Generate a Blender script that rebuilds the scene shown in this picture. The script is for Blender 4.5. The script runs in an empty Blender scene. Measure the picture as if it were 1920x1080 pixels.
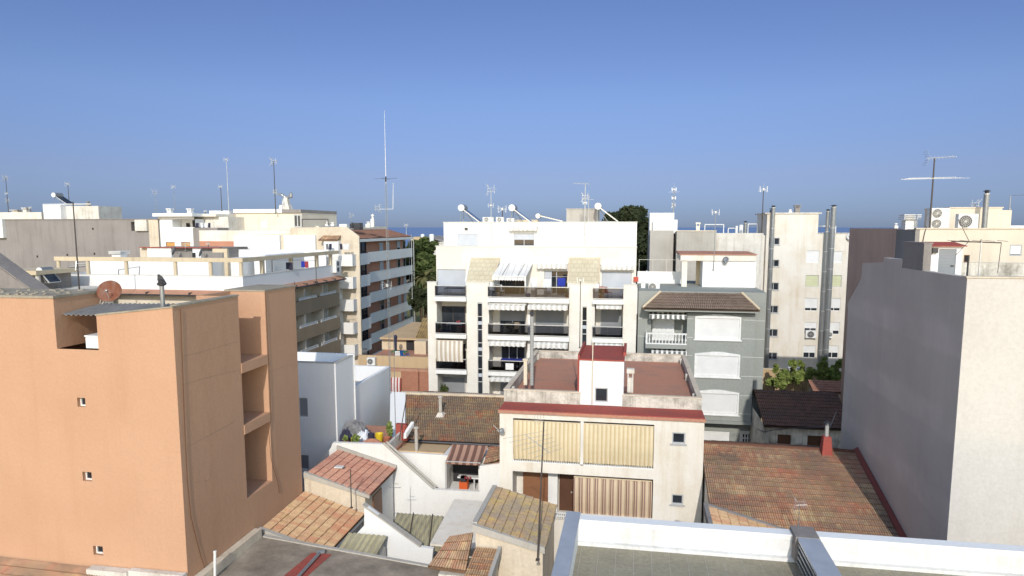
import bpy, bmesh, math, random
from mathutils import Vector
R = random.Random(11)
C = bpy.context.scene.collection
rad = math.radians
# ------------------------------------------------------------------ camera model
F0, CX, CY, H = 1300.0, 960.0, 580.0, 18.5
TH = math.atan(154/1300); YW = math.atan(230/(F0/math.cos(TH)))
def ray(px, py):
    r = (px-CX)/F0; u = (CY-py)/F0
    fh = math.cos(TH)+u*math.sin(TH); dz = u*math.cos(TH)-math.sin(TH)
    return (r*math.cos(YW)-fh*math.sin(YW), r*math.sin(YW)+fh*math.cos(YW), dz)
def PY(px, py, Y):
    d = ray(px, py); t = Y/d[1]; return Vector((d[0]*t, Y, H+d[2]*t))
def PX(px, py, X):
    d = ray(px, py); t = X/d[0]; return Vector((X, d[1]*t, H+d[2]*t))
def PZ(px, py, Z):
    d = ray(px, py); t = (Z-H)/d[2]; return Vector((d[0]*t, d[1]*t, Z))
# ------------------------------------------------------------------ materials
def lin(c):
    return tuple(((v/255)/12.92 if v/255 <= .04045 else ((v/255+.055)/1.055)**2.4) for v in c)+(1,)
class NT:
    def __init__(s, name, rough=.85, spec=.3, metal=0):
        s.m = bpy.data.materials.new(name); s.m.use_nodes = True
        s.t = s.m.node_tree; s.n = s.t.nodes; s.b = s.n['Principled BSDF']
        s.b.inputs['Roughness'].default_value = rough
        s.b.inputs['Specular IOR Level'].default_value = spec
        s.b.inputs['Metallic'].default_value = metal
    def l(s, a, b): s.t.links.new(a, b)
    def node(s, t, **k):
        n = s.n.new(t)
        for a, v in k.items(): setattr(n, a, v)
        return n
    def coord(s, scale=(1,1,1), kind='Object'):
        tc = s.node('ShaderNodeTexCoord'); mp = s.node('ShaderNodeMapping')
        mp.inputs['Scale'].default_value = scale
        s.l(tc.outputs[kind], mp.inputs['Vector']); return mp.outputs['Vector']
    def mapped(s, vec, scale):
        mp = s.node('ShaderNodeMapping'); mp.inputs['Scale'].default_value = scale; s.l(vec, mp.inputs['Vector']); return mp.outputs['Vector']
    def noise(s, scale, detail=4, rough=.55, vec=None, st=(1,1,1)):
        n = s.node('ShaderNodeTexNoise'); n.inputs['Scale'].default_value = scale
        n.inputs['Detail'].default_value = detail; n.inputs['Roughness'].default_value = rough
        s.l(vec if vec else s.coord(st), n.inputs['Vector']); return n.outputs['Fac']
    def ramp(s, fac, stops, interp='LINEAR'):
        r = s.node('ShaderNodeValToRGB'); cr = r.color_ramp; cr.interpolation = interp
        while len(cr.elements) < len(stops): cr.elements.new(.5)
        for e, (p, c) in zip(cr.elements, stops):
            e.position = p; e.color = c if len(c) == 4 else tuple(c)+(1,)
        s.l(fac, r.inputs['Fac']); return r.outputs['Color']
    def mix(s, fac, a, b, mode='MIX'):
        m = s.node('ShaderNodeMix', data_type='RGBA', blend_type=mode)
        for sock, v in ((m.inputs[0], fac), (m.inputs[6], a), (m.inputs[7], b)):
            if hasattr(v, 'is_output'): s.l(v, sock)
            elif isinstance(v, (int, float)): sock.default_value = v
            else: sock.default_value = v if len(v) == 4 else tuple(v)+(1,)
        return m.outputs[2]
    def math(s, op, a, b=0, c=None):
        m = s.node('ShaderNodeMath', operation=op)
        for i, v in enumerate((a, b) if c is None else (a, b, c)):
            if hasattr(v, 'is_output'): s.l(v, m.inputs[i])
            else: m.inputs[i].default_value = v
        return m.outputs[0]
    def sep(s, vec):
        n = s.node('ShaderNodeSeparateXYZ'); s.l(vec, n.inputs[0]); return n.outputs
    def bump(s, h, strength=.3, dist=.02):
        b = s.node('ShaderNodeBump'); b.inputs['Strength'].default_value = strength
        b.inputs['Distance'].default_value = dist
        s.l(h, b.inputs['Height']); s.l(b.outputs['Normal'], s.b.inputs['Normal'])
    def col(s, c):
        if hasattr(c, 'is_output'): s.l(c, s.b.inputs['Base Color'])
        else: s.b.inputs['Base Color'].default_value = c if len(c) == 4 else tuple(c)+(1,)
BW = [(0,(0,0,0)),(1,(1,1,1))]
def rng(lo, hi): return [(lo,(0,0,0)),(hi,(1,1,1))]
def stucco(name, base, dirt, amt=.5, streak=.5, bump=.25, scale=1.0, fine=.08):
    """rendered wall: broad blotches, vertical rain streaks, fine grain"""
    s = NT(name, .92, .15)
    a = s.ramp(s.noise(.35*scale, 5, .6), rng(.42, .72))
    b = s.ramp(s.noise(1.0*scale, 6, .65, st=(2.2,2.2,.16)), rng(.5, .78))
    f = s.math('MULTIPLY', s.math('ADD', s.math('MULTIPLY', a, amt), s.math('MULTIPLY', b, streak)), 1.0)
    f = s.math('MINIMUM', f, 1.0)
    c = s.mix(f, base, dirt)
    g = s.noise(9, 3, .7)
    c = s.mix(fine, c, s.ramp(g, [(.3,(.2,.19,.17)),(.7,(1,1,1))]), 'MULTIPLY')
    s.col(c); s.bump(s.noise(3.2, 7, .68), bump, .06)
    return s.m
def plain(name, c, rough=.6, spec=.3, metal=0, var=.12, vs=3):
    s = NT(name, rough, spec, metal)
    n = s.ramp(s.noise(vs, 4, .6), [(.3, tuple(x*(1-var) for x in c[:3])), (.75, tuple(min(1,x*(1+var*.6)) for x in c[:3]))])
    s.col(n); return s.m
def slats(name, c, period=.055, depth=.6, rough=.5):
    s = NT(name, rough, .3)
    z = s.sep(s.coord())[2]
    w = s.math('FRACT', s.math('DIVIDE', z, period))
    line = s.ramp(w, [(0,(.55,.55,.55)),(.16,(1,1,1)),(1,(.94,.94,.94))])
    n = s.ramp(s.noise(1.3, 4), [(.3, tuple(x*.9 for x in c)),(.7,c)])
    s.col(s.mix(depth, n, line, 'MULTIPLY')); s.bump(w, .3, .01); return s.m
def stripes(name, cols, period, axis=0, off=0, rough=.9, grime=.15, sway=.02):
    s = NT(name, rough, .1)
    v = s.coord(); x = s.sep(v)[axis]
    x = s.math('ADD', x, s.math('MULTIPLY', s.noise(.6, 2), sway))
    w = s.math('FRACT', s.math('DIVIDE', s.math('ADD', x, off), period))
    st = []; p = 0
    for wd, c in cols: st.append((p, c)); p += wd
    c = s.ramp(w, st, 'CONSTANT')
    c = s.mix(grime, c, s.ramp(s.noise(.8, 5, .65), [(.35,(.35,.33,.3)),(.6,(1,1,1))]), 'MULTIPLY')
    s.col(c); s.bump(s.noise(2.2, 2, st=(1,1,.25)), .25, .05); return s.m
def tiles(name, pal, moss, mossamt=(.5,.7), grey=(.16,.14,.12), greyamt=(.55,.75), mscale=.5, ridge=.65):
    """clay tiles: one colour per tile from the UV cell, lichen and weathering over it"""
    s = NT(name, .95, .1)
    uv = s.node('ShaderNodeTexCoord').outputs['UV']
    fl = s.node('ShaderNodeVectorMath', operation='FLOOR'); s.l(uv, fl.inputs[0])
    wn = s.node('ShaderNodeTexWhiteNoise', noise_dimensions='2D'); s.l(fl.outputs[0], wn.inputs['Vector'])
    pal = [tuple(min(.8,x*1.5) for x in p) for p in pal]; moss = tuple(x*1.35 for x in moss); grey = tuple(x*1.5 for x in grey)
    n = len(pal); c = s.ramp(wn.outputs['Value'], [(i/n, p) for i, p in enumerate(pal)], 'CONSTANT')
    # patches of replaced tiles : coarser cells
    sc = s.node('ShaderNodeVectorMath', operation='MULTIPLY'); s.l(uv, sc.inputs[0]); sc.inputs[1].default_value = (.22,.5,1)
    f2 = s.node('ShaderNodeVectorMath', operation='FLOOR'); s.l(sc.outputs[0], f2.inputs[0])
    w2 = s.node('ShaderNodeTexWhiteNoise', noise_dimensions='2D'); s.l(f2.outputs[0], w2.inputs['Vector'])
    c2 = s.ramp(w2.outputs['Value'], [(i/n, p) for i, p in enumerate(pal[::-1])], 'CONSTANT')
    c = s.mix(.5, c, c2)
    g = s.ramp(s.noise(mscale, 7, .68), rng(*greyamt)); c = s.mix(s.math('MULTIPLY', g, .8), c, grey)
    sm = s.ramp(s.noise(mscale*2.6, 6, .7), rng(*mossamt)); c = s.mix(s.math('MULTIPLY', sm, .8), c, moss)
    c = s.mix(.6, c, s.ramp(s.noise(1, 5, .75, vec=s.mapped(uv, (1.7,3.1,1))), [(.28,(.38,.35,.33)),(.5,(.92,.9,.88)),(.75,(1.15,1.12,1.08))]), 'MULTIPLY')
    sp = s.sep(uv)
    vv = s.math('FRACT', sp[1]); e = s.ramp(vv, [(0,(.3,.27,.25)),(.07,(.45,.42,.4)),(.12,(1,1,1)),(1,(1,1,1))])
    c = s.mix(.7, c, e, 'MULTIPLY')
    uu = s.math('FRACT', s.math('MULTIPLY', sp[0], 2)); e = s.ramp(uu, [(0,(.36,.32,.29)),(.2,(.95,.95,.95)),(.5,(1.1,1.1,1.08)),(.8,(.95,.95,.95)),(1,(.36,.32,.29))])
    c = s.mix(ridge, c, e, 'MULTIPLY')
    s.col(c); s.bump(s.noise(11, 4, .7), .4, .03); return s.m
def bricks(name, c1, c2, mortar, sc=1.0, axis='xz', rough=.9, msize=.012, bw=.25, bh=.07):
    s = NT(name, rough, .15)
    sp = s.sep(s.coord()); cb = s.node('ShaderNodeCombineXYZ')
    s.l(sp[0] if axis[0] == 'x' else sp[1], cb.inputs[0]); s.l(sp[2], cb.inputs[1])
    b = s.node('ShaderNodeTexBrick'); s.l(cb.outputs[0], b.inputs['Vector'])
    b.inputs['Color1'].default_value = tuple(c1)+(1,); b.inputs['Color2'].default_value = tuple(c2)+(1,)
    b.inputs['Mortar'].default_value = tuple(mortar)+(1,); b.inputs['Scale'].default_value = sc
    b.inputs['Brick Width'].default_value = bw; b.inputs['Row Height'].default_value = bh
    b.inputs['Mortar Size'].default_value = msize
    c = s.mix(.35, b.outputs['Color'], s.ramp(s.noise(.7, 5, .65), [(.3,(.6,.56,.5)),(.65,(1,1,1))]), 'MULTIPLY')
    s.col(c); s.bump(b.outputs['Fac'], -.2, .01); return s.m
def banded(name, base, band, period, width, off=0):
    s = NT(name, .92, .12)
    z = s.sep(s.coord())[2]
    z = s.math('ADD', z, s.math('MULTIPLY', s.noise(.5, 3), .5))
    w = s.math('FRACT', s.math('DIVIDE', s.math('ADD', z, off), period))
    k = s.ramp(w, [(0,(0,0,0)),(.06,(1,1,1)),(width,(1,1,1)),(width+.12,(0,0,0))])
    k = s.math('MULTIPLY', k, s.ramp(s.noise(.4, 3), rng(.3, .7)))
    c = s.mix(s.math('MULTIPLY', k, .75), base, band)
    st = s.ramp(s.noise(1.0, 6, .65, st=(2,2,.14)), rng(.45, .8))
    c = s.mix(s.math('MULTIPLY', st, .2), c, tuple(x*.75 for x in base))
    c = s.mix(.5, c, s.ramp(s.noise(.22, 6, .65), [(.35,(.82,.8,.78)),(.65,(1.08,1.07,1.05))]), 'MULTIPLY')
    s.col(c); s.bump(s.noise(4, 6, .7), .3, .06); return s.m
def glassy(name, c, rough=.08):
    s = NT(name, rough, .5)
    s.col(s.ramp(s.noise(.9, 3), [(.35, c),(.7, tuple(x*2.2 for x in c))])); return s.m
def foliage(name, dark, mid, light, sc=.35):
    s = NT(name, .8, .15)
    c = s.ramp(s.noise(sc, 6, .75), [(.32, dark),(.5, mid),(.7, light)])
    s.col(c)
    s.b.inputs['Subsurface Weight'].default_value = 0
    return s.m
M = {}
def mats():
    M['orange'] = stucco('orange_render', (.555,.335,.215), (.49,.285,.175), .55, .5, .32, .8, .10)
    M['white'] = stucco('white_render', (.80,.79,.76), (.60,.56,.50), .25, .35, .2)
    M['white_clean'] = stucco('clean_white_paint', (.82,.82,.81), (.72,.71,.68), .2, .2, .1)
    M['white_old'] = stucco('weathered_white_render', (.74,.71,.65), (.40,.35,.28), .5, .75, .4, 1.6, .18)
    M['white_mould'] = stucco('mouldy_white_parapet', (.72,.68,.60), (.20,.185,.15), .8, .55, .5, 3.4, .3)
    M['cream'] = stucco('cream_render', (.74,.66,.54), (.60,.50,.38), .45, .45, .25)
    M['grey_cream'] = stucco('grey_cream_render', (.63,.60,.555), (.54,.505,.46), .5, .5, .35, .7, .14)
    M['cream_pale'] = stucco('pale_cream_render', (.77,.73,.66), (.60,.50,.36), .5, .55, .35, 1.1)
    M['cream_old'] = stucco('old_cream_render', (.72,.63,.50), (.46,.37,.27), .55, .55, .4, 1.4, .18)
    M['ochre'] = stucco('ochre_render', (.55,.40,.24), (.40,.29,.18), .5, .5, .3)
    M['cement'] = stucco('grey_cement_render', (.31,.285,.27), (.215,.195,.18), .5, .75, .35, .8, .15)
    M['cement_dark'] = stucco('dark_cement_render', (.30,.27,.25), (.19,.17,.16), .55, .6, .4, 1.2, .18)
    M['concrete'] = stucco('bare_concrete', (.50,.47,.42), (.36,.33,.28), .5, .55, .3, 1.2, .12)
    M['tan'] = stucco('tan_balcony_render', (.36,.28,.19), (.27,.21,.14), .45, .45, .25)
    M['sand'] = stucco('sand_concrete', (.66,.55,.39), (.48,.38,.25), .45, .5, .25, 1.5)
    M['brown_wall'] = stucco('bare_brown_render', (.62,.43,.33), (.42,.28,.22), .5, .6, .4)
    M['green_grey'] = stucco('grey_green_render', (.335,.35,.325), (.27,.285,.262), .4, .35, .25, 1, .18)
    M['terracotta'] = stucco('terracotta_waterproofing', (.55,.27,.18), (.38,.235,.185), .75, .1, .4, 1.6, .3)
    M['red_paint'] = stucco('red_waterproof_paint', (.42,.10,.08), (.27,.10,.08), .6, .3, .4, 2.4, .3)
    M['terracotta_eave'] = stucco('terracotta_eave', (.50,.27,.18), (.36,.19,.13), .5, .3, .3, 2, .2)
    M['gravel'] = stucco('gravel_roof', (.42,.37,.29), (.22,.19,.14), .6, .1, .6, 3, .3)
    M['felt'] = stucco('grey_roof_felt', (.37,.335,.25), (.265,.245,.185), .6, .1, .5, 2.5, .3)
    M['cement_roof'] = stucco('aged_cement_roof', (.42,.355,.28), (.15,.125,.10), .85, .1, .5, 1.6, .3)
    M['white_cap'] = stucco('white_parapet_paint', (.78,.775,.76), (.50,.47,.42), .35, .5, .15, 1.6, .15)
    M['grey_cap'] = plain('grey_metal_coping', (.50,.52,.54), .35, .5, .3)
    M['dark_metal'] = plain('dark_grey_metal', (.06,.06,.065), .45, .5, .4)
    M['dark_red'] = stucco('dull_red_flashing', (.24,.075,.06), (.15,.06,.055), .5, .2, .3, 2)
    M['grey_metal'] = plain('galvanised_metal', (.36,.37,.37), .45, .5, .6)
    M['light_metal'] = plain('pale_aluminium', (.62,.62,.60), .4, .5, .4)
    M['rust_mast'] = plain('weathered_mast_steel', (.10,.085,.075), .6, .4, .3)
    M['rust'] = stucco('rusty_dish_steel', (.20,.075,.045), (.30,.24,.20), .5, .5, .3, 5)
    M['flue'] = slats('ribbed_flue_steel', (.36,.36,.35), .16, .8, .45)
    M['flue_smooth'] = plain('smooth_flue_steel', (.29,.30,.305), .4, .5, .5)
    M['white_plastic'] = plain('white_plastic', (.76,.76,.74), .5)
    M['white_frame'] = plain('white_window_frame', (.80,.80,.78), .5)
    M['grey_frame'] = plain('grey_window_frame', (.45,.46,.47), .5)
    M['dark_frame'] = plain('dark_window_frame', (.07,.06,.055), .5)
    M['brown_frame'] = plain('brown_window_frame', (.16,.08,.045), .5)
    M['glass'] = glassy('dark_window_glass', (.018,.021,.026))
    M['interior'] = plain('dark_interior', (.045,.043,.045), .9, .1)
    M['shutter_white'] = slats('white_roller_shutter', (.80,.80,.79))
    M['shutter_pale'] = slats('pale_grey_roller_shutter', (.52,.55,.60), .06, .45)
    M['shutter_grey'] = slats('grey_roller_shutter', (.26,.27,.29), .06, .5)
    M['shutter_orange'] = slats('orange_wood_shutter', (.62,.33,.10), .06, .5)
    M['shutter_brown'] = slats('brown_wood_shutter', (.26,.12,.06), .06, .6)
    M['shutter_green'] = slats('pale_green_blind', (.60,.62,.40), .3, .5)
    M['wood'] = plain('dark_brown_door_wood', (.10,.045,.025), .6)
    M['grey_door'] = slats('grey_painted_door', (.25,.27,.29), .12, .35)
    M['brick'] = bricks('red_brick_wall', (.62,.23,.13), (.52,.18,.10), (.55,.42,.32), axis='yz')
    M['brick_front'] = bricks('red_brick_front', (.44,.15,.085), (.36,.11,.06), (.40,.28,.20), axis='xz')
    M['white_brick'] = bricks('white_facing_brick', (.80,.77,.70), (.785,.75,.68), (.735,.70,.63), axis='xz', bw=.4, bh=.14, msize=.012)
    M['beige_tile'] = bricks('beige_facing_tile', (.64,.58,.43), (.60,.53,.38), (.50,.44,.32), axis='xz', bw=.42, bh=.3, msize=.02)
    M['awning_yellow'] = stripes('yellow_striped_awning', [(.5,(.70,.60,.41)),(.28,(.55,.43,.25)),(.22,(.62,.50,.32))], .205)
    M['awning_brown'] = stripes('brown_striped_awning', [(.36,(.63,.50,.35)),(.2,(.42,.31,.22)),(.12,(.20,.12,.10)),(.12,(.60,.46,.32)),(.2,(.32,.21,.17))], .38)
    M['awning_cream'] = stripes('cream_striped_awning', [(.5,(.74,.70,.62)),(.5,(.50,.42,.33))], .36)
    M['awning_white'] = stripes('white_striped_valance', [(.5,(.78,.77,.73)),(.5,(.60,.58,.54))], .40)
    M['awning_grey'] = stripes('grey_striped_valance', [(.5,(.78,.78,.76)),(.5,(.15,.16,.15))], .36)
    M['awning_rust'] = stripes('rust_striped_awning', [(.5,(.40,.25,.19)),(.5,(.17,.095,.075))], .42)
    M['cloth_red'] = stripes('red_striped_cloth', [(.5,(.72,.66,.62)),(.5,(.42,.09,.08))], .26)
    M['canvas'] = stripes('white_canvas_roof', [(.9,(.74,.73,.71)),(.1,(.5,.5,.5))], .5)
    tr = [(.40,.23,.145),(.43,.26,.165),(.38,.205,.14),(.34,.235,.155),(.46,.31,.19),(.40,.25,.165),(.42,.185,.12),(.55,.42,.25),(.33,.21,.15),(.41,.28,.18),(.37,.23,.155),(.38,.24,.165)]
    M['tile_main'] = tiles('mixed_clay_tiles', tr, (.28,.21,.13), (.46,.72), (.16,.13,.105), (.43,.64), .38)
    tm = [(.24,.165,.11),(.30,.22,.145),(.20,.15,.11),(.27,.175,.11),(.33,.235,.15),(.22,.165,.12),(.30,.20,.12),(.36,.13,.07)]
    M['tile_moss'] = tiles('mossy_grey_tiles', tm, (.36,.28,.15), (.5,.72), (.17,.135,.105), (.42,.6))
    to = [(.39,.26,.155),(.43,.30,.18),(.36,.20,.125),(.41,.28,.17),(.34,.215,.13),(.45,.33,.20),(.37,.225,.14),(.38,.18,.11)]
    M['tile_orange'] = tiles('warm_clay_tiles', to, (.36,.28,.12), (.56,.76), (.30,.17,.10), (.55,.75))
    tp = [(.36,.19,.14),(.32,.16,.12),(.40,.22,.16),(.28,.14,.11),(.35,.20,.15)]
    M['tile_pink'] = tiles('faded_brown_tiles', tp, (.30,.20,.14), (.55,.8), (.22,.14,.12), (.5,.7))
    ty = [(.34,.255,.14),(.29,.22,.13),(.34,.23,.135),(.26,.21,.14),(.31,.20,.11)]
    M['tile_lichen'] = tiles('lichen_covered_tiles', ty, (.38,.29,.09), (.5,.7), (.20,.17,.14), (.42,.58), .9)
    tb = [(.16,.125,.10),(.18,.14,.115),(.145,.11,.09),(.17,.13,.105)]
    M['tile_brown'] = tiles('grey_brown_tiles', tb, (.15,.12,.10), (.6,.9), (.13,.10,.085), (.6,.9))
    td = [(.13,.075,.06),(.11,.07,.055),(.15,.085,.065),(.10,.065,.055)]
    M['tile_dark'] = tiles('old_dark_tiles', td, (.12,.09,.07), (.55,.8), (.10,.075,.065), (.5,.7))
    M['tile_mans'] = tiles('brown_mansard_tiles', [(.20,.11,.08),(.18,.10,.075),(.22,.12,.085)], (.17,.1,.075), (.6,.9), (.15,.09,.07), (.6,.9))
    M['corrugated'] = plain('grey_corrugated_sheet', (.23,.22,.21), .7, .3, 0, .25, 2)
    M['yellow_sheet'] = stripes('yellowed_corrugated_sheet', [(.5,(.52,.47,.30)),(.5,(.40,.37,.26))], .3, grime=.4)
    M['orange_sheet'] = stripes('ochre_corrugated_sheet', [(.5,(.50,.36,.16)),(.5,(.36,.26,.13))], .3, grime=.4)
    M['asphalt'] = stucco('street_asphalt', (.06,.058,.055), (.045,.043,.04), .5, .1, .3, 1)
    M['grass'] = foliage('dry_grass_ground', (.09,.10,.03), (.15,.15,.05), (.20,.18,.08), .8)
    M['pine'] = foliage('pine_needles', (.02,.03,.01), (.065,.09,.027), (.14,.155,.055), .5)
    M['tree_dark'] = foliage('dark_tree_leaves', (.012,.018,.01), (.035,.045,.02), (.075,.085,.04), .5)
    M['palm'] = foliage('palm_fronds', (.04,.05,.018), (.10,.10,.04), (.18,.16,.07), .6)
    M['shrub'] = foliage('bright_shrub_leaves', (.07,.10,.025), (.18,.23,.06), (.34,.38,.14), 1.5)
    M['bark'] = plain('tree_bark', (.10,.07,.045), .9)
    M['blue_cloth'] = plain('blue_towel_cloth', (.03,.05,.36), .9)
    M['white_cloth'] = plain('white_towel_cloth', (.72,.74,.78), .9)
    M['dark_cloth'] = plain('dark_laundry_cloth', (.04,.04,.07), .9)
    M['red_cloth'] = plain('red_laundry_cloth', (.35,.06,.07), .9)
    M['yellow'] = plain('yellow_plastic', (.72,.52,.03), .5)
    M['orange_p'] = plain('orange_plastic', (.65,.12,.03), .5)
    M['green_p'] = plain('green_plastic', (.05,.20,.06), .5)
    M['blue_p'] = plain('blue_plastic', (.03,.12,.40), .5)
    M['pot'] = plain('clay_pot', (.38,.14,.08), .8)
    M['grey_tarp'] = plain('grey_tarpaulin', (.22,.22,.23), .8, .2, 0, .5, 4)
    M['red_sign'] = plain('red_alarm_box', (.50,.09,.06), .5)
    M['panel'] = glassy('solar_collector_glass', (.02,.024,.03), .15)
    M['teal'] = plain('teal_print', (.10,.40,.42), .6)
    M['tan_far'] = stucco('far_tan_render', (.62,.46,.27), (.5,.38,.24), .4, .3, .2)
    s = NT('tinted_balcony_glass', .05, .5)
    tb_ = s.node('ShaderNodeBsdfTransparent'); tb_.inputs[0].default_value = (.50,.51,.54,1)
    gl = s.node('ShaderNodeBsdfGlossy'); gl.inputs['Roughness'].default_value = .05
    fr = s.node('ShaderNodeFresnel'); mx = s.node('ShaderNodeMixShader')
    s.l(fr.outputs[0], mx.inputs[0]); s.l(tb_.outputs[0], mx.inputs[1]); s.l(gl.outputs[0], mx.inputs[2])
    s.l(mx.outputs[0], s.n['Material Output'].inputs['Surface']); M['balcony_glass'] = s.m
    s = NT('sea_water', .25, .4)
    c = s.ramp(s.noise(1, 3, .5, st=(.0008,.004,1)), [(.35,(.045,.095,.215)),(.7,(.06,.12,.25))])
    s.col(c); s.bump(s.noise(1, 5, .6, st=(.02,.05,1)), .2, .5); M['sea'] = s.m
    s = NT('dry_earth_ground', .95, .1)
    s.col(s.ramp(s.noise(.05, 6, .65), [(.35,(.16,.13,.09)),(.6,(.28,.24,.18))])); M['earth'] = s.m
mats()
# ------------------------------------------------------------------ wall planes : (u along, v up, w outward)
class Pl:
    def __init__(s, kind, d): s.k = kind; s.d = d
    def pt(s, u, v, w=0):
        if s.k == 'F': return (u, s.d-w, v)
        if s.k == 'B': return (u, s.d+w, v)
        if s.k == 'R': return (s.d+w, u, v)
        return (s.d-w, u, v)
    def uv(s, px, py):
        p = PY(px, py, s.d) if s.k in 'FB' else PX(px, py, s.d)
        return (p[0] if s.k in 'FB' else p[1], p[2])
    def rect(s, x0, y0, x1, y1):
        a = s.uv(x0, y0); b = s.uv(x1, y1); c = s.uv(x0, y1); d = s.uv(x1, y0)
        if s.k in 'FB': return ((a[0]+c[0])/2, (b[0]+d[0])/2, (c[1]+b[1])/2, (a[1]+d[1])/2)
        return (a[0], b[0], b[1] if False else (c[1]+b[1])/2, (a[1]+d[1])/2)
# ------------------------------------------------------------------ mesh builder
class MB:
    def __init__(s): s.v = []; s.f = []; s.uv = {}
    def add(s, pts, faces):
        o = len(s.v); s.v += [tuple(p) for p in pts]; s.f += [tuple(i+o for i in f) for f in faces]; return s
    def quad(s, a, b, c, d): return s.add([a,b,c,d], [(0,1,2,3)])
    def poly(s, pts): return s.add(pts, [tuple(range(len(pts)))])
    def hexa(s, p):  # 8 points: bottom 0-3, top 4-7
        return s.add(p, [(3,2,1,0),(4,5,6,7),(0,1,5,4),(1,2,6,5),(2,3,7,6),(3,0,4,7)])
    def box(s, x0, x1, y0, y1, z0, z1):
        if x0 > x1: x0, x1 = x1, x0
        if y0 > y1: y0, y1 = y1, y0
        if z0 > z1: z0, z1 = z1, z0
        return s.hexa([(x0,y0,z0),(x1,y0,z0),(x1,y1,z0),(x0,y1,z0),(x0,y0,z1),(x1,y0,z1),(x1,y1,z1),(x0,y1,z1)])
    def pbox(s, pl, u0, u1, v0, v1, w0, w1):
        a = pl.pt(u0, v0, w0); b = pl.pt(u1, v1, w1)
        return s.box(a[0], b[0], a[1], b[1], a[2], b[2])
    def prism(s, prof, axis, a0, a1):
        """extrude a closed 2-D profile along an axis; profile is in the two other axes"""
        def P(p, a): return {'x': (a,p[0],p[1]), 'y': (p[0],a,p[1]), 'z': (p[0],p[1],a)}[axis]
        n = len(prof); pts = [P(p, a0) for p in prof]+[P(p, a1) for p in prof]
        fs = [tuple(range(n))[::-1], tuple(range(n, 2*n))]+[(i,(i+1)%n,n+(i+1)%n,n+i) for i in range(n)]
        return s.add(pts, fs)
    def tube(s, a, b, r0, r1=None, n=8, cap=True):
        r1 = r0 if r1 is None else r1
        a = Vector(a); b = Vector(b); d = (b-a).normalized()
        x = d.orthogonal().normalized(); y = d.cross(x)
        pts = []
        for p, r in ((a,r0),(b,r1)):
            for i in range(n):
                t = 2*math.pi*i/n; pts.append(tuple(p+x*(r*math.cos(t))+y*(r*math.sin(t))))
        fs = [(i,(i+1)%n,n+(i+1)%n,n+i) for i in range(n)]
        if cap: fs += [tuple(range(n))[::-1], tuple(range(n,2*n))]
        return s.add(pts, fs)
    def path(s, pts, r, n=5):
        for a, b in zip(pts, pts[1:]): s.tube(a, b, r, r, n)
        return s
    def lathe(s, c, prof, axis=(0,0,1), n=14):
        d = Vector(axis).normalized(); x = d.orthogonal().normalized(); y = d.cross(x); c = Vector(c)
        pts = []
        for r, h in prof:
            for i in range(n):
                t = 2*math.pi*i/n; pts.append(tuple(c+d*h+x*(r*math.cos(t))+y*(r*math.sin(t))))
        fs = []
        for k in range(len(prof)-1):
            fs += [(k*n+i, k*n+(i+1)%n, (k+1)*n+(i+1)%n, (k+1)*n+i) for i in range(n)]
        fs += [tuple(range(n))[::-1], tuple(range((len(prof)-1)*n, len(prof)*n))]
        return s.add(pts, fs)
    def base(s):
        xs = [v[0] for v in s.v]; ys = [v[1] for v in s.v]; zs = [v[2] for v in s.v]
        return Vector(((min(xs)+max(xs))/2, (min(ys)+max(ys))/2, min(zs)))
    def build(s, name, mat, parent=None, loc=None, smooth=False, label=None, fix=True):
        root = parent
        off = Vector((0,0,0))
        if parent is not None:
            while root.parent: root = root.parent
            off = Vector(root.location)
            if root.rotation_euler.z: raise Exception('rotated root')
        elif loc is not None: off = Vector(loc)
        me = bpy.data.meshes.new(name)
        me.from_pydata([tuple(Vector(v)-off) for v in s.v], [], s.f)
        if s.uv:
            ul = me.uv_layers.new(name='UVMap')
            for p in me.polygons:
                for li in p.loop_indices:
                    ul.data[li].uv = s.uv.get(me.loops[li].vertex_index, (0,0))
        if fix:
            bm = bmesh.new(); bm.from_mesh(me); bmesh.ops.recalc_face_normals(bm, faces=bm.faces[:]); bm.to_mesh(me); bm.free()
        if smooth:
            for p in me.polygons: p.use_smooth = True
        me.materials.append(M[mat] if isinstance(mat, str) else mat)
        o = bpy.data.objects.new(name, me); C.objects.link(o)
        if parent is not None: o.parent = parent
        else: o.location = off
        if label: o['label'] = label
        return o
    def thing(s, name, mat, label, cat, group=None, smooth=False, fix=True):
        o = s.build(name, mat, None, s.base(), smooth, None, fix); tag(o, label, cat, group); return o
def tag(o, label, cat, group=None):
    o['label'] = label; o['category'] = cat
    if group: o['group'] = group
    return o
def T(name, label, cat, loc, group=None):
    o = bpy.data.objects.new(name, None); C.objects.link(o); o.location = loc; o.empty_display_size = .3
    return tag(o, label, cat, group)
def structure(mb, name, mat):
    o = mb.build(name, mat); o['kind'] = 'structure'; return o
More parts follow.
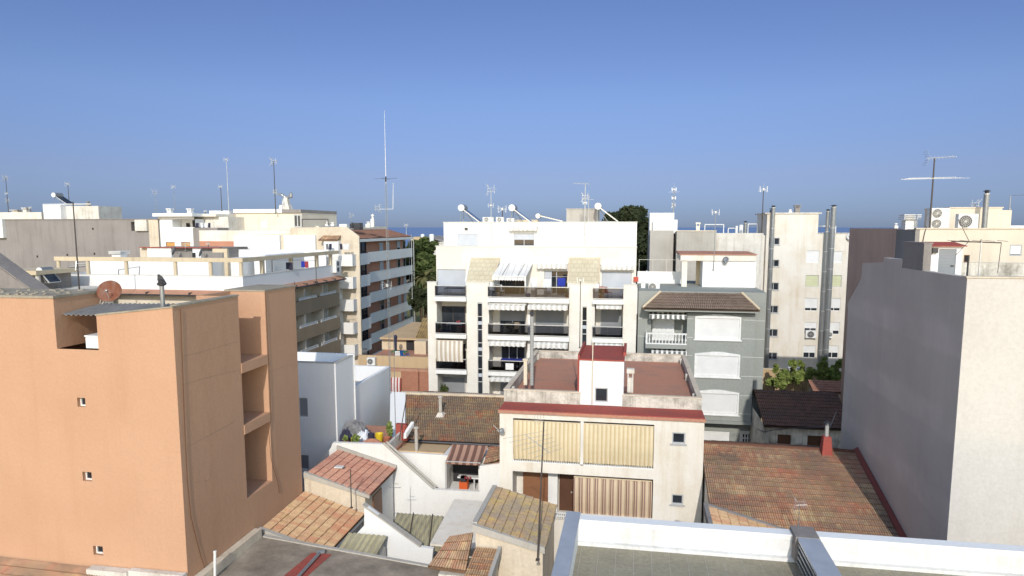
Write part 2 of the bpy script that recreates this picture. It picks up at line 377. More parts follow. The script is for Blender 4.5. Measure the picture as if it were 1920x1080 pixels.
# wall with rectangular openings (u0,u1,v0,v1,depth): real reveals and a back to every opening
def wall(mb, pl, u0, u1, v0, v1, holes=(), back=True):
    if u0 > u1: u0, u1 = u1, u0
    us = sorted({u0,u1}|{min(max(h[i],u0),u1) for h in holes for i in (0,1)})
    vs = sorted({v0,v1}|{min(max(h[i],v0),v1) for h in holes for i in (2,3)})
    def inh(u, v):
        for h in holes:
            if min(h[0],h[1]) < u < max(h[0],h[1]) and h[2] < v < h[3]: return True
        return False
    for i in range(len(us)-1):
        for j in range(len(vs)-1):
            if us[i+1]-us[i] < 1e-6 or vs[j+1]-vs[j] < 1e-6: continue
            if not inh((us[i]+us[i+1])/2, (vs[j]+vs[j+1])/2):
                mb.quad(pl.pt(us[i],vs[j]), pl.pt(us[i+1],vs[j]), pl.pt(us[i+1],vs[j+1]), pl.pt(us[i],vs[j+1]))
    for h in holes:
        a, b = sorted(h[:2]); c, d, e = h[2:5]
        for (p, q) in (((a,c),(b,c)),((b,c),(b,d)),((b,d),(a,d)),((a,d),(a,c))):
            mb.quad(pl.pt(p[0],p[1]), pl.pt(q[0],q[1]), pl.pt(q[0],q[1],-e), pl.pt(p[0],p[1],-e))
        if back: mb.quad(pl.pt(a,c,-e), pl.pt(b,c,-e), pl.pt(b,d,-e), pl.pt(a,d,-e))
    return mb
def body(mb, x0, x1, y0, y1, z0, z1, front=(), right=(), left=(), top=True):
    wall(mb, Pl('F', y0), x0, x1, z0, z1, front)
    wall(mb, Pl('R', x1), y0, y1, z0, z1, right)
    wall(mb, Pl('L', x0), y0, y1, z0, z1, left)
    mb.quad((x0,y1,z0),(x1,y1,z0),(x1,y1,z1),(x0,y1,z1))
    if top: mb.quad((x0,y0,z1),(x1,y0,z1),(x1,y1,z1),(x0,y1,z1))
    return mb
def parapet(mb, x0, x1, y0, y1, z0, z1, t=.2):
    mb.box(x0,x1,y0,y0+t,z0,z1); mb.box(x0,x1,y1-t,y1,z0,z1)
    mb.box(x0,x0+t,y0+t,y1-t,z0,z1); mb.box(x1-t,x1,y0+t,y1-t,z0,z1); return mb
def ring(mb, pl, u0, u1, v0, v1, w0, w1, t):
    mb.pbox(pl,u0,u1,v0,v0+t,w0,w1); mb.pbox(pl,u0,u1,v1-t,v1,w0,w1)
    mb.pbox(pl,u0,u0+t,v0+t,v1-t,w0,w1); mb.pbox(pl,u1-t,u1,v0+t,v1-t,w0,w1); return mb
def window(par, pl, u0, u1, v0, v1, kind='glass', w=-.12, frame='white_frame', mat=None, t=.06, open_=.35, mull=1, sill=False, name='window'):
    """frame + pane and/or roller shutter; w is the outward offset of the window plane"""
    if u0 > u1: u0, u1 = u1, u0
    fr = ring(MB(), pl, u0, u1, v0, v1, w-.03, w+.05, t)
    for k in range(mull):
        c = u0+(u1-u0)*(k+1)/(mull+1); fr.pbox(pl, c-t*.5, c+t*.5, v0+t, v1-t, w-.03, w+.03)
    fo = fr.build(name, frame, par)
    if sill: MB().pbox(pl, u0-.08, u1+.08, v0-.07, v0-.003, w-.03, .06).build('sill', frame, fo)
    if kind in ('glass', 'half'):
        g = MB(); g.pbox(pl, u0+t*.5, u1-t*.5, v0+t*.5, v1-t*.5, w-.02, w-.005); g.build('pane', 'glass', fo)
    if kind in ('shutter', 'half'):
        b = v0+t*.5 if kind == 'shutter' else v0+(v1-v0)*open_
        MB().pbox(pl, u0+t*.6, u1-t*.6, b, v1-t*.6, w+.005, w+.04).build('shutter', mat or 'shutter_white', fo)
    return fo
# ------------------------------------------------------------------ tile roof: barrel columns and stepped courses
def tile_roof(A, B, Cc, D, mat, parent=None, name='tile_roof', tw=.24, rl=.40, hump=.045, step=.035, thick=.14, sub=8, sag=0, ribs=2):
    """A-B eave, D-C ridge"""
    A, B, Cc, D = map(Vector, (A,B,Cc,D))
    nrm = (B-A).cross(D-A).normalized()
    if nrm.z < 0: nrm = -nrm
    nc = max(2, round((B-A).length/tw)); nr = max(2, round((D-A).length/rl))
    mb = MB(); idx = []
    rr = random.Random(int(abs(A.x*100)+abs(A.y*10)))
    cols = nc*sub
    jit = [[rr.uniform(-.012,.012) for _ in range(nc+1)] for _ in range(nr+1)]
    for r in range(nr):
        for e in (0, 1):
            row = []
            t = (r+e)/nr
            for c in range(cols+1):
                u = c/cols
                p = (A.lerp(B,u)).lerp(D.lerp(Cc,u), t)
                ph = (c % sub)/sub
                hh = hump*(abs(math.sin(math.pi*ph*ribs))-.3)+(step if e == 0 else 0)+jit[r][min(c//sub,nc)]
                hh -= sag*math.sin(math.pi*u)*math.sin(math.pi*t)
                mb.v.append(tuple(p+nrm*hh)); i = len(mb.v)-1
                mb.uv[i] = (c/sub*.99999+.00001, r+e*.98+.01); row.append(i)
            idx.append(row)
    for k in range(len(idx)-1):
        for c in range(cols): mb.f.append((idx[k][c], idx[k][c+1], idx[k+1][c+1], idx[k+1][c]))
    o = len(mb.v)
    for p in (A,B,Cc,D): mb.v.append(tuple(p-nrm*.02))
    for p in (A,B,Cc,D): mb.v.append(tuple(p-nrm*thick))
    for i in range(8): mb.uv[o+i] = (.5, .5)
    mb.f += [(o+4,o+5,o+6,o+7),(o,o+1,o+5,o+4),(o+1,o+2,o+6,o+5),(o+2,o+3,o+7,o+6),(o+3,o,o+4,o+7)]
    return mb.build(name, mat, parent, fix=False)
def corrugated(A, B, Cc, D, n, amp, mat, parent=None, name='roof_sheet', thick=.0):
    A, B, Cc, D = map(Vector, (A,B,Cc,D)); nrm = (B-A).cross(D-A).normalized()
    if nrm.z < 0: nrm = -nrm
    mb = MB(); m = n*6
    for lay in (0, -.03):
        for t in (0, 1):
            for i in range(m+1):
                u = i/m; p = A.lerp(B,u) if t == 0 else D.lerp(Cc,u)
                mb.v.append(tuple(p+nrm*(amp*math.sin(2*math.pi*u*n)+lay)))
    k = m+1
    for i in range(m):
        mb.f += [(i,i+1,k+i+1,k+i),(2*k+i,3*k+i,3*k+i+1,2*k+i+1),(i,2*k+i,2*k+i+1,i+1),(k+i,k+i+1,3*k+i+1,3*k+i)]
    return mb.build(name, mat, parent)
# ------------------------------------------------------------------ small rooftop things
G_ANT = 'aerials on the roofs'
def antenna(px, ptop, pbase, Y, kind, label, r=None, mat='rust_mast', side=1, size=1.0, px2=None, X=None, extra=(), lean=0):
    """television aerial: mast up from its footing, aerial head as a part"""
    if X is not None: b = PX(px, pbase, X); t = PX(px, ptop, X)
    else: b = PY(px, pbase, Y); t = PY(px, ptop, Y)
    t.x = b.x+lean; t.y = b.y
    d = b.length
    r = r if r else max(.018, .00042*b.y)
    th = T('aerial_mast' if kind == 'none' else 'television_aerial', label, 'aerial', b, G_ANT)
    m = MB(); m.tube(b, t, r*1.15, r*.8, 6); m.box(b.x-r*2.2,b.x+r*2.2,b.y-r*2.2,b.y+r*2.2,b.z-.02,b.z+.03)
    m.build('mast', mat, th)
    aerial_head(th, t, kind, r, side, size)
    for (k, f, s, sz) in extra: aerial_head(th, b.lerp(t, f), k, r, s, sz)
    return th
def aerial_head(th, t, kind, r, side=1, size=1.0):
    x, y, z = t; e = r*.36; a = MB(); mat = 'light_metal'
    if kind == 'grid':          # short boom with two splayed corner reflectors
        w = .5*size; a.tube((x-side*w*.4,y,z-.1),(x+side*w,y,z-.05), e, e, 5)
        for s in (-1, 1):
            for k in range(4):
                zz = z-.05+s*(.08+.13*k)*size
                a.tube((x-side*(.15+.07*k)*size,y-.32*size,zz),(x-side*(.15+.07*k)*size,y+.32*size,zz), e*.8, e*.8, 4)
            a.tube((x-side*.1*size,y-.3*size,z-.05+s*.06),(x-side*.4*size,y-.3*size,z-.05+s*.5*size), e, e, 4)
            a.tube((x-side*.1*size,y+.3*size,z-.05+s*.06),(x-side*.4*size,y+.3*size,z-.05+s*.5*size), e, e, 4)
        for k in range(5): a.tube((x+side*w*(.05+.2*k),y-.14,z-.1),(x+side*w*(.05+.2*k),y+.14,z+.06), e*.8, e*.8, 4)
        for q in (-.3,.3): a.tube((x+q*size,y,z-.38*size),(x+q*size*.9,y,z+.38*size), e*1.1, e*.9, 4)
        a.tube((x-.34*size,y,z+.1*size),(x+.34*size,y,z+.12*size), e*.9, e*.9, 4)
        a.tube((x-.34*size,y,z-.2*size),(x+.34*size,y,z-.18*size), e*.9, e*.9, 4)
    elif kind == 'yagi':        # long boom with graded crossing rods
        L = 1.5*size; a.tube((x-side*.25*L,y,z),(x+side*.75*L,y+.1*L,z+.06*L), e*1.2, e, 5)
        for k in range(9):
            f = -.22+.95*k/8; h = (.26-.014*k)*size
            p = (x+side*f*L, y+.1*f*L, z+.06*f*L+.02)
            a.tube((p[0]-.05*h,p[1]-h*.6,p[2]-h*.55),(p[0]+.05*h,p[1]+h*.6,p[2]+h*.55), e*.75, e*.75, 4)
        for s in (-1,1):
            for k in range(3): a.tube((x-side*(.25*L+.05*k),y-.3*size,z+s*(.1+.12*k)*size),(x-side*(.25*L+.05*k),y+.3*size,z+s*(.1+.12*k)*size), e*.8, e*.8, 4)
    elif kind == 'vhf':         # wide rods seen almost edge on
        mat = 'light_metal'
        a.tube((x-.25*size,y,z),(x+.6*size,y+.3,z+.05), e*1.2, e, 5)
        for k, w in enumerate((1.5,1.25,1.05)): a.tube((x-w*size,y-.3+.25*k,z-.06+.05*k),(x+w*size,y-.3+.25*k,z-.02+.05*k), e*.8, e*.5, 4)
    elif kind == 'panel':
        rq = random.Random(int(abs(x)*100))
        for s in (-1,1):
            for v in (-1,1): a.tube((x+s*.05,y,z+v*.04),(x+s*(.26+.1*rq.random())*size,y-.15,z+v*(.2+.12*rq.random())*size), e*1.2, e*.8, 4)
            a.tube((x+s*.3*size,y-.15,z-.26*size),(x+s*.33*size,y-.1,z+.28*size), e*1.4, e*1.1, 4)
        a.tube((x-.42*size,y,z+.04),(x+.36*size,y,z-.02), e, e, 4); a.box(x-.06,x+.06,y-.1,y+.04,z-.1*size,z+.1*size)
    elif kind == 'whip':
        a.tube((x,y,z),(x,y,z+.9*size), e*.8, e*.5, 5); a.tube((x-.6*size,y,z-.1),(x+.6*size,y,z-.1), e*.7, e*.7, 4)
    elif kind == 'boom':        # single dark arm
        mat = 'rust_mast'; a.tube((x-.05,y,z),(x+side*.9*size,y,z+.06), e, e, 4)
        for k in range(4): a.tube((x+side*(.25+.2*k)*size,y-.12,z+.02),(x+side*(.25+.2*k)*size,y+.12,z+.04), e*.7, e*.7, 4)
    else: return
    a.build('aerial', mat, th)
G_SOL = 'solar water heaters on the roofs'
def solar_heater(px, ptank, pxe, pyb, Y, label, rad_=.30, length=1.3, dy=.6):
    """tank on a stand, flat collector sloping down to the right; seen end on"""
    t = PY(px, ptank, Y); e = PY(pxe, pyb, Y); zb = e.z-.05
    th = T('solar_water_heater', label, 'water heater', (t.x,Y,zb), G_SOL)
    MB().lathe((t.x,Y-length/2,t.z), [(rad_*.75,0),(rad_,.05),(rad_,length-.05),(rad_*.75,length)], (0,1,0), 18).build('tank', 'grey_metal', th)
    MB().lathe((t.x,Y-length/2-.02,t.z), [(rad_*.2,-.02),(rad_*.98,0),(rad_*.98,.07)], (0,1,0), 18).build('tank_end', 'white_plastic', th)
    d = (e-t).normalized(); n = Vector((d.z,0,-d.x)) if d.x < 0 else Vector((-d.z,0,d.x))
    a = t+d*rad_*.9+n*(-.05); b = e
    q = MB()
    q.hexa([(a.x,Y-length/2,a.z),(a.x,Y+length/2,a.z),(b.x,Y+length/2,b.z),(b.x,Y-length/2,b.z),
            tuple(Vector((a.x,Y-length/2,a.z))+n*.09),tuple(Vector((a.x,Y+length/2,a.z))+n*.09),tuple(Vector((b.x,Y+length/2,b.z))+n*.09),tuple(Vector((b.x,Y-length/2,b.z))+n*.09)])
    q.build('collector_frame', 'light_metal', th)
    q = MB(); n2 = n*.1
    aa = a.lerp(b,.04); bb = a.lerp(b,.96)
    q.quad((aa.x+n2.x,Y-length/2+.06,aa.z+n2.z),(aa.x+n2.x,Y+length/2-.06,aa.z+n2.z),(bb.x+n2.x,Y+length/2-.06,bb.z+n2.z),(bb.x+n2.x,Y-length/2+.06,bb.z+n2.z)); q.build('collector', 'panel', th)
    mid = a.lerp(b,.45)
    for yy in (Y-length*.4, Y+length*.4):
        s = MB()
        s.tube((t.x-.05,yy,t.z-rad_*.8),(t.x-.1,yy,zb), .035, .035, 5); s.tube((t.x-.1,yy,zb+.1),(b.x,yy,zb+.06), .03, .03, 5)
        s.tube((t.x+.1,yy,t.z-rad_*.8),(mid.x,yy,zb+.05), .03, .03, 5)
        s.build('stand', 'grey_metal', th)
    return th
G_AC = 'air conditioner units outdoors'
def ac_unit(pl, px0, py0, px1, py1, label, depth=.35, fans=1, fx=.36, legs=True, mark=False):
    u0,u1,v0,v1 = pl.rect(px0,py0,px1,py1); 
    if u0 > u1: u0,u1 = u1,u0
    p = pl.pt((u0+u1)/2, v0, -depth/2)
    th = T('air_conditioner', label, 'air conditioner', p, G_AC)
    MB().pbox(pl, u0,u1,v0+(.06 if legs else 0),v1,-depth,0).build('casing', 'white_plastic', th)
    h = (v1-v0-.06)/fans; w = u1-u0; r = min(h*.42, w*.34)
    for k in range(fans):
        c = pl.pt(u0+w*fx, v0+.06+h*(k+.5), .005); ax = Vector(pl.pt(0,0,1))-Vector(pl.pt(0,0,0))
        f = MB().lathe(c, [(r,0),(r,.03)], ax, 20).build('fan', 'dark_metal', th)
        g = MB()
        for q in (.95,.7,.45,.2):
            pts = []
            for i in range(17):
                t = 2*math.pi*i/16; uu = u0+w*fx+r*q*math.cos(t); vv = v0+.06+h*(k+.5)+r*q*math.sin(t); pts.append(pl.pt(uu,vv,.045))
            g.path(pts, .009, 4)
        for i in range(8):
            t = math.pi*i/8; cu = u0+w*fx; cv = v0+.06+h*(k+.5)
            g.tube(pl.pt(cu-r*math.cos(t),cv-r*math.sin(t),.045), pl.pt(cu+r*math.cos(t),cv+r*math.sin(t),.045), .007, .007, 4)
        g.build('fan_grille', 'light_metal', f)
    if mark: MB().pbox(pl, u0+w*.80,u1-w*.06,v1-h*.30,v1-h*.25,0,.006).build('maker_mark', 'teal', th)
    b = MB()
    for uu in (u0+.08, u1-.13): b.pbox(pl, uu,uu+.05,v0,v0+.06,-depth-.05,.03)
    b.build('bracket', 'grey_metal', th)
    return th
def flue(px, ptop, pbase, Y, r, label, mat='flue_smooth', cap=True, bands=True, X=None):
    b = PY(px, pbase, Y) if X is None else PX(px, pbase, X); t = PY(px, ptop, Y) if X is None else PX(px, ptop, X)
    th = T('flue_pipe', label, 'flue', b, 'flue pipes')
    MB().tube((b.x,b.y,b.z),(b.x,b.y,t.z), r, r, 16).build('pipe', mat, th, smooth=False)
    if bands:
        n = max(1, int((t.z-b.z)/2.2)); m = MB()
        for k in range(n+1): m.lathe((b.x,b.y,b.z+(t.z-b.z)*k/(n+.0001)-.06), [(r*1.06,0),(r*1.06,.07)], n=16)
        m.build('band', 'light_metal', th)
    if cap:
        MB().lathe((b.x,b.y,t.z-.02), [(r*.7,0),(r*.7,.14),(r*1.35,.16),(r*1.2,.2),(r*.1,.26)]).build('cap', 'dark_metal', th)
    return th
def chimney(px0, px1, ptop, pbase, Y, label, mat='white_old', depth=None, cowl='slab', group='chimneys on the roofs'):
    a = PY(px0,pbase,Y); b = PY(px1,pbase,Y); zt = PY((px0+px1)/2,ptop,Y).z
    w = b.x-a.x; dp = depth or w
    th = T('chimney', label, 'chimney', ((a.x+b.x)/2, Y+dp/2, a.z), group)
    h = zt-a.z
    st = MB(); st.box(a.x,b.x,Y,Y+dp,a.z,a.z+h*(.62 if cowl else 1)); st.build('stack', mat, th)
    if cowl == 'slab':
        c = MB(); z = a.z+h*.62
        for (x, y) in ((a.x,Y),(b.x-w*.2,Y),(a.x,Y+dp*.8),(b.x-w*.2,Y+dp*.8)): c.box(x,x+w*.2,y,y+dp*.2,z,z+h*.2)
        c.box(a.x-w*.15,b.x+w*.15,Y-dp*.15,Y+dp*1.15,z+h*.2,zt); c.build('cowl', mat, th)
    elif cowl == 'louvre':
        c = MB(); z = a.z+h*.62; s = h*.38/3
        for k in range(3): c.box(a.x-w*.2,b.x+w*.2,Y-dp*.2,Y+dp*1.2,z+s*k+s*.45,z+s*k+s*.95)
        c.box(a.x+w*.2,b.x-w*.2,Y+dp*.2,Y+dp*.8,z,zt-.02); c.build('cowl', mat, th)
    elif cowl == 'pot':
        cx = (a.x+b.x)/2; cy = Y+dp/2; z = a.z+h*.62
        MB().lathe((cx,cy,z), [(w*.35,0),(w*.3,h*.2),(w*.5,h*.22),(w*.45,h*.3),(w*.1,h*.38)]).build('cowl', mat, th)
    return th
def dish(c, r, aim, label, mat='white_plastic', stand=None, group='satellite dishes'):
    c = Vector(c); aim = Vector(aim).normalized()
    b = Vector(stand) if stand else c-Vector((0,0,r*1.3))
    th = T('satellite_dish', label, 'satellite dish', b, group)
    prof = [(r*.02,-r*.22)]+[(r*k/6, -r*.22+r*.22*(k/6)**2) for k in range(1,7)]+[(r,.02),(r*.6,-r*.16),(r*.05,-r*.27)]
    x = aim.orthogonal()
    MB().lathe(c, prof, aim, 24).build('reflector', mat, th, smooth=True)
    arm = MB(); arm.tube(c-aim*r*.25, b, .03, .03, 6)
    low = c-Vector((0,0,r*.9))
    arm.tube(low-aim*.05, c+aim*r*.9-Vector((0,0,r*.25)), .016, .016, 5)
    side = aim.cross(Vector((0,0,1))).normalized()
    arm.tube(b, b+side*.5-Vector((0,0,.0))+Vector((0,0,.35)), .02, .02, 5); arm.tube(b, c-aim*r*.2+side*.3, .02, .02, 5)
    arm.build('mount', 'light_metal', th)
    MB().lathe(c+aim*r*.9-Vector((0,0,r*.25)), [(.03,0),(.045,.03),(.04,.12)], -aim, 8).build('receiver_head', 'grey_metal', th)
    return th
def chair(p, rz, mat, label, group='chairs on the balconies', back=.42):
    th = T('chair', label, 'chair', p, group); x,y,z = p; c, s = math.cos(rz), math.sin(rz)
    def q(a, b, h): return (x+a*c-b*s, y+a*s+b*c, z+h)
    st = MB(); st.hexa([q(-.22,-.22,.42),q(.22,-.22,.42),q(.22,.22,.42),q(-.22,.22,.42),q(-.22,-.22,.46),q(.22,-.22,.46),q(.22,.22,.46),q(-.22,.22,.46)]); st.build('seat', mat, th)
    b = MB()
    for k in range(4):
        a0 = -.2+.11*k; b.hexa([q(a0,.2,.46),q(a0+.07,.2,.46),q(a0+.07,.24,.46),q(a0,.24,.46),q(a0,.27,.46+back),q(a0+.07,.27,.46+back),q(a0+.07,.31,.46+back),q(a0,.31,.46+back)])
    b.hexa([q(-.22,.26,.40+back),q(.22,.26,.40+back),q(.22,.32,.40+back),q(-.22,.32,.40+back),q(-.22,.26,.48+back),q(.22,.26,.48+back),q(.22,.32,.48+back),q(-.22,.32,.48+back)])
    b.build('backrest', mat, th)
    for (a, d) in ((-.2,-.2),(.2,-.2),(.2,.2),(-.2,.2)): MB().tube(q(a,d,.42), q(a*1.1,d*1.1,0), .022, .02, 5).build('leg', mat, th)
    return th
def table(p, w, d, h, mat, label, leg='grey_metal', cloth=None):
    th = T('table', label, 'table', p, 'tables on the balconies and terraces'); x,y,z = p
    MB().box(x-w/2,x+w/2,y-d/2,y+d/2,z+h-.04,z+h).build('tabletop', mat, th)
    for (a, b) in ((-1,-1),(1,-1),(1,1),(-1,1)): MB().tube((x+a*(w/2-.05),y+b*(d/2-.05),z+h-.04),(x+a*(w/2-.05),y+b*(d/2-.05),z), .025, .02, 5).build('leg', leg, th)
    return th
def hung(pl, px0, py0, px1, py1, w, mat, label, name='towel', group='laundry hung out'):
    u0,u1,v0,v1 = pl.rect(px0,py0,px1,py1); m = MB(); n = 12
    rr = random.Random(int(px0*7+py0)); ph = rr.uniform(0,6)
    for j in range(5):
        v = v1-(v1-v0)*j/4
        for i in range(n+1):
            u = u0+(u1-u0)*i/n
            m.v.append(pl.pt(u+.02*math.sin(j+ph), v+(.03*math.sin(2*math.pi*i/n+ph) if j == 4 else 0), w+.035*math.sin(i*1.3+ph)*(.3+j/4)))
    for j in range(4):
        for i in range(n): a = j*(n+1)+i; m.f.append((a,a+1,a+n+2,a+n+1))
    k = len(m.v); m.v += [(a,b+.012,c) for a,b,c in m.v[:k]]
    m.f += [tuple(i+k for i in f)[::-1] for f in m.f[:]]
    return m.thing(name, mat, label, 'laundry', group)
def leaf_blob(mb, c, r, n, size, rr, shell=.55):
    for _ in range(n):
        while True:
            d = Vector((rr.gauss(0,1), rr.gauss(0,1), rr.gauss(0,1)))
            if d.length > .01: break
        d.normalize(); k = (shell+(1-shell)*rr.random())
        p = Vector(c)+Vector((d.x*r[0], d.y*r[1], d.z*r[2]))*k
        a = Vector((rr.gauss(0,1), rr.gauss(0,1), rr.gauss(0,1))).normalized(); b = a.orthogonal().normalized()
        s = size*rr.uniform(.5,1.3)
        mb.quad(p-a*s, p+b*s*.55, p+a*s, p-b*s*.55)
def tree(base, top, blobs, label, mat='tree_dark', n=900, size=.35, cat='tree', name='tree', group='trees among the houses', trunk_r=.3, bark='bark', limbs=True, seed=1):
    """blobs: (x,y,z,rx,ry,rz) clumps; many leaf faces through each"""
    rr = random.Random(seed); th = T(name, label, cat, base, group); b = Vector(base)
    tr = MB(); tp = Vector((base[0]+rr.uniform(-.3,.3), base[1], base[2]+(top-base[2])*.45)); tr.tube(b, tp, trunk_r, trunk_r*.6, 8)
    for (x,y,z,rx,ry,rz) in blobs:
        if limbs: tr.tube(tp-Vector((0,0,(top-base[2])*.06*rr.random())), (x,y,z-rz*.2), trunk_r*.4, trunk_r*.1, 6)
    tr.build('trunk', bark, th)
    cr = MB()
    for (x,y,z,rx,ry,rz) in blobs:
        m = max(3, int(3+rx))
        for _ in range(m*2):
            d = Vector((rr.gauss(0,1),rr.gauss(0,1),rr.gauss(0,1))).normalized()*rr.uniform(.35,.85)
            q = (x+d.x*rx, y+d.y*ry, z+d.z*rz); f = rr.uniform(.28,.5)
            leaf_blob(cr, q, (rx*f,ry*f,rz*f), n//(m*2), size, rr, .25)
    cr.build('crown', mat, th, fix=False)
    return th
# ------------------------------------------------------------------ camera, light, setting
sc = bpy.context.scene
cam = bpy.data.cameras.new('camera'); co = bpy.data.objects.new('camera', cam); C.objects.link(co)
co.location = (0,0,H); co.rotation_euler = (math.pi/2-TH, 0, YW)
cam.sensor_width = 36; cam.lens = F0/1920*36; cam.shift_y = (CY-540)/1920; cam.clip_end = 90000; cam.clip_start = .5
sc.camera = co
SE, SA = rad(29.5), rad(7)       # sun height, sun to the right of straight behind
sd = bpy.data.lights.new('sun', 'SUN'); sd.energy = 2.25; sd.angle = rad(.53); sd.color = (1,.945,.86)
so = bpy.data.objects.new('sun', sd); C.objects.link(so); so.location = (10,-40,60)
so.rotation_euler = Vector((-math.sin(SA)*math.cos(SE), math.cos(SA)*math.cos(SE), -math.sin(SE))).to_track_quat('-Z','Y').to_euler()
w = bpy.data.worlds.new('World'); sc.world = w; w.use_nodes = True
nt = w.node_tree; bg = nt.nodes['Background']
sk = nt.nodes.new('ShaderNodeTexSky'); sk.sky_type = 'NISHITA'; sk.sun_disc = False
sk.sun_elevation = SE; sk.sun_rotation = math.pi-SA; sk.altitude = 20; sk.air_density = 1.0; sk.dust_density = .35; sk.ozone_density = 3.2
# coastal haze tints the sky away from the sun: a multiplier by height above the horizon on the Nishita sky; the sunward side is boosted instead, as added fill
def wn(t, **k):
    n = nt.nodes.new(t)
    for a_, v_ in k.items(): setattr(n, a_, v_)
    return n
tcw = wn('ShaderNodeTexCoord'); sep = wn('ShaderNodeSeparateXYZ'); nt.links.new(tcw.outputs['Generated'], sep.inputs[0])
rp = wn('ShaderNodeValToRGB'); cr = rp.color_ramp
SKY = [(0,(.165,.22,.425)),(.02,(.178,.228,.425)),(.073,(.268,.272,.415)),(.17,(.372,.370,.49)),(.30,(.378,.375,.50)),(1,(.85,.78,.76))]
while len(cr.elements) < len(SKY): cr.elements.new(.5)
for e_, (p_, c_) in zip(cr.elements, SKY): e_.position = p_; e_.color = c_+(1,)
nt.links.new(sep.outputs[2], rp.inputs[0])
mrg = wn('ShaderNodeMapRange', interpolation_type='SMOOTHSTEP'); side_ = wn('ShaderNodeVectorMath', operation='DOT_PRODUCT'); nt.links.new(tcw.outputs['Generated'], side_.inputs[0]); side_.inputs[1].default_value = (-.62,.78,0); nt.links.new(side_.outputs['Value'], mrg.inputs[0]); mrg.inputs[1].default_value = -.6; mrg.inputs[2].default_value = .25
tint = wn('ShaderNodeMix', data_type='RGBA'); nt.links.new(mrg.outputs[0], tint.inputs[0]); tint.inputs[6].default_value = (1.78,1.55,1.24,1); nt.links.new(rp.outputs[0], tint.inputs[7])  # extra warm sky behind and to the right, added to brighten shaded walls
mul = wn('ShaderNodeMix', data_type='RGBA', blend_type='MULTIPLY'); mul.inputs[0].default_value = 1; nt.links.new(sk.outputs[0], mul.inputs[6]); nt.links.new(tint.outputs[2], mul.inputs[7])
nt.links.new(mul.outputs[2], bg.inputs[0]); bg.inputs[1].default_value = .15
sc.view_settings.view_transform = 'Standard'; sc.view_settings.look = 'None'; sc.view_settings.exposure = .4; sc.view_settings.gamma = 1
g = MB(); g.box(-420,420,-60,620,-1,0); structure(g, 'ground', 'earth')
g = MB(); g.box(-60000,60000,620.5,80000,-13,-12); structure(g, 'sea', 'sea')
g = MB(); g.box(-34.6,30,44.6,51.4,0,.004); structure(g, 'street', 'asphalt')
g = MB(); g.box(-20,34,51.4,52.4,.0,.14); structure(g, 'pavement', 'concrete')
g = MB(); g.box(-60,-14,80,210,0,.06); structure(g, 'grass_ground', 'grass')
# ================================================================== A orange block
YA = 22.5
FA = Pl('F', YA)
XA, ztA = FA.uv(323, 577); RA = Pl('R', XA)
yfarA = PX(553, 540, XA).y; yn0 = PX(446, 556, XA).y; yn1 = PX(496, 549, XA).y
zb = PX(470, 930, XA).z
n0, n1, nz0, _ = FA.rect(105, 600, 183, 655)
zL = FA.uv(60, 559)[1]; zR0 = FA.uv(183, 592)[1]
A = T('apartment_block', 'orange rendered block with a blank sunny wall and an open stair shaft in its side', 'building', (XA-6, YA+4, 0))
m = MB(); wins = [FA.rect(*q) for q in ((145,746,160,763),(155,885,172,902),(175,1024,193,1041))]
hol = [(a,b,c,d,.28) for a,b,c,d in wins]
yl = PX(195,546,n0).y; zlow = nz0
wall(m, FA, -32, n0, 0, zL, [h for h in hol if h[1] < n0])
wall(m, FA, n0, n1, 0, nz0, [h for h in hol if h[0] > n0 and h[1] < n1])
wall(m, FA, n1, XA, 0, zR0, [h for h in hol if h[0] > n1])
m.quad((n1,YA,zR0),(XA,YA,zR0),(XA,YA,ztA),(n1,YA,zR0+.001))
t_ = .3; XN = XA-1.7
# left block, cut out terrace, thin parapets round the lower inner roof
wall(m, Pl('R', n0), YA, yl, nz0, zL); m.quad((-32,yl,nz0-2),(n0,yl,nz0-2),(n0,yl,zL),(-32,yl,zL))
m.quad((n0,YA,nz0),(n1,YA,nz0),(n1,yfarA,nz0-2.2),(n0,yfarA,nz0-2.2)); m.quad((-32,yfarA,0),(XA,yfarA,0),(XA,yfarA,nz0-2.2),(-32,yfarA,nz0-2.2))
m.quad((n1,YA,nz0),(n1,YA+t_,nz0),(n1,YA+t_,zR0),(n1,YA,zR0)); m.quad((n1,YA+t_,nz0),(XA-t_,YA+t_,nz0),(XA-t_,YA+t_,ztA),(n1,YA+t_,zR0))
m.quad((XA-t_,YA+t_,nz0-2),(XA-t_,yn0,nz0-2),(XA-t_,yn0,ztA),(XA-t_,YA+t_,ztA))
def side(ya, yb, xb, z0, z1): m.quad((xb,ya,z0),(xb,yb,z0),(xb,yb,z1),(xb,ya,z1))
side(YA, yn0, XA, 0, ztA); side(yn1, yfarA, XA, 0, ztA); side(yn0, yn1, XA, 0, zb); side(yn0, yn1, XN, zb, ztA)
side(yn0, yn1, XN-.25, nz0-2, ztA); m.quad((XN-.25,yn0,ztA),(XN,yn0,ztA),(XN,yn1,ztA),(XN-.25,yn1,ztA))
m.quad((XN,yn0,zb),(XA,yn0,zb),(XA,yn1,zb),(XN,yn1,zb))
for y in (yn0, yn1): m.quad((XN-.25,y,zb),(XA,y,zb),(XA,y,ztA),(XN-.25,y,ztA))
side(yn1, yfarA, XN-.25, nz0-2.3, ztA); m.quad((XN-.25,yfarA,nz0-2.3),(XA,yfarA,nz0-2.3),(XA,yfarA,ztA),(XN-.25,yfarA,ztA)); m.quad((XN-.25,yn1,ztA),(XA,yn1,ztA),(XA,yfarA,ztA),(XN-.25,yfarA,ztA))
m.build('wall', 'orange', A)
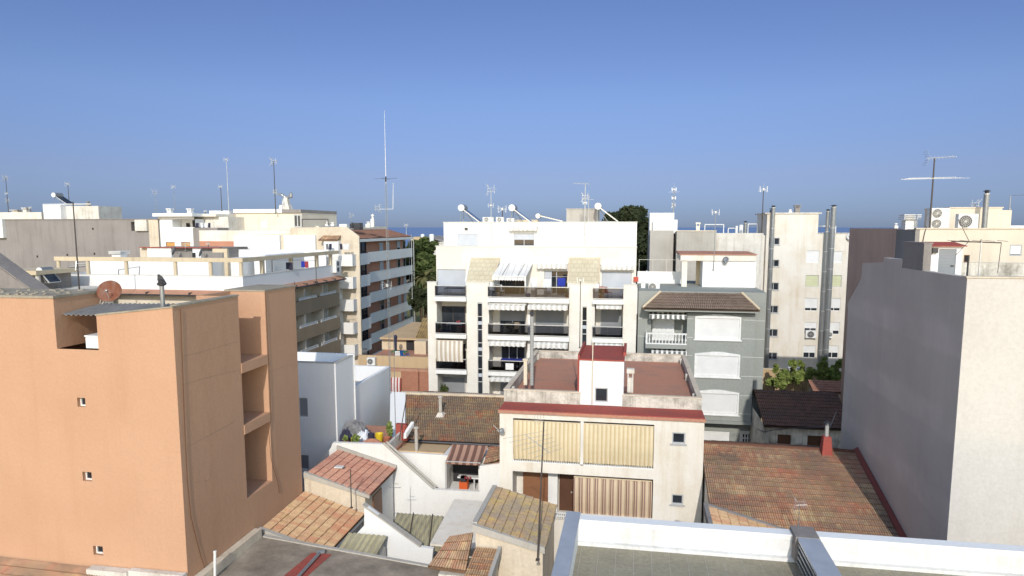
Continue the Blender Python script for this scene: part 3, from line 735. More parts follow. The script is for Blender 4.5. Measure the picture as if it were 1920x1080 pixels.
q = MB(); q.hexa([(n1-.02,YA-.03,zR0),(XA+.03,YA-.03,ztA),(XA+.03,YA+t_+.03,ztA),(n1-.02,YA+t_+.03,zR0),(n1-.02,YA-.03,zR0+.06),(XA+.03,YA-.03,ztA+.06),(XA+.03,YA+t_+.03,ztA+.06),(n1-.02,YA+t_+.03,zR0+.06)])
q.box(XA-t_-.03,XA+.03,YA+t_+.032,yn0+.03,ztA+.001,ztA+.07); q.build('coping', 'gravel', A)
q = MB(); q.box(XN-.3,XA+.03,yn1-.03,yfarA+.03,ztA+.001,ztA+.07); q.build('shaft_coping', 'gravel', A)
r = MB(); r.box(-32,n0+.04,YA-.04,yl+.04,zL+.001,zL+.10)
rr_ = random.Random(3)
for i in range(40):
    x = rr_.uniform(-26,n0-.2); y = rr_.uniform(YA+.1,yl-.4); r.box(x,x+rr_.uniform(.08,.2),y,y+.12,zL+.09,zL+rr_.uniform(.12,.15))
r.build('roof', 'gravel', A)
for py0, py1 in ((672,690),(790,808)):
    z1_ = PX(452,py0+10,XA).z; s_ = MB(); s_.box(XN+.02,XA+.03,yn0+.003,yn1-.003,z1_-.42,z1_); s_.build('floor_slab', 'orange', A)
for q in wins:
    window(A, FA, *q, kind='glass', w=-.2, t=.045, frame='white_frame', mull=0)
MB().box(XN+.01,XN+.04,yn0+.1,yn1-.6,zb+.9,zb+2.3).build('landing_window', 'interior', A)
for pts_ in (((341,668),(372,661),(405,652),(446,640)),((347,720),(395,706),(449,693)),((352,838),(380,822),(400,812),(440,790)),((500,700),(530,688),(556,683)),((362,905),(390,900),(398,860))):
    k = MB(); k.path([tuple(PX(x,y,XA)+Vector((.004,0,0))) for x,y in pts_], .004, 4); k.build('crack', 'tan', A)
k = MB(); k.path([tuple(PX(x,y,XA)+Vector((.03,0,0))) for x,y in ((337,580),(341,690),(346,820),(350,900),(357,970),(372,1030),(386,1075))], .013, 5); k.build('cable', 'brown_frame', A)
k = MB(); k.path([tuple(PX(x,y,XA)+Vector((.03,0,0))) for x,y in ((497,548),(501,640),(505,720),(507,780),(503,810),(507,860),(520,905),(523,925))], .012, 5); k.build('cable', 'brown_frame', A)
# corrugated sheet over the cut out terrace
corrugated((n0+.05,YA+.31,zR0-.02),(n1+1.7,YA+.31,zR0+.02),(n1+1.7,YA+2.3,zR0+.22),(n0+.05,YA+2.3,zR0+.16), 16, .035, 'corrugated', A)
q = MB(); q.box(n0+.02,n1-.02,YA+2.6,YA+2.7,nz0,zR0-.1); q.build('terrace_partition', 'interior', A)
q = MB(); q.box(n1-.75,n1-.12,YA+.25,YA+.85,nz0+.01,nz0+.45); q.box(n1-.78,n1-.09,YA+.22,YA+.88,nz0+.45,nz0+.5); q.thing('wash_tub', 'white_plastic', 'white tub standing in the cut out terrace of the orange block', 'tub')
dish(PY(205,546,YA+2.2), .46, (.35,-.8,.42), 'rusty brown satellite dish over the cut out terrace of the orange block', 'rust', stand=PY(186,578,YA+2.2))
q = MB(); q.hexa([(n1+.9,YA+.6,nz0-.1),(XA-.31,YA+.6,nz0-.1),(XA-.31,yn0,nz0-1.6),(n1+.9,yn0,nz0-1.6),(n1+.9,YA+.6,nz0+.5),(XA-.31,YA+.6,nz0+.5),(XA-.31,yn0,nz0-1.0),(n1+.9,yn0,nz0-1.0)]); q.build('inner_roof','gravel',A)
vp = T('vent_pipe', 'metal vent pipe with a rotating cowl on the orange block', 'vent', PY(306,582,YA+1.5))
b_ = PY(306,582,YA+1.5); t_ = PY(304,535,YA+1.5)
MB().tube((b_.x,b_.y,b_.z),(b_.x,b_.y,t_.z),.085,.085,12).build('pipe','grey_metal',vp)
q = MB(); q.lathe((b_.x,b_.y,t_.z-.02),[(.09,0),(.16,.03),(.17,.1),(.12,.14),(.13,.22),(.05,.26)],n=12); q.hexa([(b_.x-.14,b_.y-.05,t_.z+.2),(b_.x+.2,b_.y-.05,t_.z+.05),(b_.x+.2,b_.y+.05,t_.z+.05),(b_.x-.14,b_.y+.05,t_.z+.2),(b_.x-.12,b_.y-.05,t_.z+.42),(b_.x+.04,b_.y-.02,t_.z+.34),(b_.x+.04,b_.y+.02,t_.z+.34),(b_.x-.12,b_.y+.05,t_.z+.42)]); q.build('cowl','dark_metal',vp)
antenna(553,528,545,0,'none','thin pole on the far roof corner of the orange block', X=XA-.2, r=.02)
# ================================================================== M grey gable wall building
XM = 11.0
ys = PX(1812,520,XM).y
def mz(px,py): p = PX(px,py,XM); return (p.y, p.z)
prof = [(ys,0),(ys,mz(1814,520)[1]),mz(1690,502),(mz(1690,502)[0],mz(1690,487)[1]),(mz(1657,487)[0],mz(1690,487)[1]),(mz(1657,487)[0],mz(1657,492)[1]),mz(1617,493),mz(1615,522),mz(1588,572),(mz(1575,845)[0],mz(1588,572)[1]-.1),(mz(1575,845)[0],0)]
Mb = T('corner_building', 'tall building with a blank grey side wall and sunlit cream front at the right', 'building', (XM+6, ys+4, 0))
q = MB(); q.prism(prof, 'x', XM, XM+.3); q.build('gable_wall', banded('grey_gable_render', (.55,.505,.455), (.68,.62,.565), 3.0, .3, .8), Mb)
zM = prof[1][1]
q = MB(); q.box(XM+.002,XM+26,ys-.06,ys+.24,0,zM-.02); q.build('front_wall', 'grey_cream', Mb)
q = MB(); q.box(XM+.3,XM+26,ys+.24,ys+9,0,zM-.75); q.build('roof_deck', 'cream_old', Mb)
q = MB(); q.box(XM+.302,XM+26,ys+8.7,ys+9,zM-.75,zM-.1); q.build('back_wall', 'cream_old', Mb)
q = MB(); q.box(XM-.04,XM+26,ys-.1,ys+.27,zM-.018,zM+.03); q.build('coping', 'cream_old', Mb)
# side parapet block
yb0 = PX(1729,500,XM).y; yb1 = PX(1690,500,XM).y; zb1 = PX(1710,456,XM).z
q = MB(); q.box(XM+.02,XM+.3,yb0,yb1,zM-.7,zb1); q.box(XM,XM+.34,yb0-.02,yb1+.02,zb1,zb1+.05); q.build('parapet_block', 'cement', Mb)
# roof hut
YH = PX(1743,490,XM+.42).y; FH = Pl('F', YH)
a,b,c,d = FH.rect(1743,462,1803,524)
hut = T('roof_hut', 'white roof hut with a grey door and red roof edge on the cream corner building', 'hut', ((a+b)/2,YH+1,zM-.75))
dr = FH.rect(1759,467,1792,520)
q = MB(); body(q,a,b,YH,YH+.9,zM-.75,d,front=[(dr[0],dr[1],zM-.73,dr[3],.08)]); q.build('wall','white_clean',hut)
q = MB(); q.hexa([(a-.1,YH-.15,d),(b+.1,YH-.15,d),(b+.1,YH+1.0,d),(a-.1,YH+1.0,d),(a-.1,YH-.15,d+.03),(b+.1,YH-.15,d+.03),(b+.1,YH+1.0,d+.16),(a-.1,YH+1.0,d+.16)]); q.build('roof','red_paint',hut)
dd = MB(); dd.pbox(FH,dr[0],dr[1],zM-.73,dr[3],-.07,-.03); dd = dd.build('door','grey_door',hut); q = MB(); q.pbox(FH,dr[1]-.16,dr[1]-.06,zM+.15,zM+.19,-.03,.03); q.build('handle','dark_metal',dd)
lp = FH.rect(1747,465,1757,474); q = MB(); q.pbox(FH,lp[0],lp[1],lp[2],lp[3],0,.12); q.tube(FH.pt(lp[0]+.03,lp[2],.03),FH.pt(lp[0]-.14,lp[2]-.3,.03),.015,.015,5); q.build('wall_lamp','dark_metal',hut)
antenna(1835,452,520,ys+1.2,'boom','long armed dark aerial beside the roof hut with the grey door', mat='light_metal', size=.001, r=.028)
p = PY(1835,452,ys+1.2); q = MB(); q.tube((p.x-.95,p.y-.2,p.z),(p.x+.8,p.y+.2,p.z-.06),.022,.022,5); q.tube((p.x-.3,p.y-.05,p.z-.05),(p.x-.7,p.y,p.z+.75),.012,.012,4); q.tube((p.x-.3,p.y,p.z),(p.x-.7,p.y,p.z-.5),.012,.012,4)
for k in range(5): q.tube((p.x-.9+.4*k,p.y-.45,p.z),(p.x-.9+.4*k,p.y+.25,p.z+.02),.009,.009,4)
q.tube((p.x+.72,p.y,p.z-.05),(p.x+.68,p.y,p.z-1.1),.012,.012,4)
q.build('aerial','rust_mast',bpy.data.objects['television_aerial'] if 'television_aerial' in bpy.data.objects else None)
flue(1813,480,520,ys+1.0,.03,'thin dark post beside the hut on the cream corner building','dark_metal',cap=False,bands=False)
q = MB(); a_ = FH.rect(1828,505,1925,516); q.box(a_[0],a_[1]+8,YH+3,YH+3.3,zM-.75,PY(1860,493,YH+3).z); q.build('rear_parapet','white_mould',Mb)
# ================================================================== N brown and cream building behind
YN = 47.0; FN = Pl('F', YN)
xN, zN = FN.uv(1725, 430)
yN1 = PX(1598, 430, xN).y
Nb = T('apartment_block', 'cream block with a bare brown side wall and rooftop air conditioners', 'building', (xN+8, YN+5, 0))
w1 = FN.rect(1893,459,1916,480); w2 = FN.rect(1807,478,1818,492)
q = MB(); wall(q, FN, xN, xN+26, 0, zN, [w1+(.15,), w2+(.15,)]); q.quad((xN,YN,zN),(xN+26,YN,zN),(xN+26,yN1,zN),(xN,yN1,zN)); q.quad((xN,yN1,0),(xN+26,yN1,0),(xN+26,yN1,zN),(xN,yN1,zN)); q.build('front_wall','cream',Nb)
ysp = PX(1686,470,xN).y
q = MB(); q.box(xN-.2,xN-.002,ysp,yN1,0,zN+.05); q.build('side_wall','brown_wall',Nb)
q = MB(); q.box(xN-.25,xN-.002,YN,ysp-.002,0,zN-.03); q.build('side_wall','cement',Nb)
q = MB(); q.box(xN-.24,xN+26,YN-.05,YN+.25,zN+.003,zN+.09); q.build('coping','cream_old',Nb)
window(Nb, FN, *w1, kind='half', mat='shutter_white', open_=.15, w=-.06, frame='grey_frame', mull=0)
window(Nb, FN, *w2, kind='glass', w=-.08, frame='brown_frame', mull=0)
Y2 = YN+3.0; F2 = Pl('F',Y2); a,b,c,d = F2.rect(1780,390,1878,430); e_ = F2.rect(1878,394,1896,430)
q = MB(); body(q,a,b,Y2,Y2+4,zN,d); body(q,b,e_[1],Y2+.003,Y2+4,zN,e_[3]); q.box(a-.05,b+.05,Y2-.05,Y2+4.05,d,d+.06); q.build('penthouse','cream',Nb)
ac_unit(Pl('F',YN+.6),1743,390,1780,431,'tall twin fan air conditioner on the cream block roof',.45,2,.37,mark=True)
ac_unit(Pl('F',YN+.9),1797,401,1834,431,'single fan air conditioner in front of the cream penthouse wall',.45,1,.36,mark=True)
chimney(1697,1720,402,431,YN+2.2,'white chimney with stacked louvre slabs beside the twin fan unit','white',cowl='louvre')
chimney(1677,1684,418,431,YN+5,'small white vent chimney left of the louvred chimney','white',cowl='pot')
antenna(1743,297,430,YN+.4,'yagi','tall dark aerial with a long yagi head and wide rods below', size=1.15, r=.05, extra=[('vhf',.72,1,1.3)])
flue(1845,363,430,YN+2.2,.16,'round flue pipe rising past the cream penthouse','flue_smooth')
antenna(1893,367,392,YN+9,'boom','small thin aerial with a single arm at the far right', r=.03, mat='grey_metal')
antenna(1828,382,392,YN+4,'grid','small pale aerial on the cream penthouse roof', r=.025, size=.7, side=-1)
q = MB(); u = PY(1727,433,YN-.03); v = PY(1738,433,YN-.03); q.path([tuple(PY(1737,425,YN-.03)),tuple(PY(1733,440,YN-.03)),tuple(PY(1727,470,YN-.03)),tuple(PY(1723,500,YN-.03))],.03,5); q.build('cable','dark_metal',Nb)
# ================================================================== Q white parapet terrace in the foreground
YQ = 17.0; xq, zq = Pl('F',YQ).uv(1085,976); zf = PY(1085,1017,YQ).z
Q = T('roof_terrace', 'grey felt roof terrace with a white parapet in the foreground', 'building', (4,YQ-3,0))
q = MB(); q.box(xq-.4,16,YQ-9,YQ,0,zf-.02); q.build('roof_deck','felt',Q)
rr = random.Random(5); q = MB()
for k in range(28): q.box(xq+.1+.43*k,xq+.108+.43*k,YQ-9,YQ-.16,zf-.018,zf-.014)
q.build('felt_seam','concrete',Q)
q = MB(); q.box(xq,16,YQ,YQ+.22,0,zq); q.box(xq,16,YQ-.14,YQ-.002,zf-.016,zf+.07); q.build('parapet','white_cap',Q)
q = MB(); q.box(xq,16,YQ-.05,YQ+.27,zq+.003,zq+.05); q.box(xq,16,YQ-.02,YQ-.002,zq-.09,zq); q.build('coping','white_clean',Q)
xl0 = PY(1064,968,YQ).x; zc = PY(1075,962,YQ+.2).z
q = MB(); q.box(xl0,xq-.003,YQ-9,YQ+.25,0,zc-.06); q.build('side_parapet','white_cap',Q)
q = MB(); q.box(xl0-.05,xq+.03,YQ-9,YQ+.3,zc-.055,zc); q.build('side_coping','grey_cap',Q)
x0 = PY(1487,1005,YQ).x; x1 = PY(1525,1005,YQ).x; zd = PY(1500,1003,YQ).z+.12
q = MB(); q.box(x0+.08,x1,YQ-9,YQ-.005,zf-.01,zd-.1); q.build('divider_wall','dark_metal',Q)
q = MB()
for k in range(4): q.box(x0+.03,x0+.08,YQ-9,YQ-.35,zf+.08+.15*k,zf+.14+.15*k)
q.build('rail','grey_metal',Q)
q = MB(); q.box(x0+.02,x1+.06,YQ-9,YQ-.36,zd-.095,zd-.03); q.build('divider_coping','grey_cap',Q)
q = MB(); q.box(x0-.02,x1+.06,YQ-.355,YQ+.3,zf+.1,zd-.02); q.build('divider_end_block','cement_dark',Q)
# ================================================================== K front house with red roof terrace
YK = 33.0; FK = Pl('F',YK)
xk0 = FK.uv(937,850)[0]; xk1 = FK.uv(1319,850)[0]; zk = FK.uv(1128,779)[1]
up1 = FK.rect(962,790,1226,873); lo1 = FK.rect(961,891,1224,978)
wk = [FK.rect(1260,811,1285,832), FK.rect(1259,927,1281,946)]
YB = PZ(1120,764,zk).y                      # parapet line behind the red ledge
FP = Pl('F',YB); zp = FP.uv(1010,733)[1]; zp2 = FP.uv(1240,744)[1]; zp = (zp+zp2)/2
yKb = PZ(1140,661,zp).y; yKb = max(yKb, YB+6)
K = T('house', 'cream house with yellow striped blinds and a red roof terrace', 'building', ((xk0+xk1)/2, YK+4, 0))
zfk = PY(1020,733,YB+.4).z-.35
q = MB(); wall(q, FK, xk0, xk1, 0, zk, [up1+(1.3,), lo1+(1.3,)]+[t+(.2,) for t in wk])
wall(q, Pl('R',xk1), YK, yKb, 0, zk); wall(q, Pl('L',xk0), YK, yKb, 0, zk); q.quad((xk0,yKb,0),(xk1,yKb,0),(xk1,yKb,zk),(xk0,yKb,zk))
q.build('wall','cream_pale',K)
q = MB(); q.box(xk0-.02,xk1+.02,YK-.06,YB,zk+.002,zk+.10); q.build('roof_ledge','red_paint',K)
q = MB(); q.box(xk0-.06,xk1+.06,YK-.1,YK+.02,zk-.08,zk+.06); q.build('ledge_edge','terracotta',K)
zfl = zk+.22
q = MB(); q.box(xk0+.2,xk1-.2,YB+.2,yKb-.2,zk,zfl); q.build('terrace_floor','terracotta',K)
sb0 = FP.uv(1086,720)[0]; sb1 = FP.uv(1169,720)[0]; zs = FP.uv(1128,677)[1]
p0 = FP.uv(945,745)[0]; p1 = FP.uv(1088,745)[0]; p2 = FP.uv(1167,755)[0]; p3 = FP.uv(1316,755)[0]
q = MB(); q.box(p0,p1,YB,YB+.2,zk+.1,zp); q.box(p2,p3,YB+.001,YB+.2,zk+.1,zp-.04)
q.box(p0,p0+.2,YB+.2,yKb,zk+.1,zp-.01); q.box(p3-.2,p3,YB+.2,yKb,zk+.1,zp-.05); q.box(p0+.2,p3-.2,yKb-.2,yKb,zk+.1,zp-.02)
for k in range(3): y = YB+1.2+k*(yKb-YB-2)/2; q.box(p3-.36,p3-.2,y,y+.2,zk+.22,zp-.1); q.box(p0+.2,p0+.34,y,y+.18,zk+.22,zp-.1)
q.build('parapet','white_mould',K)
q = MB(); q.box(p0-.03,p1+.02,YB-.03,YB+.23,zp+.002,zp+.05); q.box(p2-.02,p3+.03,YB-.03,YB+.23,zp-.038,zp+.012)
q.box(p0-.03,p0+.23,YB+.232,yKb+.03,zp-.008,zp+.04); q.box(p3-.23,p3+.03,YB+.232,yKb+.03,zp-.048,zp); q.box(p0+.24,p3-.24,yKb-.23,yKb+.03,zp-.018,zp+.03)
q.build('coping','cream_old',K)
# stair box
yS1 = PZ(1128,650,zs).y; yS1 = min(max(yS1,YB+2.0),yKb-.6); YS = YB+.06; FS = Pl('F',YS)
wb = FS.rect(1115,727,1140,754)
S_ = MB(); wall(S_, FS, sb0, sb1, zk+.1, zs, [wb+(.14,)]); wall(S_, Pl('R',sb1), YS, yS1, zk+.1, zs); S_.quad((sb0,yS1,zk),(sb1,yS1,zk),(sb1,yS1,zs),(sb0,yS1,zs)); S_.build('stair_tower','white_clean',K)
q = MB(); q.box(sb0-.1,sb0-.002,YS+.1,yS1+.1,zk+.22,zs+.25); q.build('stair_side','red_paint',K)
q = MB(); q.box(sb0,sb1+.03,YS-.05,yS1,zs+.002,zs+.07); q.box(sb1-.05,sb1+.1,YS+1.2,yS1,zs+.07,zs+.25); q.build('stair_roof','red_paint',K)
window(K, FS, *wb, kind='glass', w=-.08, frame='grey_frame', mull=0, name='stair_window')
# upper striped blinds, each a hanging cloth in front of the loggia
def blind(par, pl, px0, py0, px1, py1, mat, w=.05, wav=.05, name='awning', scal=26):
    u0,u1,v0,v1 = pl.rect(px0,py0,px1,py1); mb = MB(); n = scal*4
    for lay in (0,-.02):
        for j in range(7):
            t = j/6
            for i in range(n+1):
                u = u0+(u1-u0)*i/n
                v = v1-(v1-v0)*t+(abs(math.sin(math.pi*i*scal/n))*-.06 if j == 6 else 0)
                mb.v.append(pl.pt(u, v, w+lay+wav*math.sin(i*2*math.pi*scal/n)*.25*t+.10*math.sin(math.pi*t)))
    k = n+1; L = 7*k
    for j in range(6):
        for i in range(n): a = j*k+i; mb.f.append((a,a+1,a+k+1,a+k)); mb.f.append((L+a,L+a+k,L+a+k+1,L+a+1))
    for i in range(n): a = 6*k+i; mb.f.append((a,a+1,L+a+1,L+a))
    o = mb.build(name, mat, par, fix=False)
    MB().tube(pl.pt(u0,v1+.0,w-.02), pl.pt(u1,v1+.0,w-.02), .03,.03,8).build('roller', 'sand', o)
    return o
blind(K, FK, 963,791,1088,862,'awning_yellow',.02); blind(K, FK, 1094,797,1225,870,'awning_yellow',.02)
blind(K, FK, 1075,900,1222,971,'awning_brown',-.12,.1)
def slope_fix(): pass
q = MB(); a,b,c,d = FK.rect(1088,792,1094,868); q.pbox(FK,a,b,up1[2],up1[3],-.25,-.02); q.build('pillar','white',K)
q = MB(); q.pbox(FK,up1[0],up1[1],up1[2],up1[2]+.04,-.2,-.02)
n_ = 60
for i in range(n_): u = up1[0]+(up1[1]-up1[0])*i/n_; q.pbox(FK,u,u+.035,up1[2]+.04,up1[2]+.32,-.12,-.06)
q.pbox(FK,up1[0],up1[1],up1[2]+.32,up1[2]+.37,-.15,-.03); q.build('balustrade','white_plastic',K)
q = MB()
for i in range(76): u = lo1[0]+(lo1[1]-lo1[0])*i/76; q.pbox(FK,u,u+.045,lo1[2]+.04,lo1[2]+.34,-.1,-.03)
q.pbox(FK,lo1[0],lo1[1],lo1[2]+.34,lo1[2]+.39,-.12,0); q.pbox(FK,lo1[0],lo1[1],lo1[2]+.16,lo1[2]+.20,-.1,-.02); q.build('balustrade','white_plastic',K)
a,b,c,d = FK.rect(974,893,1024,976); MB().pbox(FK,a,b,lo1[2]+.02,d-.05,-1.2,-1.15).build('brown_shutter','shutter_brown',K)
a,b,c,d = FK.rect(1024,893,1042,976); MB().pbox(FK,a,b,lo1[2]+.01,lo1[3]-.01,-1.29,-.8).build('pier','white',K)
a,b,c,d = FK.rect(1044,898,1072,976); dr_ = MB().pbox(FK,a,b,lo1[2]+.02,d,-1.25,-1.18).build('door','wood',K)
MB().pbox(FK,b-.14,b-.08,lo1[2]+1.0,lo1[2]+1.06,-1.18,-1.1).build('handle','light_metal',dr_)
for t in wk: window(K, FK, *t, kind='glass', w=-.08, frame='grey_frame', mull=0, sill=True)
dish(FK.pt(*FK.uv(943,806),.25), .16, (-.3,-.9,.3), 'small grey dish on the left edge of the house with yellow blinds','grey_metal',stand=FK.pt(*FK.uv(941,812),.02))
flue(997,593,722,YB+1.1,.10,'tall ribbed flue pipe on the red roof terrace','flue',cap=True,bands=False)
f1 = T('post','pale concrete post beside the ribbed flue pipe','post',PY(985,722,YB+1.2)); b_ = PY(985,722,YB+1.2); t_=PY(985,676,YB+1.2)
MB().box(b_.x-.09,b_.x+.09,b_.y,b_.y+.18,b_.z,t_.z).build('shaft','cream_old',f1); MB().box(b_.x-.14,b_.x+.14,b_.y-.05,b_.y+.23,t_.z,t_.z+.08).build('cap','cream_old',f1)
chimney(1176,1187,692,736,YB+.75,'white tee topped chimney on the red terrace right of the stair tower','white_old',cowl='slab',depth=.28)
flue(1110,641,757,YB-.06,.028,'thin pinkish pole up the front of the white stair tower','cream_old',cap=False,bands=False)
antenna(1008,790,1050,23.5,'none','dark leaning mast in front of the cream house, standing on the lichen roof hut', r=.032, lean=.2)
ma = bpy.data.objects[[o.name for o in bpy.data.objects if o.name.startswith('aerial_mast')][-1]]
q = MB(); e = PY(1007,833,23.5); t = PY(1008,790,23.5)
q.tube(tuple(e+Vector((-.42,0,.33))),tuple(e+Vector((.40,.1,-.3))),.014,.014,5)
for k in range(6):
    f = k/5; p = Vector((e.x-.42+.8*f,e.y,e.z+.33-.63*f)); w_ = 1.0-.08*k; q.tube(tuple(p+Vector((-w_*.75,-.3,-.10))),tuple(p+Vector((w_*.75,.3,.10))),.007,.007,4)
q.tube(tuple(t+Vector((-.12,0,.02))),tuple(t+Vector((.25,0,.08))),.012,.012,4)
for k in range(4): q.tube(tuple(t+Vector((-.1+.1*k,0,-.12))),tuple(t+Vector((-.1+.1*k,0,.25))),.007,.007,4)
q.build('aerial','grey_metal',ma)
# ================================================================== O big tile roof right
zr = PX(1610,848,XM).z; yr = PX(1610,848,XM).y; ye = PX(1702,1020,XM).y; ze = PX(1702,1020,XM).z
O_ = T('low_house', 'low house under the wide red and yellow clay tile roof', 'building', ((xk1+XM)/2, yr, 0))
xa = xk1+.06; xb = XM-.05
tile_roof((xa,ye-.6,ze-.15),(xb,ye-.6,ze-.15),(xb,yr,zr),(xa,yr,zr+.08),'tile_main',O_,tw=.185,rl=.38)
tile_roof((xb,yr+6,ze),(xa,yr+6,ze),(xa,yr+.02,zr+.06),(xb,yr+.02,zr-.02),'tile_dark',O_,tw=.3,rl=.6)
q = MB(); q.tube((xa,yr,zr+.06),(xb,yr,zr),.12,.12,8); q.build('ridge_tiles','tile_pink',O_)
q = MB(); q.prism([(ye-.3,0),(ye-.3,ze-.3),(yr,zr-.25),(yr+5.6,ze-.15),(yr+5.6,0)],'x',xa+.05,xb-.05); q.build('wall','white_old',O_)
q = MB(); q.hexa([(xb-.16,ye-.6,ze-.1),(xb+.02,ye-.6,ze-.1),(xb+.02,yr+.1,zr+.05),(xb-.16,yr+.1,zr+.05),(xb-.16,ye-.6,ze-.02),(xb+.02,ye-.6,ze+.10),(xb+.02,yr+.1,zr+.24),(xb-.16,yr+.1,zr+.12)]); q.build('flashing','dark_red',O_)
ch = T('chimney','red painted chimney with a metal pipe on the clay tile ridge','chimney',PY(1548,860,yr-.3),'chimneys on the roofs'); b_ = PY(1548,862,yr-.3); w_ = PY(1558,862,yr-.3).x-b_.x; z1 = PY(1548,818,yr-.3).z; z2 = PY(1548,797,yr-.3).z
MB().hexa([(b_.x-w_*1.05,b_.y-.25,b_.z),(b_.x+w_*1.1,b_.y-.25,b_.z),(b_.x+w_*1.1,b_.y+.35,b_.z-.1),(b_.x-w_*1.05,b_.y+.35,b_.z-.1),(b_.x-w_*.7,b_.y-.15,z1),(b_.x+w_*.7,b_.y-.15,z1),(b_.x+w_*.7,b_.y+.25,z1),(b_.x-w_*.7,b_.y+.25,z1)]).build('stack','red_paint',ch)
q = MB(); q.tube((b_.x,b_.y+.05,z1),(b_.x,b_.y+.05,z2),.09,.09,10); q.build('pipe','light_metal',ch)
q = MB(); q.lathe((b_.x,b_.y+.05,z2),[(.09,0),(.17,.03),(.13,.1),(.16,.13),(.02,.2)]); q.build('cowl','dark_metal',ch)
q = MB(); a_ = PY(1510,858,yr-.25); q.box(a_.x,b_.x-w_,yr-.4,yr-.1,a_.z-.1,a_.z+.22); q.build('flashing','red_paint',O_)
# small lean-to P
Yp = 27.2; a = PY(1327,950,Yp); b = PY(1492,1004,Yp)
Pb = T('lean_to_shed','small tiled lean-to roof with cement edges behind the white parapet','shed',((a.x+b.x)/2,25,0))
tile_roof((b.x,Yp-3.4,b.z),(b.x,Yp,b.z),(a.x,Yp,a.z),(a.x,Yp-3.4,a.z),'tile_orange',Pb,tw=.22,rl=.38)
q = MB(); q.hexa([(a.x-.16,Yp-3.4,a.z-.2),(a.x,Yp-3.4,a.z-.2),(a.x,Yp+.1,a.z-.2),(a.x-.16,Yp+.1,a.z-.2),(a.x-.16,Yp-3.4,a.z+.12),(a.x,Yp-3.4,a.z+.12),(a.x,Yp+.1,a.z+.12),(a.x-.16,Yp+.1,a.z+.12)])
q.hexa([(a.x,Yp,a.z-.2),(b.x,Yp,b.z-.2),(b.x,Yp+.14,b.z-.2),(a.x,Yp+.14,a.z-.2),(a.x,Yp,a.z+.1),(b.x,Yp,b.z+.1),(b.x,Yp+.14,b.z+.1),(a.x,Yp+.14,a.z+.1)]); q.build('cement_edge','cement',Pb)
q = MB(); q.prism([(a.x-.1,0),(b.x-.2,0),(b.x-.2,b.z-.2),(a.x-.1,a.z-.22)],'y',Yp-3.3,Yp-.02); q.build('wall','white_old',Pb)
antenna(1497,943,985,28.6,'grid','small weathered aerial standing on the wide clay tile roof', size=.6, r=.016, mat='grey_metal')
def wallpoly(Y, pts, t, name, mat, parent, z=None):
    prof = [(PY(x,y,Y).x, PY(x,y,Y).z) for x, y in pts]
    return MB().prism(prof, 'y', Y, Y+t).build(name, mat, parent)
# ================================================================== R1 near orange tile roof against the orange block
xe = -13.31; yR = 27.64
R1 = T('outbuilding','low outbuilding with a warm clay tile roof against the orange block','shed',(-15,29.5,0))
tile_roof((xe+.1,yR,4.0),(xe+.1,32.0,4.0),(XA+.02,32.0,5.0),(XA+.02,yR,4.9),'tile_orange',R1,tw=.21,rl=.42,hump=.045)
q = MB(); q.prism([(XA+.05,0),(xe-.05,0),(xe-.05,3.82),(XA+.05,4.72)],'y',yR+.05,31.95); q.build('wall','white_old',R1)
q = MB(); q.hexa([(XA,yR-.12,4.6),(xe+.05,yR-.12,3.75),(xe+.05,yR+.1,3.75),(XA,yR+.1,4.6),(XA,yR-.12,4.98),(xe+.05,yR-.12,4.1),(xe+.05,yR+.1,4.1),(XA,yR+.1,4.98)]); q.build('mortar_edge','concrete',R1)
q = MB(); q.tube((xe+.16,yR,3.9),(xe+.16,32.0,3.9),.07,.07,8); q.build('gutter','grey_metal',R1)
MB().box(xe-.06,xe+.0,yR+.7,yR+1.5,1.9,3.7).build('door','shutter_brown',R1)
# ================================================================== R2 pink tile roof behind it
xe2 = -12.95
R2 = T('outbuilding','small annex with a faded brown tile roof and a cream front wall','shed',(-14.7,34,0))
tile_roof((xe2,32.0,5.0),(xe2,36.1,5.0),(-16.4,36.1,5.9),(-16.4,32.0,5.92),'tile_pink',R2,tw=.21,rl=.42,hump=.04)
q = MB(); q.prism([(XA,0),(xe2-.25,0),(xe2-.25,4.84),(-16.4,5.76),(XA,5.76)],'y',32.03,36.1); q.build('wall','cream_old',R2)
q = MB(); q.hexa([(XA,31.97,5.72),(xe2,31.97,4.85),(xe2,32.15,4.85),(XA,32.15,5.72),(XA,31.97,6.02),(xe2,31.97,5.02),(xe2,32.15,5.02),(XA,32.15,6.02)]); q.build('mortar_edge','concrete',R2); q = MB(); q.hexa([(XA,36.0,5.7),(xe2,36.0,4.9),(xe2,36.15,4.9),(XA,36.15,5.7),(XA,36.0,6.12),(xe2,36.0,5.16),(xe2,36.15,5.16),(XA,36.15,6.12)]); q.build('mortar_edge','concrete',R2)
MB().box(xe2-.24,xe2-.18,33.0,34.2,2.6,4.55).build('door','shutter_brown',R2)
MB().box(xe2-.245,xe2-.2,34.2,36.0,1.5,4.8).build('side_panel','white',R2)
MB().box(-15.55,-15.1,33.6,33.9,5.72,5.78).thing('loose_tile','white_cap','pale loose slab lying on the faded brown tile roof','slab')
antenna(659,880,952,31.2,'none','thin dark mast standing before the cream annex wall', r=.028)
antenna(835,760,0,30,'none','x') if False else None
antenna(740,887,975,32.2,'none','thin mast with short crossbars beside the annex door', r=.02, mat='grey_metal')
mm = [o for o in bpy.data.objects if o.name.startswith('aerial_mast')][-1]
t = PY(742,893,32.2); q = MB(); q.tube(tuple(t+Vector((-.35,0,-.62))),tuple(t+Vector((.25,0,-.58))),.016,.016,4); q.tube(tuple(t+Vector((-.15,0,-.4))),tuple(t+Vector((.15,0,-.4))),.014,.014,4); q.build('aerial','grey_metal',mm)
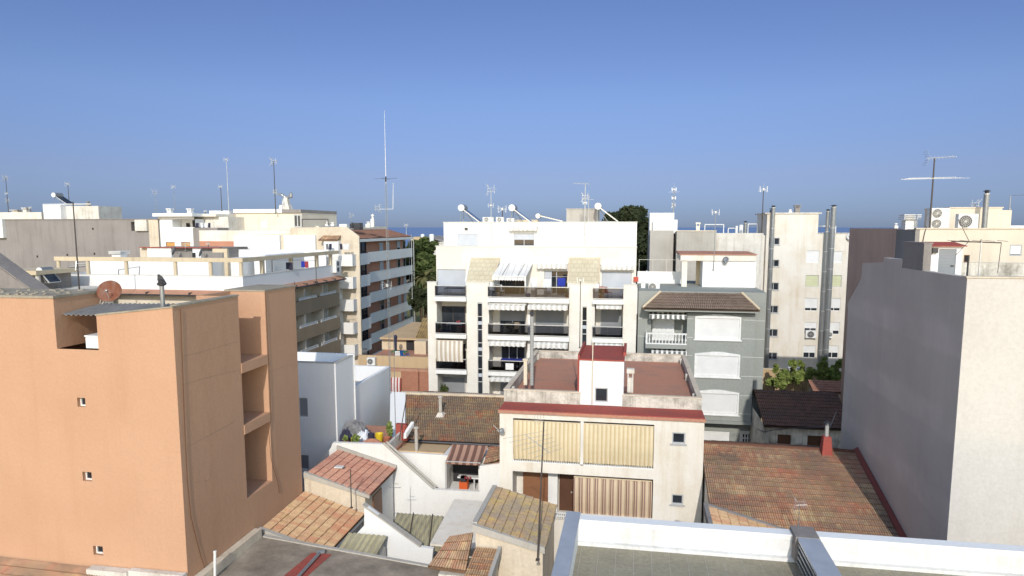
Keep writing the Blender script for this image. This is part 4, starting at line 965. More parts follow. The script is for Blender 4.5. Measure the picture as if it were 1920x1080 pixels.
# ================================================================== S white block in the orange block's shadow
YS_ = 37.6; xs = PY(629,690,YS_).x; FS2 = Pl('F',YS_)
zt = PY(629,682,YS_).z; y1 = PX(664,655,xs).y
Sb = T('house','plain white house half in the shade of the orange block','house',(xs-3,YS_+2,0))
h1 = FS2.rect(560,746,577,782); h2 = FS2.rect(560,853,579,880)
q = MB(); body(q, xs-9, xs, YS_, y1, 0, zt-.5, front=[h1+(.2,),h2+(.2,)]); q.build('wall','white_clean',Sb)
q = MB(); q.box(xs-9,xs,YS_,YS_+.22,zt-.5,zt); q.box(xs-9,xs,y1-.2,y1,zt-.5,zt+.1); q.box(xs-.22,xs,YS_+.22,y1-.2,zt-.5,zt+.0); q.build('parapet','white_clean',Sb)
q = MB(); q.box(xs-9,xs+.02,YS_-.03,YS_+.25,zt+.002,zt+.05); q.box(xs-.25,xs+.02,YS_+.252,y1-.22,zt+.002,zt+.05); q.build('coping','concrete',Sb)
for t in (h1,h2): window(Sb, FS2, *t, kind='shutter', mat='shutter_grey', w=-.12, frame='grey_frame', mull=0)
zl = PX(665,722,xs).z; y2 = PX(730,692,xs).y
q = MB(); q.box(xs-.25,xs,y1,y2,0,zl-.1); q.box(xs-3.2,xs,y2+.003,y2+.25,0,zl-.1); q.build('yard_wall','white_clean',Sb)
q = MB(); q.box(xs-6,xs-.25,y1,y2,0,zl-1.2); q.build('yard_floor','concrete',Sb)
q = MB(); q.tube((xs+.06,YS_+2.6,1),(xs+.06,YS_+2.6,zt+.1),.05,.05,8); q.build('downpipe','white_plastic',Sb)
# ================================================================== R3 mossy roof and the white courtyard walls
R3 = T('old_house','low old house under the broad mossy grey tile roof','house',(-11,42,0))
yE, yT = 39.0, 44.6; zE = 5.72; zT = PY(840,742,yT).z
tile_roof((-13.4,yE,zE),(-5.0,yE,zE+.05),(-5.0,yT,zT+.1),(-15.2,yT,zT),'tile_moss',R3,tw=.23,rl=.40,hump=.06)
tile_roof((-5.0,yT+4.5,zT-.9),(-15.2,yT+4.5,zT-.9),(-15.2,yT+.05,zT+.02),(-5.0,yT+.05,zT+.1),'tile_dark',R3,tw=.3,rl=.6)
q = MB(); q.hexa([(-15.6,yT-.1,zT-.1),(-5,yT-.1,zT),(-5,yT+.2,zT),(-15.6,yT+.2,zT-.1),(-15.6,yT-.1,zT+.14),(-5,yT-.1,zT+.22),(-5,yT+.2,zT+.22),(-15.6,yT+.2,zT+.14)]); q.build('ridge','cream_old',R3)
q = MB(); q.hexa([(-14.4,yE,zE-.25),(-13.42,yE,zE-.25),(-15.22,yT-.11,zT-.2),(-16.3,yT-.11,zT-.2),(-14.4,yE,zE+.10),(-13.42,yE,zE+.10),(-15.22,yT-.11,zT+.12),(-16.3,yT-.11,zT+.16)]); q.build('roof_verge','white_clean',R3)
q = MB(); q.prism([(yE+.3,0),(yE+.3,zE-.2),(yT,zT-.25),(yT+4.3,zT-1.1),(yT+4.3,0)],'x',-15.0,-5.2); q.build('wall','white_old',R3)
q = MB(); q.tube((-13.3,yE-.1,zE-.03),(-5,yE-.1,zE+.02),.08,.08,8); q.build('gutter','dark_metal',R3)
ch = T('chimney','slim chimney with a white mortar skirt on the mossy roof','chimney',PY(826,783,42.0),'chimneys on the roofs'); b_ = PY(826,783,41.9); tz = PY(826,746,41.9).z
q = MB(); q.hexa([(b_.x-.34,b_.y-.35,b_.z-.1),(b_.x+.34,b_.y-.35,b_.z-.1),(b_.x+.34,b_.y+.45,b_.z+.1),(b_.x-.34,b_.y+.45,b_.z+.1),(b_.x-.14,b_.y-.12,b_.z+.34),(b_.x+.14,b_.y-.12,b_.z+.34),(b_.x+.14,b_.y+.16,b_.z+.34),(b_.x-.14,b_.y+.16,b_.z+.34)]); q.build('skirt','white_old',ch)
MB().tube((b_.x,b_.y,b_.z+.3),(b_.x,b_.y,tz),.12,.11,12).build('stack','concrete',ch); MB().lathe((b_.x,b_.y,tz),[(.11,0),(.17,.03),(.15,.12),(.08,.16)]).build('cowl','concrete',ch)
# courtyard house : white walls
W_ = T('courtyard_house','white walled courtyard house with a rust striped awning','house',(-11.5,37,0))
YF = 36.2; YBk = 37.3
wallpoly(YF,[(556,905),(620,840),(624,830),(718,833),(812,918),(899,922),(899,874),(945,868),(950,1050),(600,1050),(556,1050)],.25,'front_wall','white',W_)
FB = Pl('F',YBk); op = FB.rect(837,866,897,922); zbk = PY(790,851,YBk).z
xl = PY(728,850,YBk).x; xr = PY(950,850,YBk).x
q = MB(); wall(q, FB, xl, xr, 0, zbk, [(op[0],op[1],op[2],op[3],1.6)]); q.quad((xl,YBk,zbk),(xr,YBk,zbk),(xr,yE+.3,zbk),(xl,yE+.3,zbk)); q.build('back_wall','white',W_)
q = MB(); q.box(xl,op[0]-.2,YBk+.2,yE+.2,zbk+.003,zbk+.07); q.build('flat_roof','ochre',W_)
q = MB(); q.box(op[0]-.1,op[1]+.1,YF+.25,YBk-.003,op[2]-.3,op[2]-.03); q.build('balcony_floor','concrete',W_)
MB().pbox(FB,op[0]+.01,op[1]-.01,op[2]+.01,op[3]-.01,-1.59,-1.5).build('interior','interior',W_)
# sloping cap along the stair wall
a = PY(718,832,YF); b = PY(812,917,YF); q = MB(); q.tube((a.x,YF+.05,a.z+.03),(b.x,YF+.05,b.z+.03),.07,.07,6); q.tube((a.x+.1,YF+.28,a.z+.03),(b.x+.1,YF+.28,b.z+.03),.07,.07,6); q.build('sloping_cap','concrete',W_)
# awning, sloping out
aw = [PY(848,833,YBk+.3),PY(915,836,YBk+.3),PY(899,868,YBk-1.0),PY(835,865,YBk-1.0)]
def cloth(par, tl, tr, br, bl, mat, name='awning', n=24, sag=.06, valance=.15):
    mb = MB(); tl,tr,br,bl = map(Vector,(tl,tr,br,bl))
    for lay in (0,-.02):
        for j in range(9):
            t = j/8
            for i in range(n+1):
                u = i/n; p = tl.lerp(tr,u).lerp(bl.lerp(br,u),min(1,t/.875)); p = p.copy()
                p.z += lay-sag*math.sin(math.pi*min(1,t/.875)); p.y -= lay*.8
                if j == 8: p.z -= valance*(.8+.2*abs(math.sin(u*math.pi*n/2)))
                mb.v.append(tuple(p))
    k = n+1; L = 9*k
    for j in range(8):
        for i in range(n): a = j*k+i; mb.f += [(a,a+1,a+k+1,a+k),(L+a,L+a+k,L+a+k+1,L+a+1)]
    return mb.build(name, mat, par, fix=False)
o = cloth(W_, aw[0],aw[1],aw[2],aw[3],'awning_rust')
q = MB(); q.tube(tuple(aw[3]),tuple(aw[2]),.03,.03,6); q.tube(tuple(aw[3]),(aw[3].x,aw[3].y,op[2]),.03,.03,6); q.tube(tuple(aw[2]),(aw[2].x,YBk-.1,aw[2].z-.5),.025,.025,6); q.build('awning_frame','light_metal',o)
tile_roof(PY(905,872,YF+.1),PY(945,862,YF+.1),PY(945,835,YBk+1.2),PY(917,838,YBk+1.2),'tile_main',W_,tw=.2,rl=.34)
# things in the awning opening
p = FB.pt(op[0]+.95,op[2]+.0,-.35); MB().box(p[0]-.22,p[0]+.22,p[1]-.2,p[1]+.2,p[2]+.02,p[2]+.5).thing('crate','orange_p','orange crate in the doorway under the rust striped awning','crate') if False else None
q = T('gas_heater','orange and black heater standing under the rust striped awning','heater',p)
MB().box(p[0]-.24,p[0]+.24,p[1]-.2,p[1]+.2,p[2]+.05,p[2]+.5).build('cabinet','orange_p',q); MB().box(p[0]-.17,p[0]+.17,p[1]-.15,p[1]+.15,p[2]+.503,p[2]+.8).build('top','dark_metal',q)
for k in range(3): hung(FB, 871+k*4.5, 893, 874.5+k*4.5, 898+k%2*2, .05, 'red_cloth', ('leftmost of the three small red cloths','middle one of the three small red cloths','rightmost of the three small red cloths')[k]+' on the line under the rust awning', 'cloth')
q = T('shelf','white wall shelf under the rust striped awning','shelf',FB.pt(op[0]+1.7,op[2]+.6,-.5)); m = MB(); m.pbox(FB,op[0]+.6,op[1]-.03,op[2]+.72,op[2]+.8,-.6,-.2); m.build('board','white_plastic',q); m = MB(); m.pbox(FB,op[1]-.35,op[1]-.3,op[2],op[2]+.72,-.5,-.3); m.build('bracket','white_plastic',q)
# vent stack beside the ochre roof
f1 = T('vent_stack','round pale vent stack in front of the mossy roof','vent',PY(781,848,YBk+.35)); b_ = PY(781,849,YBk+.35); tz = PY(781,804,YBk+.35).z
MB().tube((b_.x,b_.y,b_.z-.1),(b_.x,b_.y,tz),.10,.10,12).build('pipe','concrete',f1); MB().lathe((b_.x,b_.y,tz),[(.1,0),(.15,.02),(.15,.1),(.1,.13)]).build('cap','concrete',f1)
# terrace with clutter
zP = PY(670,831,YF).z; zT_ = zP-.55; xT0 = xs+.02; xT1 = PY(722,832,YF).x
q = MB(); q.box(xT0,xT1+.3,YF+.25,41.5,zT_-.2,zT_); q.build('terrace_floor','terracotta',W_)
q = MB(); a = PY(740,806,38.6); q.hexa([(xT1,YF+.26,zT_),(xT1+.16,YF+.26,zT_),(a.x+.5,39.0,zT_),(a.x+.34,39.0,zT_),(xT1,YF+.26,zP),(xT1+.16,YF+.26,zP),(a.x+.5,39.0,zP+.1),(a.x+.34,39.0,zP+.1)]); q.build('terrace_parapet','white_old',W_)
q = MB(); a = PY(741,807,38.4); b = PY(770,790,38.4); q.box(a.x,b.x-.25,38.4,38.7,a.z-.6,b.z-.22); q.build('stair_head','red_paint',W_)
q = MB(); a = PY(757,812,38.1); b = PY(771,792,38.9); q.hexa([(a.x,38.0,a.z-.3),(a.x+.18,38.0,a.z-.3),(b.x+.18,38.9,b.z-.2),(b.x,38.9,b.z-.2),(a.x,38.0,a.z),(a.x+.18,38.0,a.z),(b.x+.18,38.9,b.z+.05),(b.x,38.9,b.z+.05)]); q.build('stair_cheek','white_clean',W_)
yc = 37.6; FC = Pl('F',yc)
def pos(px, py, Y=yc): v = PY(px,py,Y); v.z = zT_; return v
def jar(px, r, h, mat, name, label, cat, Y=yc, prof=None):
    p = pos(px,820,Y); return MB().lathe(p, prof or [(r*.75,0),(r,h*.9),(r*1.05,h),(r*.9,h*.97),(r*.3,h*.5)], n=14).thing(name, mat, label, cat)
jar(711,.24,.62,'yellow','bucket','tall yellow bucket among the clutter on the small white terrace','bucket',38.0)
jar(725,.22,.55,'pot','flower_pot','pinkish clay pot right of the tall yellow bucket','pot',37.6)
jar(696,.2,.55,'dark_cloth','bucket','black bucket left of the tall yellow bucket','bucket',38.1)
jar(663,.16,.52,'yellow','watering_can','yellow can by the shrub on the small white terrace','can',37.2)
jar(672,.24,.2,'green_p','tub','low green tub at the front of the cluttered terrace','tub',36.75)
for i,(px0,px1,zb_,zt2,Yy,mt,lb) in enumerate(((641,690,.75,1.05,38.6,'grey_tarp','crumpled grey brown sheeting heaped at the back of the cluttered terrace'),(668,694,.25,.62,38.3,'white_cloth','bundled pale sheet in the middle of the cluttered terrace'),(640,664,.2,.7,38.3,'dark_cloth','dark folded sheet at the left of the cluttered terrace'))):
    a = pos(px0,820,Yy); b = pos(px1,820,Yy); m = MB(); n = 12; r5 = random.Random(i)
    for j in range(n+1):
        for k in range(n+1):
            u = j/n; v = k/n; e = math.sin(math.pi*u)*math.sin(math.pi*v)
            m.v.append((a.x+(b.x-a.x)*u, Yy-.5+v, zT_+zb_*.3+(zt2-zb_*.3)*(e**.4)*(1+.25*r5.uniform(-1,1)) if 0<j<n and 0<k<n else zT_+.01))
    for j in range(n):
        for k in range(n): q_ = j*(n+1)+k; m.f.append((q_,q_+1,q_+n+2,q_+n+1))
    m.thing('sheeting', mt, lb, 'sheeting')
a = pos(676,831,36.9); b = pos(720,831,36.9); m = MB(); cx = (a.x+b.x)/2; rx = (b.x-a.x)/2
pr = [(cx+rx*math.cos(t*math.pi/12), zT_+.05+.58*math.sin(t*math.pi/12)) for t in range(13)]
m.prism(pr,'y',36.85,37.0).thing('clay_board','terracotta','rounded terracotta board leaning at the front of the cluttered terrace','board')
def plant(px, Y, h, r, label, n=160, mat='shrub', z=None, size=.1, pot=True):
    p = pos(px,820,Y) if z is None else Vector((PY(px,820,Y).x,Y,z)); th = T('potted_plant', label, 'plant', p, 'potted plants on terraces and balconies')
    if pot: MB().lathe(p,[(.12,0),(.17,.28),(.18,.3),(.1,.28)],n=12).build('pot','pot',th)
    m = MB(); rr = random.Random(int(px)); 
    for k in range(5): m.tube((p.x,p.y,p.z+.25),(p.x+rr.uniform(-r,r)*.6,p.y+rr.uniform(-r,r)*.6,p.z+h*rr.uniform(.6,.95)),.015,.008,4)
    m.build('stem','bark',th); m = MB(); leaf_blob(m,(p.x,p.y,p.z+.3+(h-.3)*.55),(r,r,(h-.3)*.55),n,size,rr,.1); m.build('leaves',mat,th,fix=False)
plant(731,38.3,1.25,.2,'tall upright potted plant beside the stairs of the cluttered terrace',260)
plant(666,37.0,.75,.28,'bushy potted plant beside the yellow can on the cluttered terrace',200)
plant(648,37.2,.6,.16,'small potted plant in the left corner of the cluttered terrace',90)
antenna(823/1+0,600,0,38,'none','x') if False else None
antenna(742,620,828,36.6,'none','very tall thin grey mast rising from the small cluttered terrace', r=.022, mat='grey_metal')
mm = [o for o in bpy.data.objects if o.name.startswith('aerial_mast')][-1]
q = MB(); q.tube(tuple(PY(763,740,38)),tuple(PY(748,826,37.0)),.03,.03,5); q.thing('leaning_pole','rust_mast','dark pole leaning beside the tall mast of the cluttered terrace','pole')
# big pale mast beside it: carries the radio whip, see p6
# yellowed roof in the courtyard and its rail
YC = 33.2
a = [PY(800,1032,29.2),PY(846,1020,29.2),PY(832,972,32.6),PY(738,972,32.6)]
sh = T('courtyard_canopy','yellowed corrugated canopy over the white courtyard','canopy',(a[0].x-1,31,0))
zc_ = PY(790,1000,31).z
xa_, xb_ = PY(742,976,32.6).x, PY(832,976,32.6).x
corrugated((xa_+.6,29.75,zc_-.2),(xb_+.8,29.75,zc_-.2),(xb_,32.8,zc_+.15),(xa_,32.8,zc_+.15),12,.035,'yellow_sheet',sh)
q = MB()
for f in (.35,.75): q.tube((xa_+.7+(xb_-xa_)*f,29.75,zc_-.13),(xa_+(xb_-xa_)*f,32.8,zc_+.22),.03,.03,5)
q.build('batten','rust_mast',sh)
q = MB()
for x in (xa_+.9,xb_+.9): q.box(x-.05,x+.05,29.9,30.0,0,zc_-.3)
for x in (xa_+.1,xb_-.1): q.box(x-.05,x+.05,32.6,32.7,0,zc_+.1)
q.build('post','grey_metal',sh)
rl = T('railing','thin grey railing at the back of the white courtyard','railing',PY(786,965,33.4)); a = PY(738,965,33.4); b = PY(831,960,33.4)
q = MB(); z0_ = a.z-.45
for zz in (a.z+.1,a.z-.12): q.tube((a.x,33.4,zz),(b.x,33.4,zz),.02,.02,5)
for k in range(6): x = a.x+(b.x-a.x)*k/5; q.tube((x,33.4,z0_),(x,33.4,a.z+.1),.018,.018,5)
q.build('bars','grey_metal',rl); q = MB(); q.box(a.x,b.x,33.42,33.45,z0_,a.z-.13); q.build('panel','white_plastic',rl)
q = MB(); a = PY(838,985,33.0); b = PY(905,965,33.0); q.hexa([(a.x,30,zc_-.1),(b.x+.3,30,zc_-.1),(b.x,34.5,zc_+.3),(a.x,34.5,zc_+.3),(a.x,30,zc_+.0),(b.x+.3,30,zc_+.0),(b.x,34.5,zc_+.4),(a.x,34.5,zc_+.4)]); q.build('cover','cream_pale',W_)
# white wall running down, in front of the courtyard
YD = 29.4
D_ = T('yard_wall','white yard wall with a sloping top beside the clay tile roof','wall',PY(740,1050,YD))
wallpoly(YD,[(683,950),(690,952),(788,1026),(812,1029),(808,1075),(640,1075),(660,1010),(683,985)],.2,'wall','white_clean',D_)
a = PY(684,949,YD); b = PY(788,1026,YD); q = MB(); q.hexa([(a.x-.1,YD-.05,a.z),(b.x,YD-.05,b.z),(b.x,YD+.3,b.z),(a.x-.1,YD+.3,a.z),(a.x-.1,YD-.05,a.z+.08),(b.x,YD-.05,b.z+.08),(b.x,YD+.3,b.z+.08),(a.x-.1,YD+.3,a.z+.08)]); q.build('coping','concrete',D_)
zz = PY(680,1030,28).z
sh = T('shed','small shed with a cream corrugated roof between the tile roof and the yard wall','shed',(-11.9,28,0))
corrugated((-12.9,27.0,zz-.25),(-11.0,27.0,zz-.25),(-11.0,29.2,zz+.15),(-12.9,29.2,zz+.15),8,.03,'yellow_sheet',sh)
q = MB(); q.box(-12.85,-11.05,27.15,29.1,0,zz-.35); q.build('wall','white_old',sh)
# ================================================================== R4 hut, R5, R6
YH4 = 26.0; p = PY(890,986,YH4); r_ = PY(1021,1028,YH4); yb = 30.2
R4 = T('roof_hut','cream hut with a lichen covered tile roof','hut',((p.x+r_.x)/2,28,0))
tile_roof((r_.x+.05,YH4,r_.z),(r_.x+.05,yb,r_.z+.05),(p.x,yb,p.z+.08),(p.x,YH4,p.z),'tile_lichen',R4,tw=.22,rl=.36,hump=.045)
q = MB(); q.prism([(p.x+.02,0),(r_.x-.08,0),(r_.x-.08,r_.z-.2),(p.x+.02,p.z-.16)],'y',YH4+.06,yb-.05); q.build('wall','cream_old',R4)
q = MB(); q.hexa([(p.x-.08,YH4-.08,p.z-.22),(r_.x+.02,YH4-.08,r_.z-.2),(r_.x+.02,YH4+.1,r_.z-.2),(p.x-.08,YH4+.1,p.z-.22),(p.x-.08,YH4-.08,p.z+.08),(r_.x+.02,YH4-.08,r_.z+.05),(r_.x+.02,YH4+.1,r_.z+.05),(p.x-.08,YH4+.1,p.z+.08)])
q.box(p.x-.12,p.x+.08,YH4+.11,yb,p.z-.2,p.z+.12); q.build('mortar_edge','concrete',R4)
R5 = T('lean_to','reddish tiled lean-to against the left side of the lichen roofed hut','shed',(p.x-1.5,25.5,0))
a = PX(887,998,p.x-.15); b = PX(873,1072,p.x-.15); c = PY(802,1062,b.y); d = PY(842,1006,a.y)
tile_roof((c.x,b.y,c.z),(b.x,b.y,b.z),(a.x,a.y,a.z),(d.x,a.y,d.z),'tile_main',R5,tw=.21,rl=.36)
q = MB(); q.box(min(c.x,d.x)+.4,a.x,b.y+.1,a.y-.1,0,min(c.z,b.z)-.25); q.build('wall','white_old',R5)
R6 = T('lean_to','narrow yellowish tiled lean-to in front of the lichen roofed hut','shed',(-5.6,24,0))
a = PY(892,1026,YH4-.1); d = PY(934,1022,YH4-.1); yb6 = 23.6; b = PY(880,1092,yb6); c = PY(918,1090,yb6)
tile_roof((a.x,yb6,b.z),(d.x,yb6,b.z),(d.x,YH4-.1,a.z),(a.x,YH4-.1,a.z),'tile_orange',R6,tw=.2,rl=.36)
q = MB(); q.hexa([(d.x,yb6,b.z-.2),(d.x+.14,yb6,b.z-.2),(d.x+.14,YH4-.1,a.z-.2),(d.x,YH4-.1,a.z-.2),(d.x,yb6,b.z+.12),(d.x+.14,yb6,b.z+.12),(d.x+.14,YH4-.1,a.z+.12),(d.x,YH4-.1,a.z+.12)]); q.build('cement_edge','concrete',R6)
q = MB(); q.box(a.x+.05,d.x-.01,yb6+.1,YH4-.12,0,b.z-.2); q.build('wall','cream_old',R6)
# ================================================================== T aged cement roof at the bottom
zc_ = 4.72
Tb = T('flat_roof','aged grey cement roof crossed by a red painted strip','roof',(-11,22,0))
q = MB(); q.prism([(XA+.02,27.3),(-6.35,25.62),(-6.0,15),(XA+.02,15)],'z',0,zc_); q.build('roof_deck','cement_roof',Tb)
q = MB(); q.prism([(XA+.36,27.42),(-6.3,25.74),(-6.3,25.56),(XA+.36,27.24)],'z',zc_-.2,zc_+.05); q.build('roof_edge','concrete',Tb)
a = PZ(560,1075,zc_); b = PZ(598,1075,zc_); c = PZ(585,1037,zc_); d = PZ(622,1040,zc_)
q = MB(); q.prism([(a.x-.75,a.y-3),(b.x-.6,a.y-3),(d.x,d.y),(c.x,d.y)],'z',zc_+.002,zc_+.02); q.build('red_strip','red_paint',Tb)
a = PZ(560,1080,zc_+.12); b = PZ(600,1036,zc_+.12); q = MB(); q.tube(tuple(a+(a-b)*1.5),tuple(b),.07,.07,8); q.tube((b.x-.1,b.y-.1,b.z),(b.x+.12,b.y+.12,b.z),.1,.1,8); q.thing('drain_pipe','grey_metal','grey pipe lying along the red strip of the cement roof','pipe')
q = MB(); q.box(XA+.02,XA+.35,15,27.2,zc_+.003,zc_+.42); q.build('kerb','cream_old',Tb)
q = MB(); b_ = PZ(403,1085,zc_); t_ = PY(403,1035,b_.y); q.tube(tuple(b_),tuple(t_),.055,.055,10); q.lathe(tuple(t_),[(.055,0),(.065,.01),(.065,.04),(.02,.05)],n=10); q.thing('pipe_stub','white_plastic','white upright pipe stub beside the orange wall','pipe')
# ================================================================== U tile roof at the foot of the orange wall
Ub = T('low_house','low house with old red tiles at the foot of the orange wall','house',(-19,21,0))
a = PY(0,1046,YA-.08); b = PY(235,1072,YA-.08)
tile_roof((a.x-4,YA-4,a.z-1.6),(b.x,YA-4,a.z-1.6),(b.x,YA-.06,b.z),(a.x-4,YA-.06,a.z+.1),'tile_main',Ub,tw=.23,rl=.4)
q = MB(); q.box(a.x-4,b.x,YA-3.9,YA-.1,0,a.z-1.9); q.build('wall','white_old',Ub)
q = MB(); a = PY(165,1066,YA-.3); b = PY(240,1070,YA-.3); q.box(a.x,b.x,YA-.4,YA-.05,a.z-.6,a.z+.02); c = PY(345,1073,YA-.2); q.box(b.x,c.x,YA-.3,YA-.05,b.z-.8,b.z); q.build('mortar_edge','white_old',Ub)
# ================================================================== G white apartment block with glass balconies
YG = 53.0; FG = Pl('F',YG); YW_ = 56.0; FW = Pl('F',YW_); YU = 59.0; FU = Pl('F',YU); YL = YG+1.6; FL = Pl('F',YL)
def gx(px, P=FG): return P.uv(px,600)[0]
def gz(py, px=990, P=FG): return P.uv(px,py)[1]
G = T('apartment_building','white apartment building with dark glass balconies and solar heaters on top','building',(gx(1000),YG+5,0))
xg0, xg1 = gx(802), gx(1193); ztg = gz(532)
ST = [gz(558.5),gz(629),gz(697),gz(768)]; SB = [gz(566.5),gz(637),gz(704.5),gz(775)]
bays = [(gx(819),gx(875)),(gx(917),gx(1067)),(gx(1115),gx(1168))]
hol = []
for a,b in bays:
    for k in range(3): hol.append((a,b,ST[k+1],SB[k],1.6))
    hol.append((a,b,ST[3]-3.0,SB[3],1.6))
st1 = (gx(895),gx(905)); st2 = (gx(1091),gx(1101))
zs1 = gz(568); hol += [(st1[0],st1[1],1.5,zs1,.18),(st2[0],st2[1],1.5,gz(571),.18)]
q = MB(); wall(q, FG, xg0, xg1, 0, SB[0], hol)
wall(q, Pl('R',xg1), YG, YG+12, 0, ST[0]); wall(q, Pl('L',xg0), YG, YG+12, 0, ST[0])
q.quad((xg0,YG+12,0),(xg1,YG+12,0),(xg1,YG+12,ST[0]),(xg0,YG+12,ST[0])); q.quad((xg0,YG,SB[0]),(xg1,YG,SB[0]),(xg1,YG+12,SB[0]),(xg0,YG+12,SB[0]))
q.build('wall','white_brick',G)
q = MB(); q.box(xg0+.01,xg1-.01,YG+.004,YW_,SB[0]+.003,ST[0]-.01); q.build('terrace_floor','concrete',G)
for a,b in ((xg0,bays[0][0]),(bays[0][1],bays[1][0]),(bays[1][1],bays[2][0]),(bays[2][1],xg1)):
    q = MB(); deep = YG+.5 if a in (xg0,bays[2][1]) else YG+.3
    q.box(a,b,YG,deep,SB[0]+.002,ztg); q.box(a-.03,b+.03,YG-.04,deep+.03,ztg+.002,ztg+.05); q.build('pier','white_brick',G)
# top floor, set back
zw = FW.uv(1000,463)[1]; xw0 = FW.uv(818,500)[0]; xw1 = FW.uv(1193,500)[0]
wl = [FW.rect(820,505,873,557),FW.rect(928,516,985,557),FW.rect(1020,508,1066,557),FW.rect(1128,509,1184,557)]
q = MB(); body(q, xw0, xw1, YW_, YG+11.9, ST[0]-.02, zw, front=[(t[0],t[1],ST[0],t[3],.3) for t in wl]); q.build('upper_wall','white_brick',G)
q = MB(); q.box(xw0-.04,xw1+.04,YW_-.05,YW_+.3,zw+.002,zw+.06); q.build('coping','white',G)
window(G, FW, wl[0][0],wl[0][1],ST[0]+.02,wl[0][3],kind='shutter',mat='shutter_pale',w=-.12,frame='grey_frame',mull=1)
window(G, FW, wl[1][0],wl[1][1],ST[0]+.02,wl[1][3],kind='glass',w=-.2,frame='dark_frame',mull=2)
window(G, FW, wl[2][0],wl[2][1],ST[0]+.02,wl[2][3],kind='glass',w=-.2,frame='grey_frame',mull=1)
MB().pbox(FW,wl[2][0]+.05,wl[2][0]+.62,ST[0]+.05,wl[2][3]-.04,-.14,-.08).build('shutter','shutter_pale',G)
window(G, FW, wl[3][0],wl[3][1],ST[0]+.02,wl[3][3],kind='shutter',mat='shutter_pale',w=-.12,frame='grey_frame',mull=1)
# sloping beige tiled blocks
for (pb0,pb1,pt0,pt1) in ((873,923,882,937),(1064,1123,1069,1125)):
    a = PY(pb0,532,YG+.3); b = PY(pb1,532,YG+.3); c = PY(pt1,484,YW_-.003); d = PY(pt0,484,YW_-.003); zt_ = ztg+.06
    q = MB(); q.hexa([(a.x,a.y,ST[0]),(b.x,b.y,ST[0]),(c.x,c.y,ST[0]),(d.x,d.y,ST[0]),(a.x,a.y,zt_),(b.x,b.y,zt_),(c.x,c.y,c.z),(d.x,d.y,d.z)]); q.build('sloping_wall','white_clean',G)
    up = Vector((0,-.5,.9)).normalized()*.05
    P4 = [Vector((a.x+.05,a.y,zt_)),Vector((b.x-.05,b.y,zt_)),Vector((c.x-.05,c.y,c.z)),Vector((d.x+.05,d.y,d.z))]
    q = MB(); q.hexa([tuple(p+up*.1) for p in P4]+[tuple(p+up) for p in P4]); q.build('sloping_tiles','beige_tile',G)
    for s,(i,j) in enumerate(((0,3),(1,2))):
        q = MB(); o_ = Vector((-.1,0,0)) if s == 0 else Vector((.1,0,0))
        q.hexa([tuple(P4[i]+o_),tuple(P4[i]),tuple(P4[j]),tuple(P4[j]+o_),tuple(P4[i]+o_+up*1.4),tuple(P4[i]+up*1.4),tuple(P4[j]+up*1.4),tuple(P4[j]+o_+up*1.4)]); q.build('slope_edge','sand' if (pb0 > 1000 or s) else 'white_clean',G)
# penthouse storey
zu = FU.uv(1010,417)[1]; xu0 = FU.uv(832,440)[0]; xu1 = FU.uv(1194,440)[0]
wu = [FU.rect(858,438,896,461),FU.rect(963,438,1002,461),FU.rect(1037,438,1077,461),FU.rect(1126,437,1167,461)]
q = MB(); body(q, xu0, xu1, YU, YG+11.5, zw-.9, zu, front=[t+(.2,) for t in wu]); q.build('penthouse_wall','white',G)
q = MB(); q.box(xu0-.05,xu1+.05,YU-.06,YU+.25,zu+.002,zu+.05); q.build('penthouse_coping','white',G)
window(G, FU, *wu[0], kind='shutter', mat='shutter_pale', w=-.08, frame='grey_frame', mull=1)
window(G, FU, *wu[1], kind='half', mat='shutter_pale', w=-.1, frame='grey_frame', mull=1, open_=.5)
window(G, FU, *wu[2], kind='shutter', w=-.08, mull=1); window(G, FU, *wu[3], kind='shutter', w=-.08, mull=1)
q = MB(); q.pbox(FU,FU.uv(872,428)[0],FU.uv(877,428)[0],FU.uv(875,431)[1],FU.uv(875,427)[1],0,.15); q.build('wall_lamp','dark_metal',G)
def cassette(par, pl, px0, py0, px1, py1, mat='awning_white', out=.45, frame='white_plastic'):
    """awning rolled out a little: sloping cloth with a scalloped valance under its cassette"""
    u0,u1,v0,v1 = pl.rect(px0,py0,px1,py1); h = v1-v0
    o = cloth(par, pl.pt(u0,v1-.04,.12), pl.pt(u1,v1-.04,.12), pl.pt(u1,v1-h*.3,out), pl.pt(u0,v1-h*.3,out), mat, n=16, sag=.0, valance=h*.68)
    MB().pbox(pl,u0-.04,u1+.04,v1-.05,v1+.05,.02,.16).build('cassette',frame,o)
    MB().tube(pl.pt(u0,v1-h*.3,out-.03),pl.pt(u1,v1-h*.3,out-.03),.025,.025,6).build('front_bar',frame,o)
    return o
cassette(G, FU, 956,424,1009,433)
cassette(G, FW, 1008,493,1065,504); cassette(G, FW, 1127,496,1190,506)
